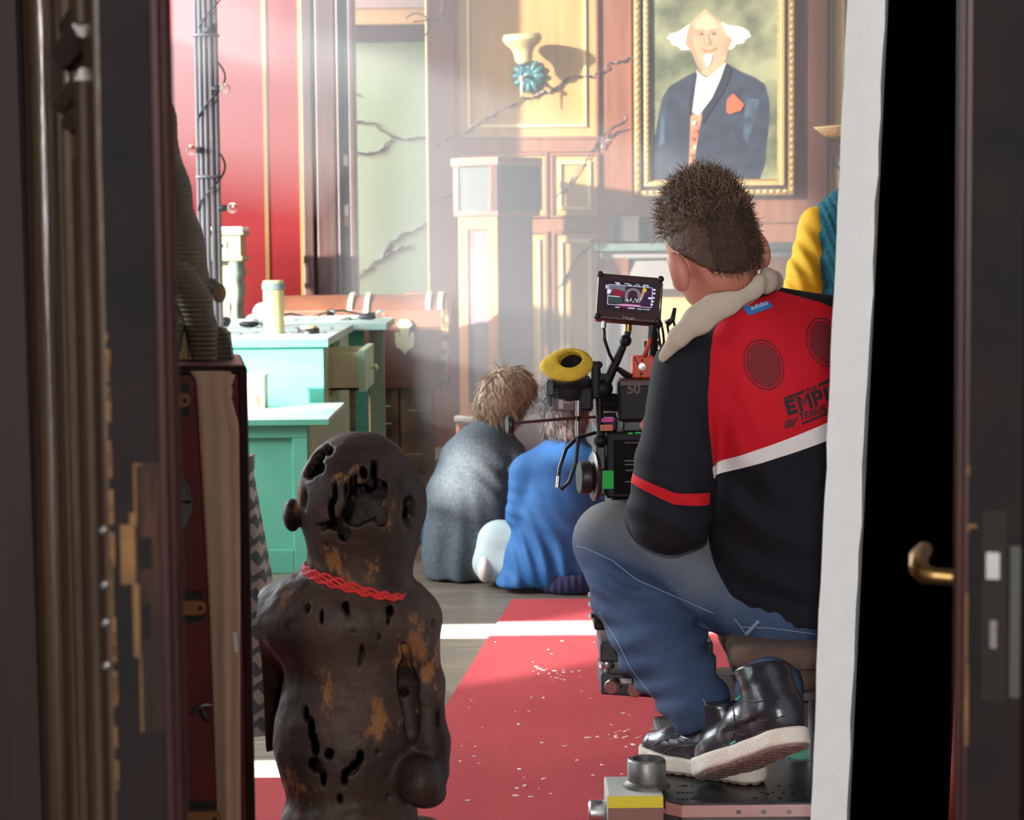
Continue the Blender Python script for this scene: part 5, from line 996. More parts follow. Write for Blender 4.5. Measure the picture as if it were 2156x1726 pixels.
jk = sdf_obj('jacket', jacket, jlo, jhi, JR, 'jacket', man, attrs={
    'yoke': lambda x, y, z: np.minimum(poly_sd(*uvw(x, y, z), red_poly), (YM + 0.02 - y)),
    'stripe': lambda x, y, z: np.minimum(poly_sd(*uvw(x, y, z), white_poly), (YM + 0.02 - y)),
    'band': lambda x, y, z: poly_sd(*uvw(x, y, z), band_poly)})
ss = jk.modifiers.new('subd', 'SUBSURF'); ss.levels = 0; ss.render_levels = 0
jb = BVHTree.FromPolygons([v.co for v in jk.data.vertices], [tuple(p.vertices) for p in jk.data.polygons]); JO = np.array(wloc(man))
def on_back(u, v, off=0.0012):
    p = UO + UR * u + UD * v; p[1] = YM - 0.6; h = jb.ray_cast(Vector(p - JO), Vector((0, 1, 0)))
    if h[0] is None: return None
    return np.array(h[0]) + JO + np.array([0, -off, 0])
def printed(name, u, v, fs, m, off=0.0012):
    P = [on_back(a, b, off) for a, b in zip(u, v)]; good = [f for f in fs if all(P[i] is not None for i in f)]
    P = [np.zeros(3) if p is None else p for p in P]; keep = sorted({i for f in good for i in f}); rm = {k: i for i, k in enumerate(keep)}
    if good: return mesh_obj(name, [P[k] for k in keep], [tuple(rm[i] for i in f) for f in good], m, jk2, smooth=0, fix=False)
jk2 = jk
def ptext(name, s, px, py, size, m, bold=0.0, sq=1.0, space=1.0):
    vs, fs = text_mesh(s, size, bold, space); u0, v0 = uv_px(px, py)
    return printed(name, u0 + vs[:, 0] * sq, v0 - vs[:, 1], fs, m)
def pshape(name, pts, m, fill=True, off=0.0012):
    """flat print polygon fan-filled on a fine grid"""
    P = np.array([uv_px(*p) for p in pts]); lo_, hi_ = P.min(0), P.max(0); st = 0.003
    n_ = np.maximum(((hi_ - lo_) / st).astype(int) + 1, 2); uu, vv_ = np.meshgrid(np.linspace(lo_[0], hi_[0], n_[0]), np.linspace(lo_[1], hi_[1], n_[1]), indexing='ij')
    ins = poly_sd(uu, vv_, P) > -st * 0.3; idx = np.arange(uu.size).reshape(uu.shape); fs = []
    for i in range(n_[0] - 1):
        for j in range(n_[1] - 1):
            if ins[i, j] and ins[i + 1, j] and ins[i, j + 1] and ins[i + 1, j + 1]: fs.append((idx[i, j], idx[i, j + 1], idx[i + 1, j + 1], idx[i + 1, j]))
    return printed(name, uu.ravel(), vv_.ravel(), fs, m, off)
def pring(name, cx, cy, rx, ry, rot, t, m, a0=0, a1=6.2832):
    us = []; fs = []; n = 60
    for k in range(n + 1):
        a = a0 + (a1 - a0) * k / n
        for q_ in (1.0, 1 - t):
            x, y = rx * q_ * math.cos(a), ry * q_ * math.sin(a); us.append(uv_px(cx + x * math.cos(rot) - y * math.sin(rot), cy + x * math.sin(rot) + y * math.cos(rot)))
    for k in range(n): fs.append((2 * k, 2 * k + 1, 2 * k + 3, 2 * k + 2))
    us = np.array(us); return printed(name, us[:, 0], us[:, 1], fs, m)
def pquads(name, quads, m, n1=8, n2=3):
    us = []; fs = []
    for q4 in quads:
        A, B, C_, D = [np.array(k, float) for k in q4]; o_ = len(us)
        for i in range(n1 + 1):
            for j in range(n2 + 1):
                p, q_ = i / n1, j / n2; us.append((A * (1 - p) + B * p) * (1 - q_) + (D * (1 - p) + C_ * p) * q_)
        fs += [(o_ + i * (n2 + 1) + j, o_ + i * (n2 + 1) + j + 1, o_ + (i + 1) * (n2 + 1) + j + 1, o_ + (i + 1) * (n2 + 1) + j) for i in range(n1) for j in range(n2)]
    us = np.array(us); return printed(name, us[:, 0], us[:, 1], fs, m)
def rc(x0, y0, x1, y1): return [(x0, y0), (x1, y0), (x1, y1), (x0, y1)]
GL = {'E': [rc(0, 0, .36, 1), rc(.36, 0, 1, .26), rc(.36, .38, .9, .62), rc(.36, .74, 1, 1)], 'M': [rc(0, 0, .26, 1), rc(.74, 0, 1, 1), [(.2, 0), (.42, .25), (.5, .75), (.38, .6)], [(.8, 0), (.58, .25), (.5, .75), (.62, .6)]],
      'P': [rc(0, 0, .36, 1), rc(.36, 0, .9, .22), rc(.36, .42, .9, .64), rc(.66, .1, 1, .56)], 'I': [rc(.1, 0, .9, 1)], 'R': [rc(0, 0, .36, 1), rc(.36, 0, .9, .22), rc(.36, .4, .9, .6), rc(.66, .1, 1, .52), [(.4, .55), (.7, .55), (1, 1), (.64, 1)]],
      'T': [rc(0, 0, 1, .28), rc(.32, .28, .68, 1)], 'N': [rc(0, 0, .3, 1), rc(.7, 0, 1, 1), [(.2, 0), (.4, 0), (.8, 1), (.6, 1)]], 'S': [rc(0, 0, 1, .24), rc(0, .1, .32, .6), rc(.1, .4, .9, .62), rc(.68, .5, 1, .95), rc(0, .76, 1, 1)],
      'C': [rc(0, 0, .34, 1), rc(.3, 0, 1, .24), rc(.3, .76, 1, 1)], 'L': [rc(0, 0, .36, 1), rc(.36, .74, 1, 1)], 'U': [rc(0, 0, .32, 1), rc(.68, 0, 1, 1), rc(.3, .74, .7, 1)], 'B': [rc(0, 0, .34, 1), rc(.34, 0, .9, .2), rc(.34, .4, .9, .6), rc(.34, .8, .9, 1), rc(.68, .1, 1, .46), rc(.68, .54, 1, .9)], 'H': [rc(0, 0, .32, 1), rc(.68, 0, 1, 1), rc(.3, .38, .7, .62)]}
def block(word, px, py, h, w, gap):
    u0, v0 = uv_px(px, py)
    for ch_ in word:
        ww = w * (0.45 if ch_ == 'I' else 1.25 if ch_ == 'M' else 1.0)
        if ch_ != ' ': pquads('lettering', [[(u0 + x * ww, v0 - h + y * h) for x, y in q4] for q4 in GL[ch_]], 'print_black', 6, 4)
        u0 += ww + gap
block('EMPIRE', 1657, 874, 0.0305, 0.0215, 0.003); block('TENNIS CLUB', 1684, 884, 0.0145, 0.0085, 0.0016); block('THE', 1697, 825, 0.0075, 0.0065, 0.001)
for p in (((1648, 835), (1692, 819), (1693, 825), (1649, 841)), ((1722, 807), (1800, 779), (1801, 787), (1722, 814)), ((1686, 888), (1800, 845), (1801, 850), (1687, 893))): pquads('print_rule', [[uv_px(*k) for k in p]], 'print_black', 24, 2)
for (cx, cy, rx, ry, ro) in ((1607, 767, 41, 54, R(-18)), (1742, 722, 42, 52, R(-18))):
    pring('racket_ring', cx, cy, rx, ry, ro, 0.05, 'print_black'); pring('racket_ring', cx, cy, rx * 0.84, ry * 0.86, ro, 0.05, 'print_black')
    pshape('racket_strings', ellp(cx, cy, rx * 0.8, ry * 0.82, 24, ro), 'print_dim', off=0.0009)
for k in range(5): pquads('racket_grip', [[uv_px(1652 + 6 * k, 884 - 2 * k), uv_px(1656 + 6 * k, 882 - 2 * k), uv_px(1653 + 4 * k, 901 - k), uv_px(1650 + 4 * k, 901 - k)]], 'print_black', 2, 6)
tgp = [(1562, 648), (1622, 632), (1634, 645), (1577, 664)]
pshape('neck_tag', tgp, 'tagblue', off=0.003); ptext('tag_lettering', 'adidas', 1583, 653, 0.011, 'print_white', 0.0002, 1.35)
for o in list(jk.children):
    if o.name.startswith('tag_lettering'):
        for v in o.data.vertices: v.co.y -= 0.0022
# ---- jeans
def jeans(X, Y, Z):
    d = cap(X, Y, Z, mq(1665, 1290, .06), mq(1292, 1138, .22), 112 * sM, 86 * sM)
    sh = chain(X, Y, Z, [mq(1288, 1140, .22), mq(1340, 1250, .15), mq(1392, 1360, .06), mq(1472, 1488, -.05)], [84 * sM, 90 * sM, 88 * sM, 70 * sM], 0.04)
    sh = sh + fold(X, Y, Z, mq(1430, 1400, .08), (-0.25, 0, 1), 0.055, 0.013, 0.13) + fold(X, Y, Z, mq(1300, 1230, .1), (0.35, 0, 1), 0.045, 0.007, 0.09) + fold(X, Y, Z, mq(1400, 1300, .08), (0.6, 0, 1), 0.07, 0.005, 0.1)
    d = smin(d, sh, 0.02)
    d = smin(d, ell(X, Y, Z, mq(1730, 1292, .08), (165 * sM, 0.125, 72 * sM)), 0.03)
    rl = chain(X, Y, Z, [mq(1800, 1300, .12), mq(1690, 1225, .5), mq(1690, 1250, .52)], [100 * sM, 82 * sM, 82 * sM], 0.03)
    rs = chain(X, Y, Z, [mq(1690, 1240, .52), mq(1640, 1380, .2), mq(1618, 1455, -.14)], [78 * sM, 74 * sM, 70 * sM], 0.03)
    d = smin(d, smin(rl, rs, 0.03), 0.02)
    cut = cap(X, Y, Z, mq(1492, 1545, -.06), mq(1530, 1660, -.08), 50 * sM, 54 * sM); d = smax(d, -cut, 0.008)
    d = d + fold(X, Y, Z, mq(1560, 1250, -.05), (1, 0, 0.1), 0.032, 0.003, 0.08) + fold(X, Y, Z, mq(1640, 1310, -.05), (1, 0, -0.3), 0.035, 0.001, 0.06) + fold(X, Y, Z, mq(1420, 1190, -.05), (1, 0, -0.3), 0.06, 0.003, 0.09)
    d = smax(d, Z - (mq(1600, 1120)[2]) - 0.15 * 0 - np.where(X < mq(1560, 0)[0], 1, 0) * 1.0, 0.005)
    return d
M['denim'] = mat('denim', (0.03, 0.055, 0.115), 0.85, c2=(0.055, 0.085, 0.15), scale=7, bump=0.25, bscale=350, Specular_IOR_Level=0.2)
nt = M['denim'].node_tree; b = nt.nodes['Principled BSDF']; src = b.inputs['Base Color'].links[0].from_socket; at = nt.nodes.new('ShaderNodeAttribute'); at.attribute_name = 'faded'
mx = nt.nodes.new('ShaderNodeMix'); mx.data_type = 'RGBA'; nt.links.new(at.outputs['Fac'], mx.inputs['Factor']); nt.links.new(src, mx.inputs['A']); mx.inputs['B'].default_value = (0.19, 0.2, 0.2, 1); nt.links.new(mx.outputs['Result'], b.inputs['Base Color'])
def faded(x, y, z):
    a, b_ = mq(1262, 1080, .2), mq(1560, 1210, .08); e = b_ - a; h = np.clip(((x - a[0]) * e[0] + (y - a[1]) * e[1] + (z - a[2]) * e[2]) / (e @ e), 0, 1)
    d = np.sqrt((x - a[0] - h * e[0]) ** 2 + (y - a[1] - h * e[1]) ** 2 + (z - a[2] - h * e[2]) ** 2); return np.clip(1.25 - d / 0.085 + 0.15 * nz(x, y, z, 45), 0, 1)
jn = sdf_obj('jeans', jeans, np.array([mq(1180, 0)[0], YM - .22, mq(0, 1560)[2]]), np.array([mq(1960, 0)[0], YM + .66, mq(0, 1030)[2]]), 0.006, 'denim', man, attrs={'faded': faded})
nb = BVHTree.FromPolygons([v.co for v in jn.data.vertices], [tuple(p.vertices) for p in jn.data.polygons])
def on_jeans(px, py, off=0.001):
    a = mq(px, py, -.4); dv = unit(a - CAM); h = nb.ray_cast(Vector(a - JO), Vector(dv)); return None if h[0] is None else np.array(h[0]) + JO - dv * off
M['seam'] = mat('seam', (0.2, 0.26, 0.33), 0.9)
def seam(pts, r_, m='seam', name='seam'):
    P = []
    for a, b in zip(pts[:-1], pts[1:]):
        for t in np.linspace(0, 1, 12, endpoint=False):
            p = on_jeans(a[0] + (b[0] - a[0]) * t, a[1] + (b[1] - a[1]) * t)
            if p is not None: P.append(p)
    if len(P) > 2: ob(name, MB().tube(P, r_, 5), m, jn, smooth=180)
seam([(1215, 1150), (1235, 1155), (1290, 1180), (1340, 1220), (1420, 1255), (1510, 1295)], 0.0012)
seam([(1575, 1345), (1560, 1320), (1545, 1300)], 0.0012); seam([(1560, 1320), (1620, 1322), (1680, 1330), (1725, 1336)], 0.001); seam([(1262, 1290), (1300, 1350), (1330, 1410), (1385, 1480)], 0.0011); seam([(1480, 1470), (1500, 1512)], 0.0011)
seam([(1572, 1335), (1600, 1305)], 0.0045, 'seam', 'belt_loop')
# ---- shoes
M['shoe_seam'] = mat('shoe_seam', (0.006, 0.006, 0.008), 0.6)
def shoe_lines(so, lines, r_=0.0013, m='shoe_seam', name='panel_seam'):
    t = BVHTree.FromPolygons([v.co for v in so.data.vertices], [tuple(p.vertices) for p in so.data.polygons])
    for pts in lines:
        P = []
        for a, b in zip(pts[:-1], pts[1:]):
            for k in np.linspace(0, 1, 8, endpoint=False):
                o_ = mq(a[0] + (b[0] - a[0]) * k, a[1] + (b[1] - a[1]) * k, -.5); dv = unit(o_ - CAM); h = t.ray_cast(Vector(o_ - JO), Vector(dv))
                if h[0] is not None: P.append(np.array(h[0]) + JO - dv * 0.0006)
        if len(P) > 2: ob(name, MB().tube(P, r_, 5), m, so, smooth=180)
def shoe(name, heel, toe, up, lean, mir, x0=.052, sc=1.0, sh=.2):
    t = unit(np.array(toe) - np.array(heel)); u = np.array(up, float); u = unit(u - (u @ t) * t); w_ = np.cross(u, t)
    def loc(X, Y, Z):
        a, b, c = (X - heel[0]) / sc, (Y - heel[1]) / sc, (Z - heel[2]) / sc
        return a * t[0] + b * t[1] + c * t[2], a * w_[0] + b * w_[1] + c * w_[2], a * u[0] + b * u[1] + c * u[2]
    def outline(x, y):
        d = None
        for (x0, y0, r0), (x1, y1, r1) in zip(((0.04, 0, .037), (0.12, 0.004 * mir, .036), (0.2, 0.003 * mir, .046)), ((0.12, 0.004 * mir, .036), (0.2, 0.003 * mir, .046), (0.255, 0, .036))):
            e = np.array([x1 - x0, y1 - y0]); h = np.clip(((x - x0) * e[0] + (y - y0) * e[1]) / (e @ e), 0, 1)
            q_ = np.sqrt((x - x0 - h * e[0]) ** 2 + (y - y0 - h * e[1]) ** 2) - (r0 + (r1 - r0) * h); d = q_ if d is None else smin(d, q_, 0.02)
        return d
    def sole(X, Y, Z):
        x, y, z = loc(X, Y, Z); d = smax(outline(x, y) - 0.003, np.maximum(0.006 - z, z - 0.034 - 0.006 * np.clip((x - 0.2) / 0.09, 0, 1)), 0.005); return d
    def tread(X, Y, Z):
        x, y, z = loc(X, Y, Z); gr = 0.003 * (np.sin(x * 2 * math.pi / 0.02 + 2.5 * np.sin(y * 60)) > 0.5)
        return smax(outline(x, y) + 0.001, np.maximum(gr - z, z - 0.008), 0.002)
    def upper(X, Y, Z):
        x, y, z = loc(X, Y, Z); A = lambda a, b, ra, rb: cap(x, y, z, a, b, ra, rb)
        d = A((.045, 0, .055), (.13, 0, .06), .039, .042); d = smin(d, A((.13, 0, .06), (.215, 0, .045), .042, .036), 0.02); d = smin(d, A((.215, 0, .045), (.258, 0, .04), .036, .03), 0.02)
        d = smin(d, A((x0, 0, .08), (x0 + lean, 0, .2), .043, .05), 0.03)
        d = smax(d, outline(x, y) - 0.004 - 0.2 * np.clip(z - 0.06, 0, 1), 0.01) if lean < 0.02 else smax(d, np.where(z < 0.06, outline(x, y) - 0.004, -1), 0.006)
        d = smax(d, 0.03 - z, 0.004); d = smax(d, z - sh, 0.008)
        return d + 0.0005 * np.sin(z * 210 + 60 * x) * np.clip((z - 0.09) / 0.03, 0, 1)
    c = [heel + (t * a + w_ * b + u * e) * sc for a in (-0.03, 0.32) for b in (-0.075, 0.075) for e in (-0.01, 0.24)]; lo_, hi_ = np.min(c, 0), np.max(c, 0)
    so = sdf_obj(name, upper, lo_, hi_, 0.0035, 'shoe_leather', man); sdf_obj('sole', sole, lo_, hi_, 0.0035, 'shoe_sole', so); sdf_obj('tread', tread, lo_, hi_, 0.0035, 'sole_under', so)
    lc = lambda a, b, e: heel + (t * a + w_ * b + u * e) * sc
    for k in range(6):
        a = 0.2 - 0.022 * k; e = 0.083 + 0.0105 * k
        ob('lace', MB().tube([lc(a + 0.012, -0.022, e - 0.012), lc(a, 0, e + 0.003), lc(a - 0.006, 0.022, e - 0.008)], 0.0024, 6), 'teal_lace' if k % 2 else 'cable', so, smooth=180)
    return so
toeL = Q(1356, 1606, 4.34); toeL[2] = zplate + 0.001; hl = toeL + unit([0.76, -0.65, 0]) * 0.29
sL = shoe('shoe', hl, toeL, (0, 0, 1), 0.06, 1, .075, 1.0, .155)
shoe_lines(sL, [[(1385, 1602), (1392, 1588), (1420, 1572), (1470, 1568), (1520, 1575)], [(1372, 1570), (1400, 1556), (1430, 1550), (1450, 1560)], [(1440, 1545), (1460, 1535), (1480, 1540)]])
shoe_lines(sL, [[(1398 + 12 * k, 1556 - 5 * k), (1408 + 12 * k, 1560 - 6 * k)] for k in range(4)], 0.002, 'cable', 'lace')
toeR = Q(1484, 1655, 4.17); hr = Q(1650, 1594, 3.96); hr = toeR + unit(hr - toeR) * 0.29; up_ = zplate + 0.003 - toeR[2]; hr[2] += up_; toeR[2] += up_
sR = shoe('shoe', toeR + (hr - toeR) * 1.12, toeR, (-0.1, 0.35, 0.93), 0.03, -1, .055, 1.12, .15)
shoe_lines(sR, [[(1532, 1452), (1540, 1462), (1545, 1500), (1548, 1540), (1530, 1580), (1500, 1622)], [(1548, 1470), (1590, 1478), (1650, 1468)], [(1548, 1505), (1560, 1515), (1600, 1520), (1660, 1505)], [(1560, 1580), (1590, 1545), (1640, 1530), (1670, 1535)], [(1530, 1630), (1560, 1590)], [(1545, 1540), (1560, 1548), (1575, 1545)]])
shoe_lines(sR, [[(1506 + 8 * k, 1622 - 14 * k), (1522 + 7 * k, 1616 - 14 * k)] for k in range(5)], 0.0022, 'teal_lace', 'lace')
# ---- body (head, neck, hands) as one skin, hair, collar
HC = mq(1497, 508, -.08); hu = unit([-0.30, 0.12, 0.95]); hf = unit(np.array([-0.42, 0.9, -0.12]) - np.dot([-0.42, 0.9, -0.12], hu) * hu); hs = np.cross(hf, hu)
def HL(a, b, c): return HC + hs * a + hf * b + hu * c      # right, forward, up
AX = (hs, hf, hu)
def headf(X, Y, Z):
    E = lambda a, b, c, r: ell(X, Y, Z, HL(a, b, c), r, AX)
    d = E(0, 0, 0.012, (0.079, 0.1, 0.104)); d = smin(d, E(0, 0.04, -0.06, (0.062, 0.06, 0.07)), 0.04); d = smin(d, E(0, 0.085, -0.085, (0.03, 0.022, 0.024)), 0.03)
    d = smin(d, E(0, 0.105, -0.03, (0.013, 0.018, 0.026)), 0.015); d = smin(d, E(0, 0.095, -0.068, (0.026, 0.01, 0.008)), 0.008)
    for s in (-1, 1):
        d = smax(d, -E(s * 0.032, 0.104, 0.0, (0.016, 0.014, 0.011)), 0.012); d = smin(d, E(s * 0.032, 0.084, 0.0, (0.012, 0.012, 0.012)), 0.004)
        ear = E(s * 0.094, -0.005, -0.04, (0.017, 0.025, 0.038)); ear = smax(ear, -E(s * 0.106, 0.008, -0.036, (0.012, 0.014, 0.024)), 0.006); d = smin(d, ear, 0.008)
    d = smin(d, chain(X, Y, Z, [HL(0, -0.02, -0.05), mq(1560, 690, .0), mq(1600, 780, .04)], [0.056, 0.052, 0.05], 0.03), 0.03)
    return d
def hand(X, Y, Z, wr, fw, dn, sd):
    """palm and five fingers closed round a grip; fw along the forearm, dn the curl direction, sd thumb side"""
    fw, dn, sd = unit(fw), unit(dn), unit(sd); p = lambda a, b, c: wr + fw * a + dn * b + sd * c
    d = ell(X, Y, Z, p(0.045, 0, 0), (0.045, 0.018, 0.04), (fw, dn, sd)); d = smin(d, cap(X, Y, Z, p(-0.03, 0, 0), p(0.02, 0, 0), 0.027, 0.024), 0.02)
    for k, (c, L) in enumerate(((0.03, .9), (0.01, 1.0), (-0.01, .95), (-0.029, .75))):
        f = chain(X, Y, Z, [p(0.075, 0, c), p(0.075 + 0.035 * L, 0.012, c), p(0.075 + 0.04 * L, 0.04, c), p(0.055 + 0.03 * L, 0.058, c)], [0.0095, 0.009, 0.0085, 0.0075], 0.006); d = smin(d, f, 0.006)
    return smin(d, chain(X, Y, Z, [p(0.02, 0.005, 0.03), p(0.05, 0.02, 0.052), p(0.075, 0.038, 0.045)], [0.013, 0.011, 0.009], 0.008), 0.01)
def skin(X, Y, Z):
    d = headf(X, Y, Z)
    d = smin(d, chain(X, Y, Z, [mq(1600, 760, .02), mq(1650, 900, .05), mq(1740, 1250, .09)], [0.08, 0.1, 0.1], 0.05, 1.3), 0.05)
    for pts in ([mq(1600, 780, .02), mq(1480, 800, -.01), mq(1425, 985, -.05), mq(1405, 1080, .02), mq(1385, 1080, .12), mq(1408, 950, .37)], [mq(1620, 780, .02), mq(1800, 730, .05), mq(1850, 960, .12), mq(1660, 1015, .39)]):
        d = smin(d, chain(X, Y, Z, pts, [0.055, 0.048, 0.042, 0.036, 0.034, 0.026][:len(pts)], 0.03), 0.02)
    d = smin(d, hand(X, Y, Z, mq(1410, 935, .39), (0.1, 0.5, 0.8), (-0.2, 0.85, -0.5), (-1, 0, 0.1)), 0.01)
    d = smin(d, hand(X, Y, Z, mq(1645, 1015, .41), (-0.7, 0.7, 0.1), (-0.5, -0.3, -0.8), (0, 0.3, 0.9)), 0.01)
    for pts, rs in (([mq(1740, 1250, .09), mq(1665, 1290, .08), mq(1292, 1138, .22), mq(1392, 1360, .07), mq(1475, 1500, -.04), mq(1500, 1550, -.06)], [.09, .08, .055, .045, .036, .034]), ([mq(1740, 1250, .09), mq(1800, 1300, .12), mq(1690, 1240, .5), mq(1640, 1380, .25), mq(1612, 1490, -.16)], [.09, .08, .06, .05, .042])):
        d = smin(d, chain(X, Y, Z, pts, rs, 0.03), 0.02)
    return d
sdf_obj('body', skin, np.array([mq(1190, 0)[0], YM - .24, mq(0, 1600)[2]]), np.array([mq(1960, 0)[0], YM + .64, mq(0, 370)[2]]), 0.0062, 'skin', man)
sk = None
def headonly(X, Y, Z):
    return headf(X, Y, Z) - 0.0012
hh = sdf_obj('face_and_ears', headonly, HC - [0.16, 0.17, 0.19], HC + [0.16, 0.17, 0.16], 0.0032, 'skin', man)
def hairf(X, Y, Z):
    a = (X - HC[0]) * hs[0] + (Y - HC[1]) * hs[1] + (Z - HC[2]) * hs[2]; b = (X - HC[0]) * hf[0] + (Y - HC[1]) * hf[1] + (Z - HC[2]) * hf[2]; c = (X - HC[0]) * hu[0] + (Y - HC[1]) * hu[1] + (Z - HC[2]) * hu[2]
    d = ell(X, Y, Z, HL(0, 0.0, 0.012), (0.0825, 0.104, 0.108), AX) ; d = smin(d, ell(X, Y, Z, HL(0.004, 0.0, 0.055), (0.071, 0.095, 0.088), AX), 0.02)
    d = smin(d, ell(X, Y, Z, HL(0, -0.035, -0.05), (0.062, 0.062, 0.06), AX), 0.03)
    tp = np.clip((c - 0.02) / 0.06, 0, 1)
    d = d + (0.0014 + 0.0035 * tp) * nz(X, Y, Z, 150, 3) + (0.001 + 0.003 * tp) * nz(X, Y, Z, 330, 5)
    line = np.maximum(b - 0.055 - 0.15 * np.clip(c, -1, 1), -0.1 - 0.2 * b * 0 - c)   # hairline at front and nape
    side = smax(-(np.abs(a) * 0 + c + 0.025 + 0.9 * (-b - 0.02)), b * 0 - 0.3, 0.01)
    return smax(smax(d, line, 0.01), side, 0.01)
M['hair_op'] = zone_mat('hair_op', (0.042, 0.022, 0.013), [('clipped', (0.085, 0.05, 0.032))], 0.55, 0.4, 220)
def clip_at(x, y, z):
    a = (x - HC[0]) * hs[0] + (y - HC[1]) * hs[1] + (z - HC[2]) * hs[2]; c = (x - HC[0]) * hu[0] + (y - HC[1]) * hu[1] + (z - HC[2]) * hu[2]
    return -a - 0.052 - 0.35 * np.clip(c - 0.02, 0, 1) + 0.006 * nz(x, y, z, 160)
ho = sdf_obj('hair', hairf, HC - [0.16, 0.17, 0.16], HC + [0.16, 0.17, 0.2], 0.003, 'hair_op', man, attrs={'clipped': clip_at})
hv = np.array([v.co[:] for v in ho.data.vertices]) + JO; hn = np.array([v.normal[:] for v in ho.data.vertices]); rel = hv - HC; cu = rel @ hu; ca = rel @ hs
sel = np.nonzero((cu > 0.035))[0]; rs_ = np.random.RandomState(2); sel = rs_.choice(sel, 1500)
strands('hair_tuft', hv[sel], hn[sel] * 0.8 + hu * 0.5 - hs * 0.15, 0.03, 'hair_tip', ho, r=0.0013, bend=0.9, jitter=0.3)
sel = np.nonzero((cu < 0.05) & (ca > -0.06))[0]; sel = rs_.choice(sel, 1500)
strands('hair_short', hv[sel], hn[sel] * 0.25 - hu * 0.8 + hs * 0.2, 0.022, 'hair_brown', ho, r=0.0011, bend=0.7, jitter=0.35)
sel = np.nonzero((cu > 0.0) & (ca > -0.06))[0]; sel = rs_.choice(sel, 1800)
strands('hair_short', hv[sel], hn[sel] * 0.5 + hu * 0.3 + hs * 0.2, 0.02, 'hair_brown', ho, r=0.0011, bend=0.9, jitter=0.5)
# collar: wide soft band folded round the neck
cp = [(1396, 752, -.10), (1430, 708, -.12), (1472, 672, -.13), (1530, 630, -.13), (1580, 600, -.12), (1610, 590, -.08), (1625, 592, -.02), (1600, 602, .06), (1530, 640, .1), (1450, 700, .06), (1420, 740, .0)]
def collar(X, Y, Z):
    P = [mq(*p) for p in cp]; rs = [11, 20, 29, 31, 28, 25, 21, 22, 22, 20, 14]; d = None
    dr = unit([0.45, 0, 0.9]); al = (0.0)
    for i in range(len(P) - 1):
        e = cap(X, Y, Z, P[i], P[i + 1], rs[i] * sM, rs[i + 1] * sM, 1.0 + 0.7 * (i < 5)); d = e if d is None else smin(d, e, 0.012)
    d = smax(d, -headf(X, Y, Z) + 0.004, 0.008)
    return d + fold(X, Y, Z, mq(1600, 600, -.1), (0.6, 0, -0.8), 0.035, 0.0015, 0.05) + fold(X, Y, Z, mq(1480, 680, -.14), (0.5, 0, 0.85), 0.05, 0.0008, 0.08)
sdf_obj('hood_collar', collar, np.array([mq(1370, 0)[0], YM - .2, mq(0, 790)[2]]), np.array([mq(1690, 0)[0], YM + .16, mq(0, 555)[2]]), 0.004, 'beige', man)
ob('green_lining', MB().tube([mq(1404, 738, -.06), mq(1422, 705, -.07), mq(1442, 680, -.08), mq(1458, 665, -.08)], [0.006, 0.008, 0.007, 0.004], 8), 'dkgreen', man, smooth=180)
# ================================================================== DOLLY
dl = thing('camera_dolly', 'camera dolly with perforated black foot plate, padded seat and levelling head', 'dolly', (mq(1600, 0)[0], 4.6, 0.0))
DZ = zplate
dxl, dxr = Q(1404, 1690, 4.02)[0], Q(1404, 1690, 4.02)[0] + 0.5
ch = 0.028
deck = [(dxl + ch, 4.02), (dxr, 4.02), (dxr, 4.34), (dxl + 0.02, 4.34), (dxl, 4.3), (dxl, 4.02 + ch)]
ob('foot_plate', MB().prism([(x, y, DZ - 0.004) for x, y in deck], (0, 0, 0.004)), 'plate', dl, smooth=0)
ob('foot_plate_edge', MB().prism([(x, y, DZ - 0.027) for x, y in deck], (0, 0, 0.0228)), 'plate_edge', dl, smooth=0)
rng = np.random.RandomState(8); hole = None
for (px, py, r_) in [(1428 + 9 * k, 1640 + 14 * j, 3.5) for k in range(4) for j in range(4)] + [(1440, 1654, 8), (1450, 1643, 7), (1470, 1680, 14)] + [(1590 + 26 * k, 1680 - 9 * (k % 2), 5) for k in range(5)] + [(1605 + 22 * k, 1668, 3.5) for k in range(5)] + [(1640, 1655, 4), (1665, 1652, 4)]:
    p = FZ(px, py, DZ)
    if not (dxl + 0.015 < p[0] < dxr and 4.035 < p[1] < 4.32): continue
    r_ *= 4.1 / F; hp = ob('hole', MB().lathe([(r_, 0), (r_, 0.0008), (r_ * 0.8, 0.0009), (0, 0.0009)], (p[0], p[1], DZ - 0.0002), n=12), 'mortise', dl)
for px in (1555, 1608, 1661): p = Q(px, 1708, 4.02); ob('edge_bolt', MB().lathe([(0.0048, 0), (0.0048, 0.0015), (0.003, 0.002), (0, 0.001)], p, (0, -1, 0), 12), 'old_steel', dl)
ob('undercarriage', MB().box((dxl + 0.03, 4.06, 0.06), (dxr - 0.02, 4.9, DZ - 0.027)), 'dollygrey', dl, smooth=0, bev=0.01)
for wx in (dxl + 0.07, dxr - 0.07):
    for wy in (4.16, 4.82): ob('wheel', MB().lathe([(0.0, -0.02), (0.05, -0.02), (0.056, -0.012), (0.056, 0.012), (0.05, 0.02), (0, 0.02)], (wx, wy, 0.064), (1, 0, 0), 20), 'blackplastic', dl)
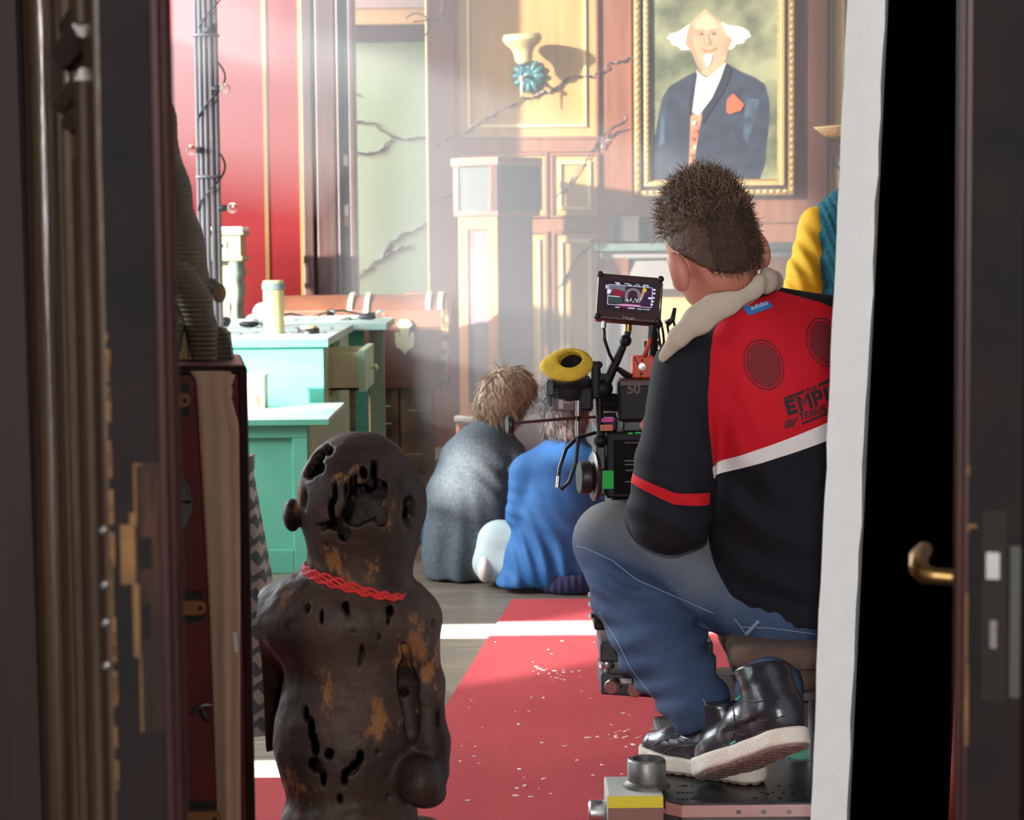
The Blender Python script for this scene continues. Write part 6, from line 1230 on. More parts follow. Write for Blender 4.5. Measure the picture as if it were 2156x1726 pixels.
# yellow striped socket box
bxl = Q(1278, 1700, 4.06)[0]; zb1 = Q(1300, 1672, 4.06)[2]; bxr = dxl - 0.004
ob('outrigger_box', MB().box((bxl, 4.06, 0.07), (bxr, 4.2, zb1)), 'boxgrey', dl, smooth=0, bev=0.004)
zs1, zs2 = Q(1300, 1676, 4.06)[2], Q(1300, 1700, 4.06)[2]
ob('yellow_stripe', MB().box((bxl + 0.002, 4.057, zs2), (bxr, 4.06, zs1)), 'yellow', dl, smooth=0); ob('brown_panel', MB().box((bxl + 0.002, 4.057, 0.09), (bxr, 4.06, zs2)), 'boxbrown', dl, smooth=0)
pc = np.array([Q(1361, 1640, 4.12)[0], 4.12, zb1])
ob('socket', MB().lathe([(0.046, 0), (0.046, 0.006), (0.04, 0.009), (0.037, 0.012), (0.037, 0.05), (0.034, 0.054), (0.026, 0.054), (0.026, 0.03), (0, 0.03)], pc, n=28), 'old_steel', dl)
ob('side_knob', MB().lathe([(0.022, 0), (0.024, 0.004), (0.024, 0.03), (0.02, 0.034), (0, 0.034)], (bxl, 4.1, Q(1262, 1716, 4.08)[2]), (-1, 0, 0), 18), 'steel', dl)
ob('box_bracket', MB().box((bxr - 0.01, 4.1, 0.08), (dxl + 0.05, 4.18, 0.13)), 'dollygrey', dl, smooth=0)
# seat
zse = Q(1640, 1352, 4.3)[2]
def cushion(z0, z1, y0, y1, xa, xb):
    return lambda X, Y, Z: smax(smax(np.maximum(xa + 0.06 * np.clip((Z - z0) / (z1 - z0) * -1 + 1, 0, 1) * 0 - X, X - xb), np.maximum(y0 - Y, Y - y1), 0.05), np.maximum(z0 - Z, Z - z1), 0.022)
xa = Q(1532, 1380, 4.25)[0]
sdf_obj('seat_cushion', cushion(zse - 0.035, zse + 0.012, 4.17, 4.52, xa, xa + 0.42), np.array([xa - 0.03, 4.14, zse - 0.06]), np.array([xa + 0.45, 4.55, zse + 0.04]), 0.006, 'seatfab', dl)
sdf_obj('seat_cushion', cushion(zse - 0.08, zse - 0.03, 4.19, 4.5, xa + 0.018, xa + 0.4), np.array([xa - 0.03, 4.14, zse - 0.1]), np.array([xa + 0.45, 4.55, zse]), 0.006, 'seatfab', dl)
xpz = Q(1712, 1450, 4.3)[0]
ob('seat_post', MB().cyl((xpz + 0.02, 4.36, DZ), (xpz + 0.02, 4.36, zse - 0.07), 0.022), 'dollygrey', dl); ob('seat_clamp', MB().box((xpz - 0.02, 4.3, zse - 0.12), (xpz + 0.06, 4.42, zse - 0.075)), 'dollygrey', dl, smooth=0, bev=0.004)
ob('clamp_knob', MB().lathe([(0.012, 0), (0.016, 0.004), (0.016, 0.02), (0.01, 0.024)], (xpz - 0.02, 4.33, zse - 0.1), (-1, 0, 0), 12), 'blackplastic', dl)
ob('chassis', MB().box((Q(1655, 1500, 4.5)[0], 4.46, DZ - 0.002), (dxr, 4.95, Q(1655, 1450, 4.5)[2])), 'dollygrey', dl, smooth=0, bev=0.012)
ob('chassis_foot', MB().box((Q(1650, 1580, 4.4)[0], 4.36, DZ - 0.002), (dxr, 4.46, Q(1655, 1585, 4.4)[2])), 'cabgreen', dl, smooth=0, bev=0.01)
# levelling head: two plates, screws, knobs, column up to the camera
YLh = 4.95; lz = lambda py: Q(1350, py, YLh)[2]; lx_ = lambda px: Q(px, 1400, YLh)[0]
cxL = (lx_(1262) + lx_(1502)) / 2
ob('upper_plate', MB().box((lx_(1263), YLh, lz(1394)), (lx_(1502), YLh + 0.2, lz(1352))), 'navymetal', dl, smooth=0, bev=0.006)
ob('upper_disc', MB().lathe([(0.1, 0), (0.1, 0.01), (0.06, 0.022), (0.045, 0.024)], (cxL, YLh + 0.1, lz(1352)), n=28), 'navymetal', dl)
lp2 = [(lx_(1264), YLh, lz(1462)), (lx_(1500), YLh, lz(1478)), (lx_(1500), YLh, lz(1432)), (lx_(1264), YLh, lz(1417))]
ob('lower_plate', MB().prism(lp2, (0, 0.2, 0)), 'navymetal', dl, smooth=0, bev=0.006)
ob('centre_post', MB().cyl((cxL - 0.03, YLh + 0.1, lz(1430)), (cxL - 0.03, YLh + 0.1, lz(1390)), 0.03), 'old_steel', dl)
for px in (1278, 1490):
    ob('levelling_screw', MB().lathe([(0.006, lz(1424)), (0.006, lz(1410)), (0.018, lz(1410)), (0.02, lz(1406)), (0.018, lz(1396)), (0.005, lz(1395))], (lx_(px), YLh + 0.03, 0), n=14), 'steel', dl)
for px, py in ((1284, 1440), (1332, 1447)):
    ob('steel_knob', MB().lathe([(0.017, 0), (0.017, 0.03), (0.0145, 0.033), (0.0145, 0.036), (0, 0.036)], (lx_(px) + 0.012, YLh, lz(py)), (-0.35, -1, 0), 20), 'steel', dl)
ob('maker_label', MB().box((lx_(1304), YLh - 0.002, lz(1438)), (lx_(1330), YLh, lz(1428))), 'paleprint', dl, smooth=0)
ob('arm', MB().box((lx_(1490), YLh + 0.05, 0.08), (dxl + 0.3, YLh + 0.15, lz(1432))), 'dollygrey', dl, smooth=0, bev=0.006)
zcam = Q(1300, 1052, 4.85)[2]
ob('head_column', MB().cyl((cxL + 0.02, YLh + 0.1, lz(1352)), (cxL + 0.02, YLh + 0.1, zcam - 0.06), 0.045, n=20), 'navymetal', dl)
ob('head_box', MB().box((lx_(1252), YLh + 0.02, lz(1330)), (lx_(1330), YLh + 0.16, lz(1245))), 'cambody', dl, smooth=0, bev=0.006)
for py in (1255, 1275, 1300): ob('head_screw', MB().cyl((lx_(1252) + 0.001, YLh + 0.04, lz(py)), (lx_(1252) - 0.01, YLh + 0.03, lz(py)), 0.006, n=10), 'steel', dl)
ob('top_mount', MB().box((lx_(1285), YLh - 0.05, zcam - 0.06), (lx_(1440), YLh + 0.25, zcam)), 'navymetal', dl, smooth=0, bev=0.005)
# ================================================================== FILM CAMERA
YC = 4.82; c_ = lambda px, py, dy=0.0: Q(px, py, YC + dy); sC = YC / F
fc = thing('film_camera', 'black digital film camera with yellow eyecup viewfinder and small monitor on an arm', 'camera', tuple(c_(1340, 1052, 0.15)))
def cbox(name, x0, x1, y0, y1, d0, d1, m, parent=None, bev=0.004): 
    a, b = c_(x0, y1), c_(x1, y0); return ob(name, MB().box((a[0], YC + d0, a[2]), (b[0], YC + d1, b[2])), m, parent or fc, smooth=0, bev=bev)
bdy = cbox('body', 1276, 1470, 908, 1050, 0.0, 0.32, 'cambody', bev=0.006)
cbox('side_plate', 1256, 1276, 906, 1046, 0.02, 0.26, 'navymetal'); cbox('base_plate', 1290, 1480, 1048, 1054, -0.02, 0.34, 'navymetal', bev=0.001)
bt = cbox('battery_pack', 1300, 1450, 798, 886, -0.03, 0.06, 'cambody', bev=0.008); cbox('battery_mount', 1312, 1440, 884, 909, 0.0, 0.1, 'navymetal')
cbox('battery_top', 1302, 1448, 796, 812, -0.034, 0.05, 'maroon', bt, 0.003)
cbox('screen_panel', 1292, 1400, 925, 1040, -0.003, 0.0, 'mortise', bdy, 0.0005)
for k, (x, y, w_) in enumerate(((1315, 930, 36), (1315, 968, 40), (1315, 976, 34), (1317, 988, 26), (1316, 1012, 30))): cbox('label_line', x, x + w_, y, y + 3, -0.0045, -0.003, 'maroon' if k == 0 else 'dollygrey', bdy, 0)
cbox('status_light', 1322, 1332, 910, 914, -0.002, 0.0, 'green_tape', bdy, 0); cbox('status_light', 1337, 1349, 909, 913, -0.002, 0.0, 'green_tape', bdy, 0)
cbox('green_tape', 1268, 1296, 990, 1029, -0.002, 0.0, 'green_tape', bdy, 0); cbox('green_tape', 1254, 1256, 985, 1022, 0.02, 0.06, 'green_tape', bdy, 0)
tv, tf = text_mesh('50', 0.03, 0.001); pz = c_(1318, 826); mesh_obj('battery_lettering', np.array([[pz[0] + a, YC - 0.035, pz[2] + b] for a, b, _ in tv]), tf, 'monframe', bt, smooth=0)
# lens matte box in front (away from us)
ob('lens', MB().cyl(c_(1360, 975, 0.32), c_(1350, 972, 0.5), 0.055, n=28), 'cambody', fc); cbox('matte_box', 1290, 1430, 905, 1040, 0.5, 0.6, 'blackplastic')
# follow focus
ob('focus_wheel', MB().lathe([(0.034, 0), (0.037, 0.003), (0.037, 0.022), (0.034, 0.026), (0, 0.026)], c_(1243, 1005), (-1, -0.18, 0.02), 32), 'blackplastic', fc)
ob('marking_disc', MB().lathe([(0.052, 0), (0.055, 0.002), (0.055, 0.008), (0.05, 0.011), (0, 0.011)], c_(1256, 1002, 0.01), (-1, -0.18, 0.02), 36), 'monframe', fc)
ob('focus_axle', MB().cyl(c_(1258, 1000, 0.01), c_(1280, 1000, 0.03), 0.014, n=14), 'cambody', fc)
# whip
wh = ob('whip_handle', MB().tube([c_(1078, 891, -.03), c_(1170, 883, -.01), c_(1265, 877, .02)], 0.0034, 8), 'maroon', fc)
ob('whip_knob', MB().lathe([(0.018, 0), (0.0205, 0.003), (0.0205, 0.01), (0.018, 0.013), (0, 0.013)], c_(1079, 894, -.03), (-1, -0.25, 0.0), 24), 'blackplastic', wh)
# viewfinder
EC = c_(1196, 768, -.03); ea = unit([-0.2, -0.76, 0.58])      # axis towards the eye
e1 = unit(np.cross(ea, [0, 0, 1])); e2 = np.cross(e1, ea); ea_l = unit([-0.16, -0.38, 0.9])
vf = ob('viewfinder', MB().lathe([(0.04, 0), (0.052, 0.008), (0.054, 0.03), (0.05, 0.05), (0.036, 0.056)], EC + np.array([0.006, 0.03, -0.085]), unit([-0.12, -0.3, 0.95]), 32), 'cambody', fc)
def cupf(X, Y, Z):
    ax_ = (e1, e2, ea); o = EC + e1 * 0.0
    d = ell(X, Y, Z, o, (0.056, 0.043, 0.018), ax_); d = smin(d, ell(X, Y, Z, o + e1 * 0.040 - e2 * 0.004, (0.02, 0.014, 0.011), ax_), 0.02)
    hc = o - e1 * 0.006 + e2 * 0.008
    dx, dy, dz_ = X - hc[0], Y - hc[1], Z - hc[2]; a = dx * e1[0] + dy * e1[1] + dz_ * e1[2]; b = dx * e2[0] + dy * e2[1] + dz_ * e2[2]
    return smax(d, -(np.sqrt((a / 0.026) ** 2 + (b / 0.023) ** 2) - 1) * 0.02, 0.006)
sdf_obj('eyecup', cupf, EC - 0.075, EC + 0.075, 0.0028, 'eyecup', vf)
ob('eyepiece_lens', MB().ball(EC - e1 * 0.006 + e2 * 0.008 - ea * 0.010, (0.028, 0.025, 0.004), 20, 6, axes=(e1, e2, ea)), 'mortise', vf, smooth=180)
vb = cbox('finder_box', 1163, 1247, 812, 862, -.055, 0.03, 'cambody', vf, 0.006); cbox('finder_label', 1166, 1208, 834, 861, -.058, -.055, 'maroon', vb, 0.001)
for k in range(6): cbox('label_code', 1175 + k * 1.7, 1176 + k * 1.7, 838, 856, -.059, -.058, 'paleprint', vb, 0)
tv, tf = text_mesh('EVF-1', 0.0075); pz = c_(1188, 850, -.0592)
mesh_obj('label_lettering', np.array([[pz[0] + a, YC - .0592, pz[2] + b] for a, b, _ in tv]), tf, 'paleprint', vb, smooth=0)
cbox('hinge_plate', 1150, 1166, 798, 830, -.05, .02, 'blackplastic', vf, 0.003); cbox('finder_arm', 1244, 1262, 760, 838, -.02, 0.0, 'cambody', vf)
ob('cable_connector', MB().tube([c_(1217, 843, -.06), c_(1217, 876, -.062)], [0.0085, 0.0065], 12), 'steel', fc); ob('cable_connector', MB().tube([c_(1216, 886, -.062), c_(1216, 918, -.062)], 0.006, 12), 'steel', fc)
ob('finder_cable', MB().tube([c_(1217, 872, -.062), c_(1216, 900, -.062), c_(1217, 930, -.06), c_(1212, 975, -.06), c_(1198, 1015, -.06), c_(1182, 1030, -.06), c_(1174, 1022, -.058), c_(1178, 985, -.05), c_(1192, 945, -.04), c_(1215, 922, -.02), c_(1256, 910, .03)], 0.0042, 8), 'cable', fc, smooth=180)
ob('cable_ferrule', MB().tube([c_(1173.5, 1026, -.058), c_(1176, 1002, -.056)], 0.0052, 10), 'steel', fc)
# post, ball knob, monitor arm
ob('post', MB().tube([c_(1264, 930, 0), c_(1262, 830, 0)], 0.0085, 10), 'cambody', fc); ob('post_clamp', MB().ball(c_(1264, 928, -.002), (0.016, 0.014, 0.014), 12, 8), 'cambody', fc, smooth=180)
ob('rod_bracket', MB().tube([c_(1262, 835, 0), c_(1300, 840, 0.02)], 0.012, 10), 'cambody', fc); ob('rod_bracket', MB().tube([c_(1262, 850, 0), c_(1305, 852, 0.02)], 0.016, 10), 'cambody', fc)
ob('arm_base', MB().ball(c_(1268, 818, 0), (0.024, 0.02, 0.022), 14, 10), 'cambody', fc, smooth=180); ob('ball_knob', MB().ball(c_(1261, 768, -.01), 0.0085, 12, 8).tube([c_(1261, 772, -.01), c_(1262, 795, -.005)], 0.0035, 8), 'blackplastic', fc, smooth=180)
ob('top_block', MB().box(c_(1252, 802, -.012), c_(1282, 785, .02)), 'cambody', fc, smooth=0, bev=0.003)
ob('monitor_arm', MB().tube([c_(1272, 815, 0), c_(1290, 775, 0), c_(1312, 728, 0)], [0.0125, 0.0115, 0.009], 10), 'cambody', fc); ob('arm_joint', MB().ball(c_(1317, 717, 0), (0.0135, 0.013, 0.014), 12, 8), 'cambody', fc, smooth=180)
ob('arm_neck', MB().tube([c_(1318, 712, 0), c_(1322, 697, 0)], [0.007, 0.0085], 10), 'blackplastic', fc); ob('arm_tip', MB().tube([c_(1322, 697, 0), c_(1323, 678, 0)], 0.0085, 12), 'brass', fc)
# monitor
mTL, mTR, mBR, mBL = c_(1265, 573, .0), c_(1400, 584, -.0), c_(1383, 682, -.035), c_(1250, 668, -.035)
mx_ = unit(mTR - mTL); mz_ = unit(mTL - mBL); mz_ = unit(mz_ - (mz_ @ mx_) * mx_); my_ = np.cross(mz_, mx_)   # my_: away from us
mc = (mTL + mTR + mBR + mBL) / 4; mw = np.linalg.norm(mTR - mTL) / 2; mh = (np.linalg.norm(mTL - mBL)) / 2
my_ = my_ if my_[1] > 0 else -my_
mon = ob('monitor', MB().obox(mc + my_ * 0.016, (mw, mh, 0.016), (mx_, mz_, my_)), 'monframe', fc, smooth=0, bev=0.005)
ob('monitor_back', MB().obox(mc + my_ * 0.03 + mx_ * 0.006, (mw * 0.96, mh * 0.93, 0.014), (mx_, mz_, my_)), 'blackplastic', mon, smooth=0, bev=0.004)
for sxx in (-1, 1):
    for szz in (-1, 1): ob('corner_bumper', MB().ball(mc + mx_ * sxx * (mw - 0.004) + mz_ * szz * (mh - 0.004), 0.0075, 10, 8), 'blackplastic', mon, smooth=180)
ob('chrome_edge', MB().tube([mc + mx_ * (mw - 0.002) - mz_ * (mh - 0.01) - my_ * 0.001, mc + mx_ * (mw - 0.002) + mz_ * (mh - 0.01) - my_ * 0.001], 0.0016, 8), 'steel', mon, smooth=180)
SW, SH = 0.057, 0.034; sc_c = mc - my_ * 0.0005 + mz_ * 0.001 + mx_ * 0.002
def scr(name, pts, m, k):
    P = [sc_c + mx_ * (a * SW) + mz_ * (b * SH) - my_ * (0.0004 * k) for a, b in pts]; return ob(name, MB().prism(P, my_ * 0.0003), m, scrn if k > 1 else mon, smooth=0)
for k_, c in (('s_bg', (0.035, 0.008, 0.03)), ('s_green', (0.03, 0.06, 0.05)), ('s_red', (0.2, 0.015, 0.03)), ('s_grey', (0.2, 0.17, 0.19)), ('s_wall', (0.16, 0.15, 0.2)), ('s_yel', (0.75, 0.45, 0.02)), ('s_skin', (0.5, 0.27, 0.22)), ('s_dark', (0.03, 0.006, 0.045)), ('s_pink', (0.7, 0.2, 0.5)), ('s_hud', (0.75, 0.8, 1.0)), ('s_black', (0.012, 0.004, 0.012)), ('s_light', (0.55, 0.75, 0.75)), ('s_redled', (0.9, 0.02, 0.02))): M[k_] = emis(k_, c, 1.0)
rect = lambda x0, y0, x1, y1: [(x0, y0), (x1, y0), (x1, y1), (x0, y1)]
scrn = scr('screen', rect(-1, -1, 1, 1), 's_black', 1)
scr('screen_picture', rect(-0.86, -0.62, 0.84, 0.72), 's_bg', 2); scr('screen_picture', rect(-0.86, 0.25, -0.2, 0.72), 's_wall', 3); scr('screen_picture', [(-0.7, 0.0), (-0.2, -0.05), (-0.2, 0.35), (-0.68, 0.5)], 's_red', 4)
scr('screen_picture', [(-0.2, -0.35)] + [(0.1 + 0.3 * math.cos(t), 0.2 + 0.42 * math.sin(t)) for t in np.linspace(math.pi, 0, 12)] + [(0.4, -0.35)], 's_grey', 5); scr('screen_picture', [(-0.1, -0.35)] + [(0.1 + 0.18 * math.cos(t), 0.15 + 0.3 * math.sin(t)) for t in np.linspace(math.pi, 0, 12)] + [(0.3, -0.35)], 's_bg', 6)
scr('screen_picture', rect(-0.86, -0.5, -0.3, -0.06), 's_green', 6); scr('screen_picture', rect(-0.86, -0.07, -0.4, -0.02), 's_light', 7); scr('screen_picture', [(0.42, -0.5), (0.5, 0.7), (0.82, 0.7), (0.78, -0.5)], 's_dark', 7)
scr('screen_picture', [(0.44, 0.45), (0.5, 0.72), (0.62, 0.6), (0.6, 0.4)], 's_yel', 8); scr('screen_picture', [(0.36, -0.2), (0.44, 0.42), (0.56, 0.4), (0.44, -0.2)], 's_skin', 8); scr('screen_picture', [(-0.6, -0.62), (-0.2, -0.5), (0.4, -0.5), (0.45, -0.62)], 's_pink', 8)
rg = np.random.RandomState(3)
for k in range(12): a, b = rg.uniform(-0.15, 0.45), rg.uniform(-0.42, -0.1); scr('screen_picture', rect(a, b, a + 0.035, b + 0.1), 's_light', 9)
for pts in (rect(-0.86, 0.71, 0.84, 0.735), rect(-0.86, -0.635, 0.84, -0.61), rect(-0.87, -0.62, -0.85, 0.72), rect(0.83, -0.62, 0.85, 0.72)): scr('screen_frame_line', pts, 's_hud', 10)
for x0, y0, x1, y1 in ((-0.62, 0.84, -0.44, 0.9), (-0.56, 0.77, -0.4, 0.81), (-0.25, 0.84, -0.05, 0.88), (-0.1, 0.77, 0.04, 0.81), (0.2, 0.84, 0.3, 0.88), (0.12, 0.77, 0.2, 0.8), (0.27, 0.77, 0.36, 0.8), (0.48, 0.84, 0.68, 0.88), (0.45, 0.77, 0.55, 0.81), (0.6, 0.77, 0.7, 0.8), (-0.97, 0.62, -0.89, 0.68), (-0.97, 0.53, -0.89, 0.59), (-0.97, 0.44, -0.89, 0.5), (-0.9, 0.1, -0.76, 0.38), (0.87, 0.55, 0.96, 0.65), (0.87, 0.3, 0.96, 0.4), (0.84, 0.0, 0.94, 0.1), (0.82, -0.25, 0.92, -0.15), (0.8, -0.45, 0.9, -0.37), (0.7, -0.05, 0.82, 0.06), (-0.55, -0.8, -0.4, -0.75), (-0.05, -0.8, 0.2, -0.74), (0.3, -0.8, 0.5, -0.76), (0.55, -0.8, 0.62, -0.75), (0.66, -0.8, 0.78, -0.75)): scr('screen_digits', rect(x0, y0, x1, y1), 's_hud', 10)
for a in (-0.38, -0.24, -0.12): scr('screen_digits', rect(a, -0.78, a + 0.04, -0.7), 's_redled', 10)
tv, tf = text_mesh('TVLogic', 0.008); mesh_obj('monitor_lettering', np.array([mc - mz_ * (mh - 0.0035) + mx_ * (a - 0.012) + mz_ * b * 1.0 - my_ * 0.0006 for a, b, _ in tv]), tf, 'paleprint', mon, smooth=0)
# cables of the monitor
ob('plug', MB().tube([c_(1272, 676, -.03), c_(1271, 690, -.03)], 0.0055, 10), 'steel', fc)
ob('monitor_cable', MB().tube([c_(1271, 688, -.03), c_(1273, 715, -.03), c_(1283, 745, -.02), c_(1297, 772, 0), c_(1310, 788, .01), c_(1325, 796, .02)], 0.0036, 8), 'cable', fc, smooth=180)
ob('cable_boot', MB().tube([c_(1302, 777, .0), c_(1330, 797, .02)], [0.006, 0.0095], 10), 'blackplastic', fc)
ob('plug', MB().tube([c_(1373, 684, -.03), c_(1370, 712, -.03)], 0.0075, 10), 'blackplastic', fc)
ob('red_cable', MB().tube([c_(1370, 710, -.03), c_(1364, 730, -.03), c_(1357, 750, -.02)], 0.005, 8), 'redbox', fc, smooth=180)
for k, (a, b) in enumerate((((1384, 680), (1392, 740)), ((1392, 678), (1398, 720)), ((1405, 684), (1400, 735)))): ob('loose_cable', MB().tube([c_(*a, .0), c_(a[0] + 4, (a[1] + b[1]) / 2, 0), c_(*b, .02), c_(b[0] - 12, b[1] + 30, .03)], 0.003, 6), 'cable', fc, smooth=180)
ob('thumb_lever', MB().tube([c_(1402, 682, .02), c_(1416, 672, .02), c_(1421, 648, .02)], [0.009, 0.006, 0.004], 8), 'blackplastic', fc, smooth=180); ob('lever_cable', MB().tube([c_(1418, 676, .02), c_(1423, 695, .02), c_(1418, 720, .03), c_(1405, 745, .04)], 0.003, 6), 'cable', fc, smooth=180)
ob('bracket', MB().tube([c_(1372, 760, .02), c_(1378, 700, .02), c_(1385, 680, .01)], 0.009, 8), 'cambody', fc)
ob('cable_tangle', MB().tube([c_(1372 + 14 * math.cos(t), 735 + 16 * math.sin(1.7 * t), .03) for t in np.linspace(0, 9, 40)], 0.0028, 6), 'cable', fc, smooth=180)
rb = cbox('red_box', 1331, 1377, 749, 796, -.01, .04, 'redbox', bev=0.004)
ob('screw', MB().lathe([(0.008, 0), (0.008, 0.003), (0, 0.0035)], c_(1352, 772, -.01), (0, -1, 0), 18), 'steel', rb)
for px, py in ((1352, 758), (1352, 787)): ob('pin', MB().lathe([(0.0022, 0), (0.0022, 0.001), (0, 0.001)], c_(px, py, -.01), (0, -1, 0), 8), 'mortise', rb)
ob('groove', MB().tube([c_(1336, 752, -.0105), c_(1348, 778, -.0105), c_(1349, 795, -.0105)], 0.0008, 5), 'mortise', rb)
lb1 = cbox('pink_label', 1266, 1292, 880, 888, -.01, .03, 'pink', bev=0.001); lb2 = cbox('orange_label', 1264, 1290, 893, 906, -.012, .02, 'orange_label', bev=0.001)
tv, tf = text_mesh('AIR ND', 0.0085); pz = c_(1265, 904, -.0125); mesh_obj('label_lettering', np.array([[pz[0] + a * 0.85, pz[1], pz[2] + b] for a, b, _ in tv]), tf, 'maroon', lb2, smooth=0)
cbox('link_block', 1262, 1300, 884, 908, .0, .06, 'cambody')
# ================================================================== THE TWO SEATED BOYS
def facef(X, Y, Z, C, f, u, s=1.0):
    f = unit(f); u = unit(np.array(u) - np.dot(u, f) * f); sd = np.cross(f, u); ax = (sd, f, u); H = lambda a, b, c: C + s * (sd * a + f * b + u * c)
    E = lambda a, b, c, r: ell(X, Y, Z, H(a, b, c), tuple(s * k for k in r), ax)
    d = E(0, 0, 0.012, (0.074, 0.092, 0.098)); d = smin(d, E(0, 0.04, -0.055, (0.055, 0.055, 0.06)), 0.04); d = smin(d, E(0, 0.1, -0.025, (0.011, 0.014, 0.02)), 0.015); d = smin(d, E(0, 0.088, -0.062, (0.022, 0.009, 0.007)), 0.008)
    for q_ in (-1, 1):
        d = smax(d, -E(q_ * 0.03, 0.096, 0, (0.015, 0.013, 0.01)), 0.01); d = smin(d, E(q_ * 0.03, 0.077, 0, (0.011, 0.011, 0.011)), 0.004); d = smin(d, E(q_ * 0.08, -0.005, -0.02, (0.012, 0.018, 0.028)), 0.008)
    return d
def boy(label, C, f, u, neckp, torso, arms, legs, coat, coat_m, hairm, hair_len, trousers, loc):
    b = thing('person', label, 'person', loc, group='boys sitting on the floor')
    def skin(X, Y, Z):
        d = facef(X, Y, Z, C, f, u); d = smin(d, cap(X, Y, Z, C - np.array(unit(u)) * 0.05 - unit(f) * 0.01, neckp, 0.045, 0.05), 0.03)
        d = smin(d, chain(X, Y, Z, [neckp] + torso[0], [0.05] + [r * 0.72 for r in torso[1]], 0.05, 1.25), 0.05)
        for pts in arms:
            d = smin(d, chain(X, Y, Z, pts, [0.036, 0.032, 0.024][:len(pts)], 0.02), 0.02)
            d = smin(d, hand(X, Y, Z, pts[-1], pts[-1] - pts[-2], (0, 0.1, -1), (1, 0.3, 0)), 0.01)
        for pts in legs: d = smin(d, chain(X, Y, Z, pts, [0.06, 0.05, 0.042, 0.035, 0.03][:len(pts)], 0.02), 0.02)
        return d
    allp = np.array([C] + torso[0] + [p for a in arms for p in a] + [p for l in legs for p in l]); lo_, hi_ = allp.min(0) - 0.17, allp.max(0) + 0.17; lo_[2] = 0.0
    sdf_obj('body', skin, lo_, hi_, 0.009, 'skin', b)
    cl = sdf_obj('jacket', coat, lo_ - [0.05, 0.05, 0], hi_ + 0.05, 0.0075, coat_m, b)
    def tr(X, Y, Z):
        d = None
        for pts in legs:
            e = chain(X, Y, Z, pts, [0.085, 0.075, 0.062, 0.055, 0.05][:len(pts)], 0.03); d = e if d is None else smin(d, e, 0.02)
        return smax(smin(d, ell(X, Y, Z, torso[0][-1] - [0, 0, 0.02], (0.15, 0.12, 0.09)), 0.04), 0.006 - Z, 0.006)
    sdf_obj('jeans', tr, lo_ - [0.03, 0.03, 0], hi_ + 0.03, 0.008, trousers, b)
    fu, uu_ = unit(f), unit(u); sd = np.cross(fu, uu_)
    def hair(X, Y, Z):
        ax = (sd, fu, uu_); r = lambda a, bb, c: C + sd * a + fu * bb + uu_ * c
        bq = (X - C[0]) * fu[0] + (Y - C[1]) * fu[1] + (Z - C[2]) * fu[2]; cq = (X - C[0]) * uu_[0] + (Y - C[1]) * uu_[1] + (Z - C[2]) * uu_[2]
        d = ell(X, Y, Z, r(0, 0.0, 0.018), (0.087, 0.104, 0.107), ax); d = smin(d, ell(X, Y, Z, r(0, -0.035, -0.045), (0.072, 0.062, 0.075), ax), 0.03); d = smin(d, ell(X, Y, Z, r(0, 0.06, 0.04), (0.075, 0.05, 0.06), ax), 0.03)
        d = d + 0.004 * nz(X, Y, Z, 70, 2) + 0.002 * nz(X, Y, Z, 200, 4)
        return smax(smax(d, (bq - 0.05) * 0.8 - np.clip(cq - 0.01, 0, 1) * 2, 0.02), -0.105 - cq, 0.02)
    ho_ = sdf_obj('hair', hair, C - 0.18, C + 0.18, 0.005, hairm, b)
    hv = np.array([v.co[:] for v in ho_.data.vertices]) + wloc(b); hn = np.array([v.normal[:] for v in ho_.data.vertices]); rs_ = np.random.RandomState(6); sel = rs_.choice(len(hv), 1100)
    tang = np.cross(hn[sel], np.cross(np.array([0, 0, -1.0]) + 0.3 * fu, hn[sel]))
    strands('hair_lock', hv[sel], hn[sel] * 0.12 + tang * 0.95, hair_len, hairm, ho_, r=0.0026, bend=0.35, jitter=0.16, grav=0.3)
    return b, cl
YA = 8.0; a_ = lambda px, py, dy=0.0: Q(px, py, YA + dy); sA = YA / F
def coatA(X, Y, Z):
    hip = a_(985, 1130, 0); hip[2] = 0.12
    d = chain(X, Y, Z, [hip, a_(985, 1050, 0), a_(1015, 960, .0)], [96 * sA, 84 * sA, 62 * sA], 0.05, 1.2)
    d = smin(d, cap(X, Y, Z, a_(975, 945, .02), a_(1072, 950, .03), 26 * sA, 28 * sA), 0.06); d = smin(d, cap(X, Y, Z, a_(1020, 930, .02), a_(1048, 893, .04), 44 * sA, 34 * sA), 0.05)
    arm = chain(X, Y, Z, [a_(1075, 960, .03), a_(1098, 1010, .0), a_(1085, 1060, .16)], [34 * sA, 26 * sA, 22 * sA], 0.03); d = smin(d, arm, 0.02)
    arm = chain(X, Y, Z, [a_(960, 960, .03), a_(925, 1060, .12), a_(960, 1110, .3)], [32 * sA, 30 * sA, 24 * sA], 0.03); d = smin(d, arm, 0.03)
    skirt = smax(ell(X, Y, Z, [a_(965, 0)[0], YA + .03, 0.05], (86 * sA, 0.19, 0.2)), 0.004 - Z, 0.01); d = smin(d, skirt, 0.05)
    d = d + fold(X, Y, Z, a_(930, 1180, -.2), (1, 0, 0.1), 0.09, 0.008, 0.2) + fold(X, Y, Z, a_(1060, 1000, -.1), (0.6, 0, 0.8), 0.06, 0.005, 0.1) + fold(X, Y, Z, a_(980, 1060, -.2), (0.2, 0, 1), 0.12, 0.006, 0.2)
    return smax(d, 0.004 - Z, 0.01)
hipA = a_(985, 1130, .02); hipA[2] = 0.13
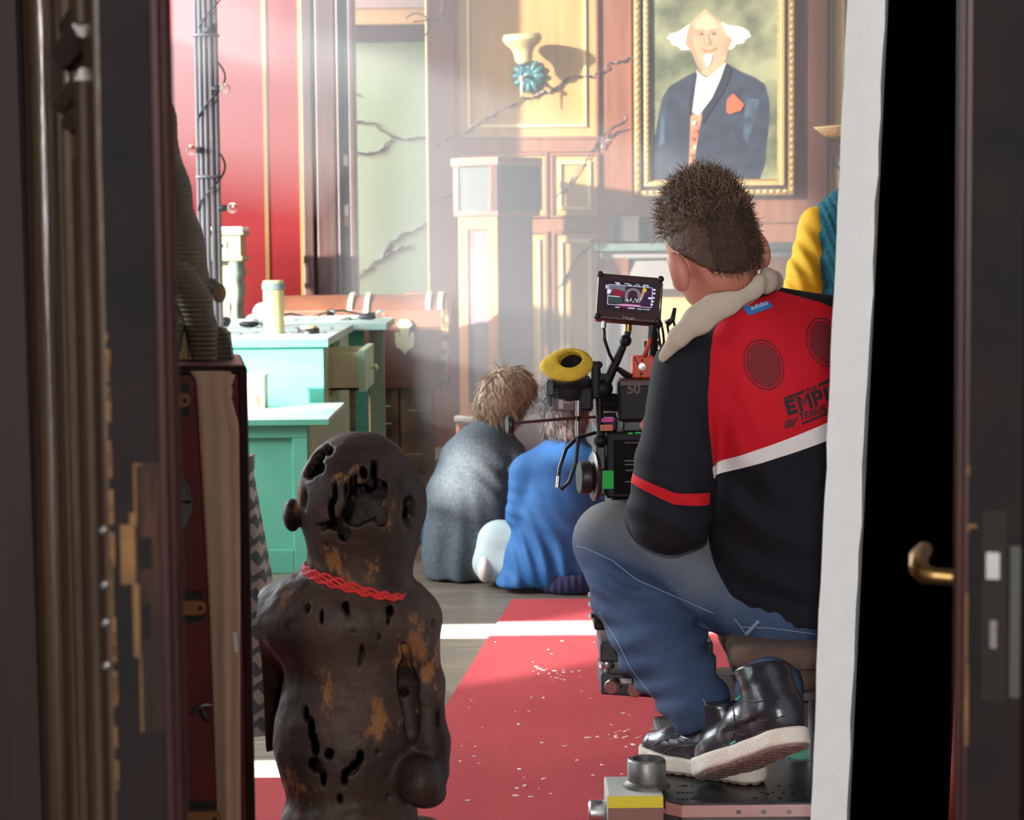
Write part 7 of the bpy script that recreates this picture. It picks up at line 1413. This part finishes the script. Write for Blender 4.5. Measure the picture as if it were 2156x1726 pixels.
boy('boy with tousled fair hair in a grey wool coat sitting on the floor', a_(1062, 842, .05), (0.75, 0.6, -0.28), (0.15, -0.1, 1), a_(1042, 915, .04), ([a_(1015, 970, .02), a_(985, 1060, .02), hipA], [0.14, 0.15, 0.15]),
    [[a_(1075, 960, .03), a_(1098, 1010, .02), a_(1085, 1062, .2)], [a_(960, 960, .03), a_(925, 1060, .12), a_(962, 1112, .34)]],
    [[hipA, a_(900, 1150, .3) * [1, 1, 0] + [0, 0, 0.16], a_(1000, 1150, .42) * [1, 1, 0] + [0, 0, 0.06]], [hipA + [0.05, 0, 0], a_(1090, 1150, .32) * [1, 1, 0] + [0, 0, 0.16], a_(1010, 1150, .5) * [1, 1, 0] + [0, 0, 0.06]]], coatA, 'greycoat', 'hair_fair', 0.06, 'denim', (a_(985, 0)[0], YA, 0))
YBl = 7.72; b_ = lambda px, py, dy=0.0: Q(px, py, YBl + dy); sBl = YBl / F
def coatB(X, Y, Z):
    hip = b_(1170, 1190, 0); hip[2] = 0.13
    d = chain(X, Y, Z, [hip, b_(1175, 1090, 0), b_(1180, 1000, .0)], [105 * sBl, 88 * sBl, 72 * sBl], 0.05, 1.2)
    d = smin(d, cap(X, Y, Z, b_(1112, 985, .0), b_(1250, 975, .0), 30 * sBl, 30 * sBl), 0.06); d = smin(d, cap(X, Y, Z, b_(1190, 960, .01), b_(1196, 925, .02), 50 * sBl, 36 * sBl), 0.05)
    arm = chain(X, Y, Z, [b_(1103, 995, .0), b_(1093, 1085, -.02), b_(1110, 1125, .18)], [32 * sBl, 26 * sBl, 24 * sBl], 0.03); arm = arm + fold(X, Y, Z, b_(1090, 1070, -.1), (0.3, 0, 1), 0.05, 0.005, 0.09); d = smin(d, arm, 0.02)
    arm = chain(X, Y, Z, [b_(1262, 990, .0), b_(1285, 1090, .06), b_(1250, 1130, .3)], [32 * sBl, 28 * sBl, 24 * sBl], 0.03); d = smin(d, arm, 0.02)
    low = ell(X, Y, Z, [b_(1160, 0)[0], YBl + .02, 0.085], (112 * sBl, 0.18, 0.1)); d = smin(d, low, 0.04); d = smin(d, ell(X, Y, Z, b_(1085, 1228, -.03), (42 * sBl, 0.1, 0.05)), 0.03)
    d = d + fold(X, Y, Z, b_(1120, 1180, -.2), (1, 0, 0.3), 0.06, 0.009, 0.16) + fold(X, Y, Z, b_(1200, 1200, -.2), (1, 0, 0.1), 0.07, 0.007, 0.16) + fold(X, Y, Z, b_(1140, 1080, -.2), (0.5, 0, 0.9), 0.08, 0.006, 0.14)
    return smax(d, 0.02 - Z, 0.01)
hipB = b_(1170, 1190, .02); hipB[2] = 0.14
kn = b_(1052, 1142, .08); ft = b_(1022, 1200, .05)
boyB, clB = boy('boy with greyish hair in a bright blue jacket sitting cross legged at the carpet end', b_(1188, 868, .03), (0.1, 0.97, -0.12), (0, 0.05, 1), b_(1192, 935, .02), ([b_(1180, 1000, .02), b_(1175, 1090, .02), hipB], [0.14, 0.15, 0.16]),
    [[b_(1103, 995, .02), b_(1093, 1085, .0), b_(1110, 1128, .22)], [b_(1262, 990, .02), b_(1285, 1090, .06), b_(1250, 1132, .34)]],
    [[hipB, kn, b_(1035, 1185, .06), b_(1075, 1200, .02) * [1, 1, 0] + [0, 0, 0.08]], [hipB + [0.08, 0, 0], b_(1330, 1160, .2), b_(1200, 1190, .38) * [1, 1, 0] + [0, 0, 0.07]]], coatB, 'bluejacket', 'hair_grey', 0.045, 'palejean', (b_(1170, 0)[0], YBl, 0))
def hem(X, Y, Z):
    d = smax(ell(X, Y, Z, [b_(1195, 0)[0], YBl + .015, 0.05], (95 * sBl, 0.188, 0.1)), np.maximum(0.003 - Z, Z - 0.075), 0.008); return d + 0.0025 * np.sin(X * 260)
sdf_obj('rib_hem', hem, np.array([b_(1030, 0)[0], YBl - .22, -0.01]), np.array([b_(1300, 0)[0], YBl + .24, 0.08]), 0.007, 'navyhem', boyB)
def solef(X, Y, Z):
    return smax(ell(X, Y, Z, ft * [1, 1, 0] + [0, 0.02, 0.075], (0.034, 0.1, 0.06)), 0.004 - Z, 0.006)
sdf_obj('shoe', solef, ft * [1, 1, 0] + [-0.06, -0.13, -0.01], ft * [1, 1, 0] + [0.06, 0.17, 0.16], 0.005, 'shoe_sole', boyB)
# ================================================================== STANDING PERSON BEHIND THE FOAM BOARD
YP = 6.6; t_ = lambda px, py, dy=0.0: Q(px, py, YP + dy); sP = YP / F
pr = thing('person', 'standing person in straw hat, teal knitted vest and yellow shirt behind the foam board', 'person', (t_(1800, 0)[0], YP, 0))
PC = t_(1850, 320, .0); pf = unit([0.25, 0.95, -0.1])
shL, shR = t_(1722, 470, .0), t_(1880, 465, .05); hipP = t_(1815, 700, .0)
def pbody(X, Y, Z):
    d = facef(X, Y, Z, PC, pf, (0, 0, 1), 1.0); d = smin(d, cap(X, Y, Z, PC - [0, 0.01, 0.06], t_(1840, 440), 0.05, 0.055), 0.03)
    d = smin(d, chain(X, Y, Z, [t_(1805, 470), t_(1810, 580), hipP], [0.1, 0.11, 0.11], 0.05, 1.3), 0.05)
    for s in (-1, 1):
        hp = hipP + [0.085 * s, 0, -0.03]; d = smin(d, chain(X, Y, Z, [hp, hp * [1, 1, 0] + [0.01 * s, 0, 0.5], hp * [1, 1, 0] + [0.01 * s, 0, 0.08]], [0.075, 0.052, 0.04], 0.02), 0.03)
    armsP = ([shL, t_(1695, 640, .0), t_(1730, 720, .22)], [shR, t_(1915, 640, .05), t_(1880, 720, .25)])
    for pts in armsP: d = smin(d, chain(X, Y, Z, pts, [0.045, 0.038, 0.028], 0.02), 0.02); d = smin(d, hand(X, Y, Z, pts[-1], pts[-1] - pts[-2], (0, 0.1, -1), (1, 0.2, 0)), 0.01)
    return d
sdf_obj('body', pbody, np.array([t_(1640, 0)[0], YP - .2, 0.03]), np.array([t_(1960, 0)[0], YP + .45, PC[2] + 0.14]), 0.011, 'skin', pr)
def vest(X, Y, Z):
    d = chain(X, Y, Z, [t_(1808, 480), t_(1812, 560), t_(1815, 690)], [0.135, 0.142, 0.14], 0.05, 1.3); d = smin(d, cap(X, Y, Z, t_(1745, 478, 0), t_(1865, 474, .03), 0.055, 0.055), 0.05); d = smin(d, cap(X, Y, Z, t_(1800, 462), t_(1838, 442), 0.07, 0.062), 0.04)
    return d + 0.0022 * np.sin((X + 0.35 * Z) * 2 * math.pi / 0.022)
sdf_obj('knitted_vest', vest, np.array([t_(1660, 0)[0], YP - .2, hipP[2] - 0.16]), np.array([t_(1950, 0)[0], YP + .25, t_(1800, 400)[2]]), 0.006, 'tealknit', pr)
def sleeves(X, Y, Z):
    d = chain(X, Y, Z, [t_(1722, 474, .0), t_(1700, 580, -.01), t_(1696, 640, .0), t_(1712, 690, .1)], [0.058, 0.06, 0.064, 0.05], 0.03)
    d = smin(d, chain(X, Y, Z, [t_(1880, 470, .05), t_(1905, 580, .05), t_(1915, 640, .06), t_(1900, 690, .14)], [0.058, 0.06, 0.064, 0.05], 0.03), 0.01)
    return d + fold(X, Y, Z, t_(1705, 550, -.06), (0.9, 0, 0.45), 0.045, 0.006, 0.1) + fold(X, Y, Z, t_(1700, 620, -.06), (0.5, 0, 1), 0.05, 0.007, 0.08)
sdf_obj('shirt_sleeves', sleeves, np.array([t_(1640, 0)[0], YP - .12, t_(1700, 745)[2]]), np.array([t_(1975, 0)[0], YP + .25, t_(1700, 430)[2]]), 0.006, 'yellowshirt', pr)
def trou(X, Y, Z):
    d = ell(X, Y, Z, hipP - [0, 0, 0.02], (0.165, 0.12, 0.12))
    for s in (-1, 1):
        hp = hipP + [0.085 * s, 0, -0.03]; d = smin(d, chain(X, Y, Z, [hp, hp * [1, 1, 0] + [0.01 * s, 0, 0.5], hp * [1, 1, 0] + [0.01 * s, 0, 0.12]], [0.095, 0.075, 0.062], 0.02), 0.03)
    return d
sdf_obj('trousers', trou, np.array([hipP[0] - 0.22, YP - .17, 0.03]), np.array([hipP[0] + 0.22, YP + .17, hipP[2] + 0.12]), 0.009, 'darkcloth', pr)
for s in (-1, 1):
    c = hipP * [1, 1, 0] + [0.095 * s, 0.04, 0.006]
    sdf_obj('shoe', lambda X, Y, Z: smax(smin(ell(X, Y, Z, c + [0, 0.03, 0.045], (0.045, 0.135, 0.05)), cap(X, Y, Z, c + [0, -0.04, 0.06], c + [0, -0.04, 0.13], 0.045, 0.05), 0.03), 0.010 - Z, 0.004), c + [-0.08, -0.16, -0.01], c + [0.08, 0.2, 0.16], 0.006, 'shoe_leather', pr)
hatc = PC + np.array([0, 0.0, 0.07])
ob('hat_brim', MB().lathe([(0.085, 0.0), (0.12, -0.012), (0.16, -0.008), (0.19, 0.02), (0.193, 0.026), (0.16, 0.0), (0.12, -0.003), (0.085, 0.012)], hatc, (-0.1, -0.05, 1), 40), 'straw', pr, smooth=180)
ob('hat_crown', MB().lathe([(0.088, 0.005), (0.09, 0.05), (0.08, 0.1), (0.06, 0.118), (0.0, 0.108)], hatc, (-0.1, -0.05, 1), 32), 'straw', pr, smooth=180)
ob('hat_band', MB().lathe([(0.089, 0.004), (0.0925, 0.008), (0.0925, 0.045), (0.088, 0.048)], hatc, (-0.1, -0.05, 1), 32), 'darkcloth', pr, smooth=180)
ob('hair', MB().ball(PC + [0, -0.02, 0.02], (0.083, 0.095, 0.085), 20, 14), 'hair_brown', pr, smooth=180)
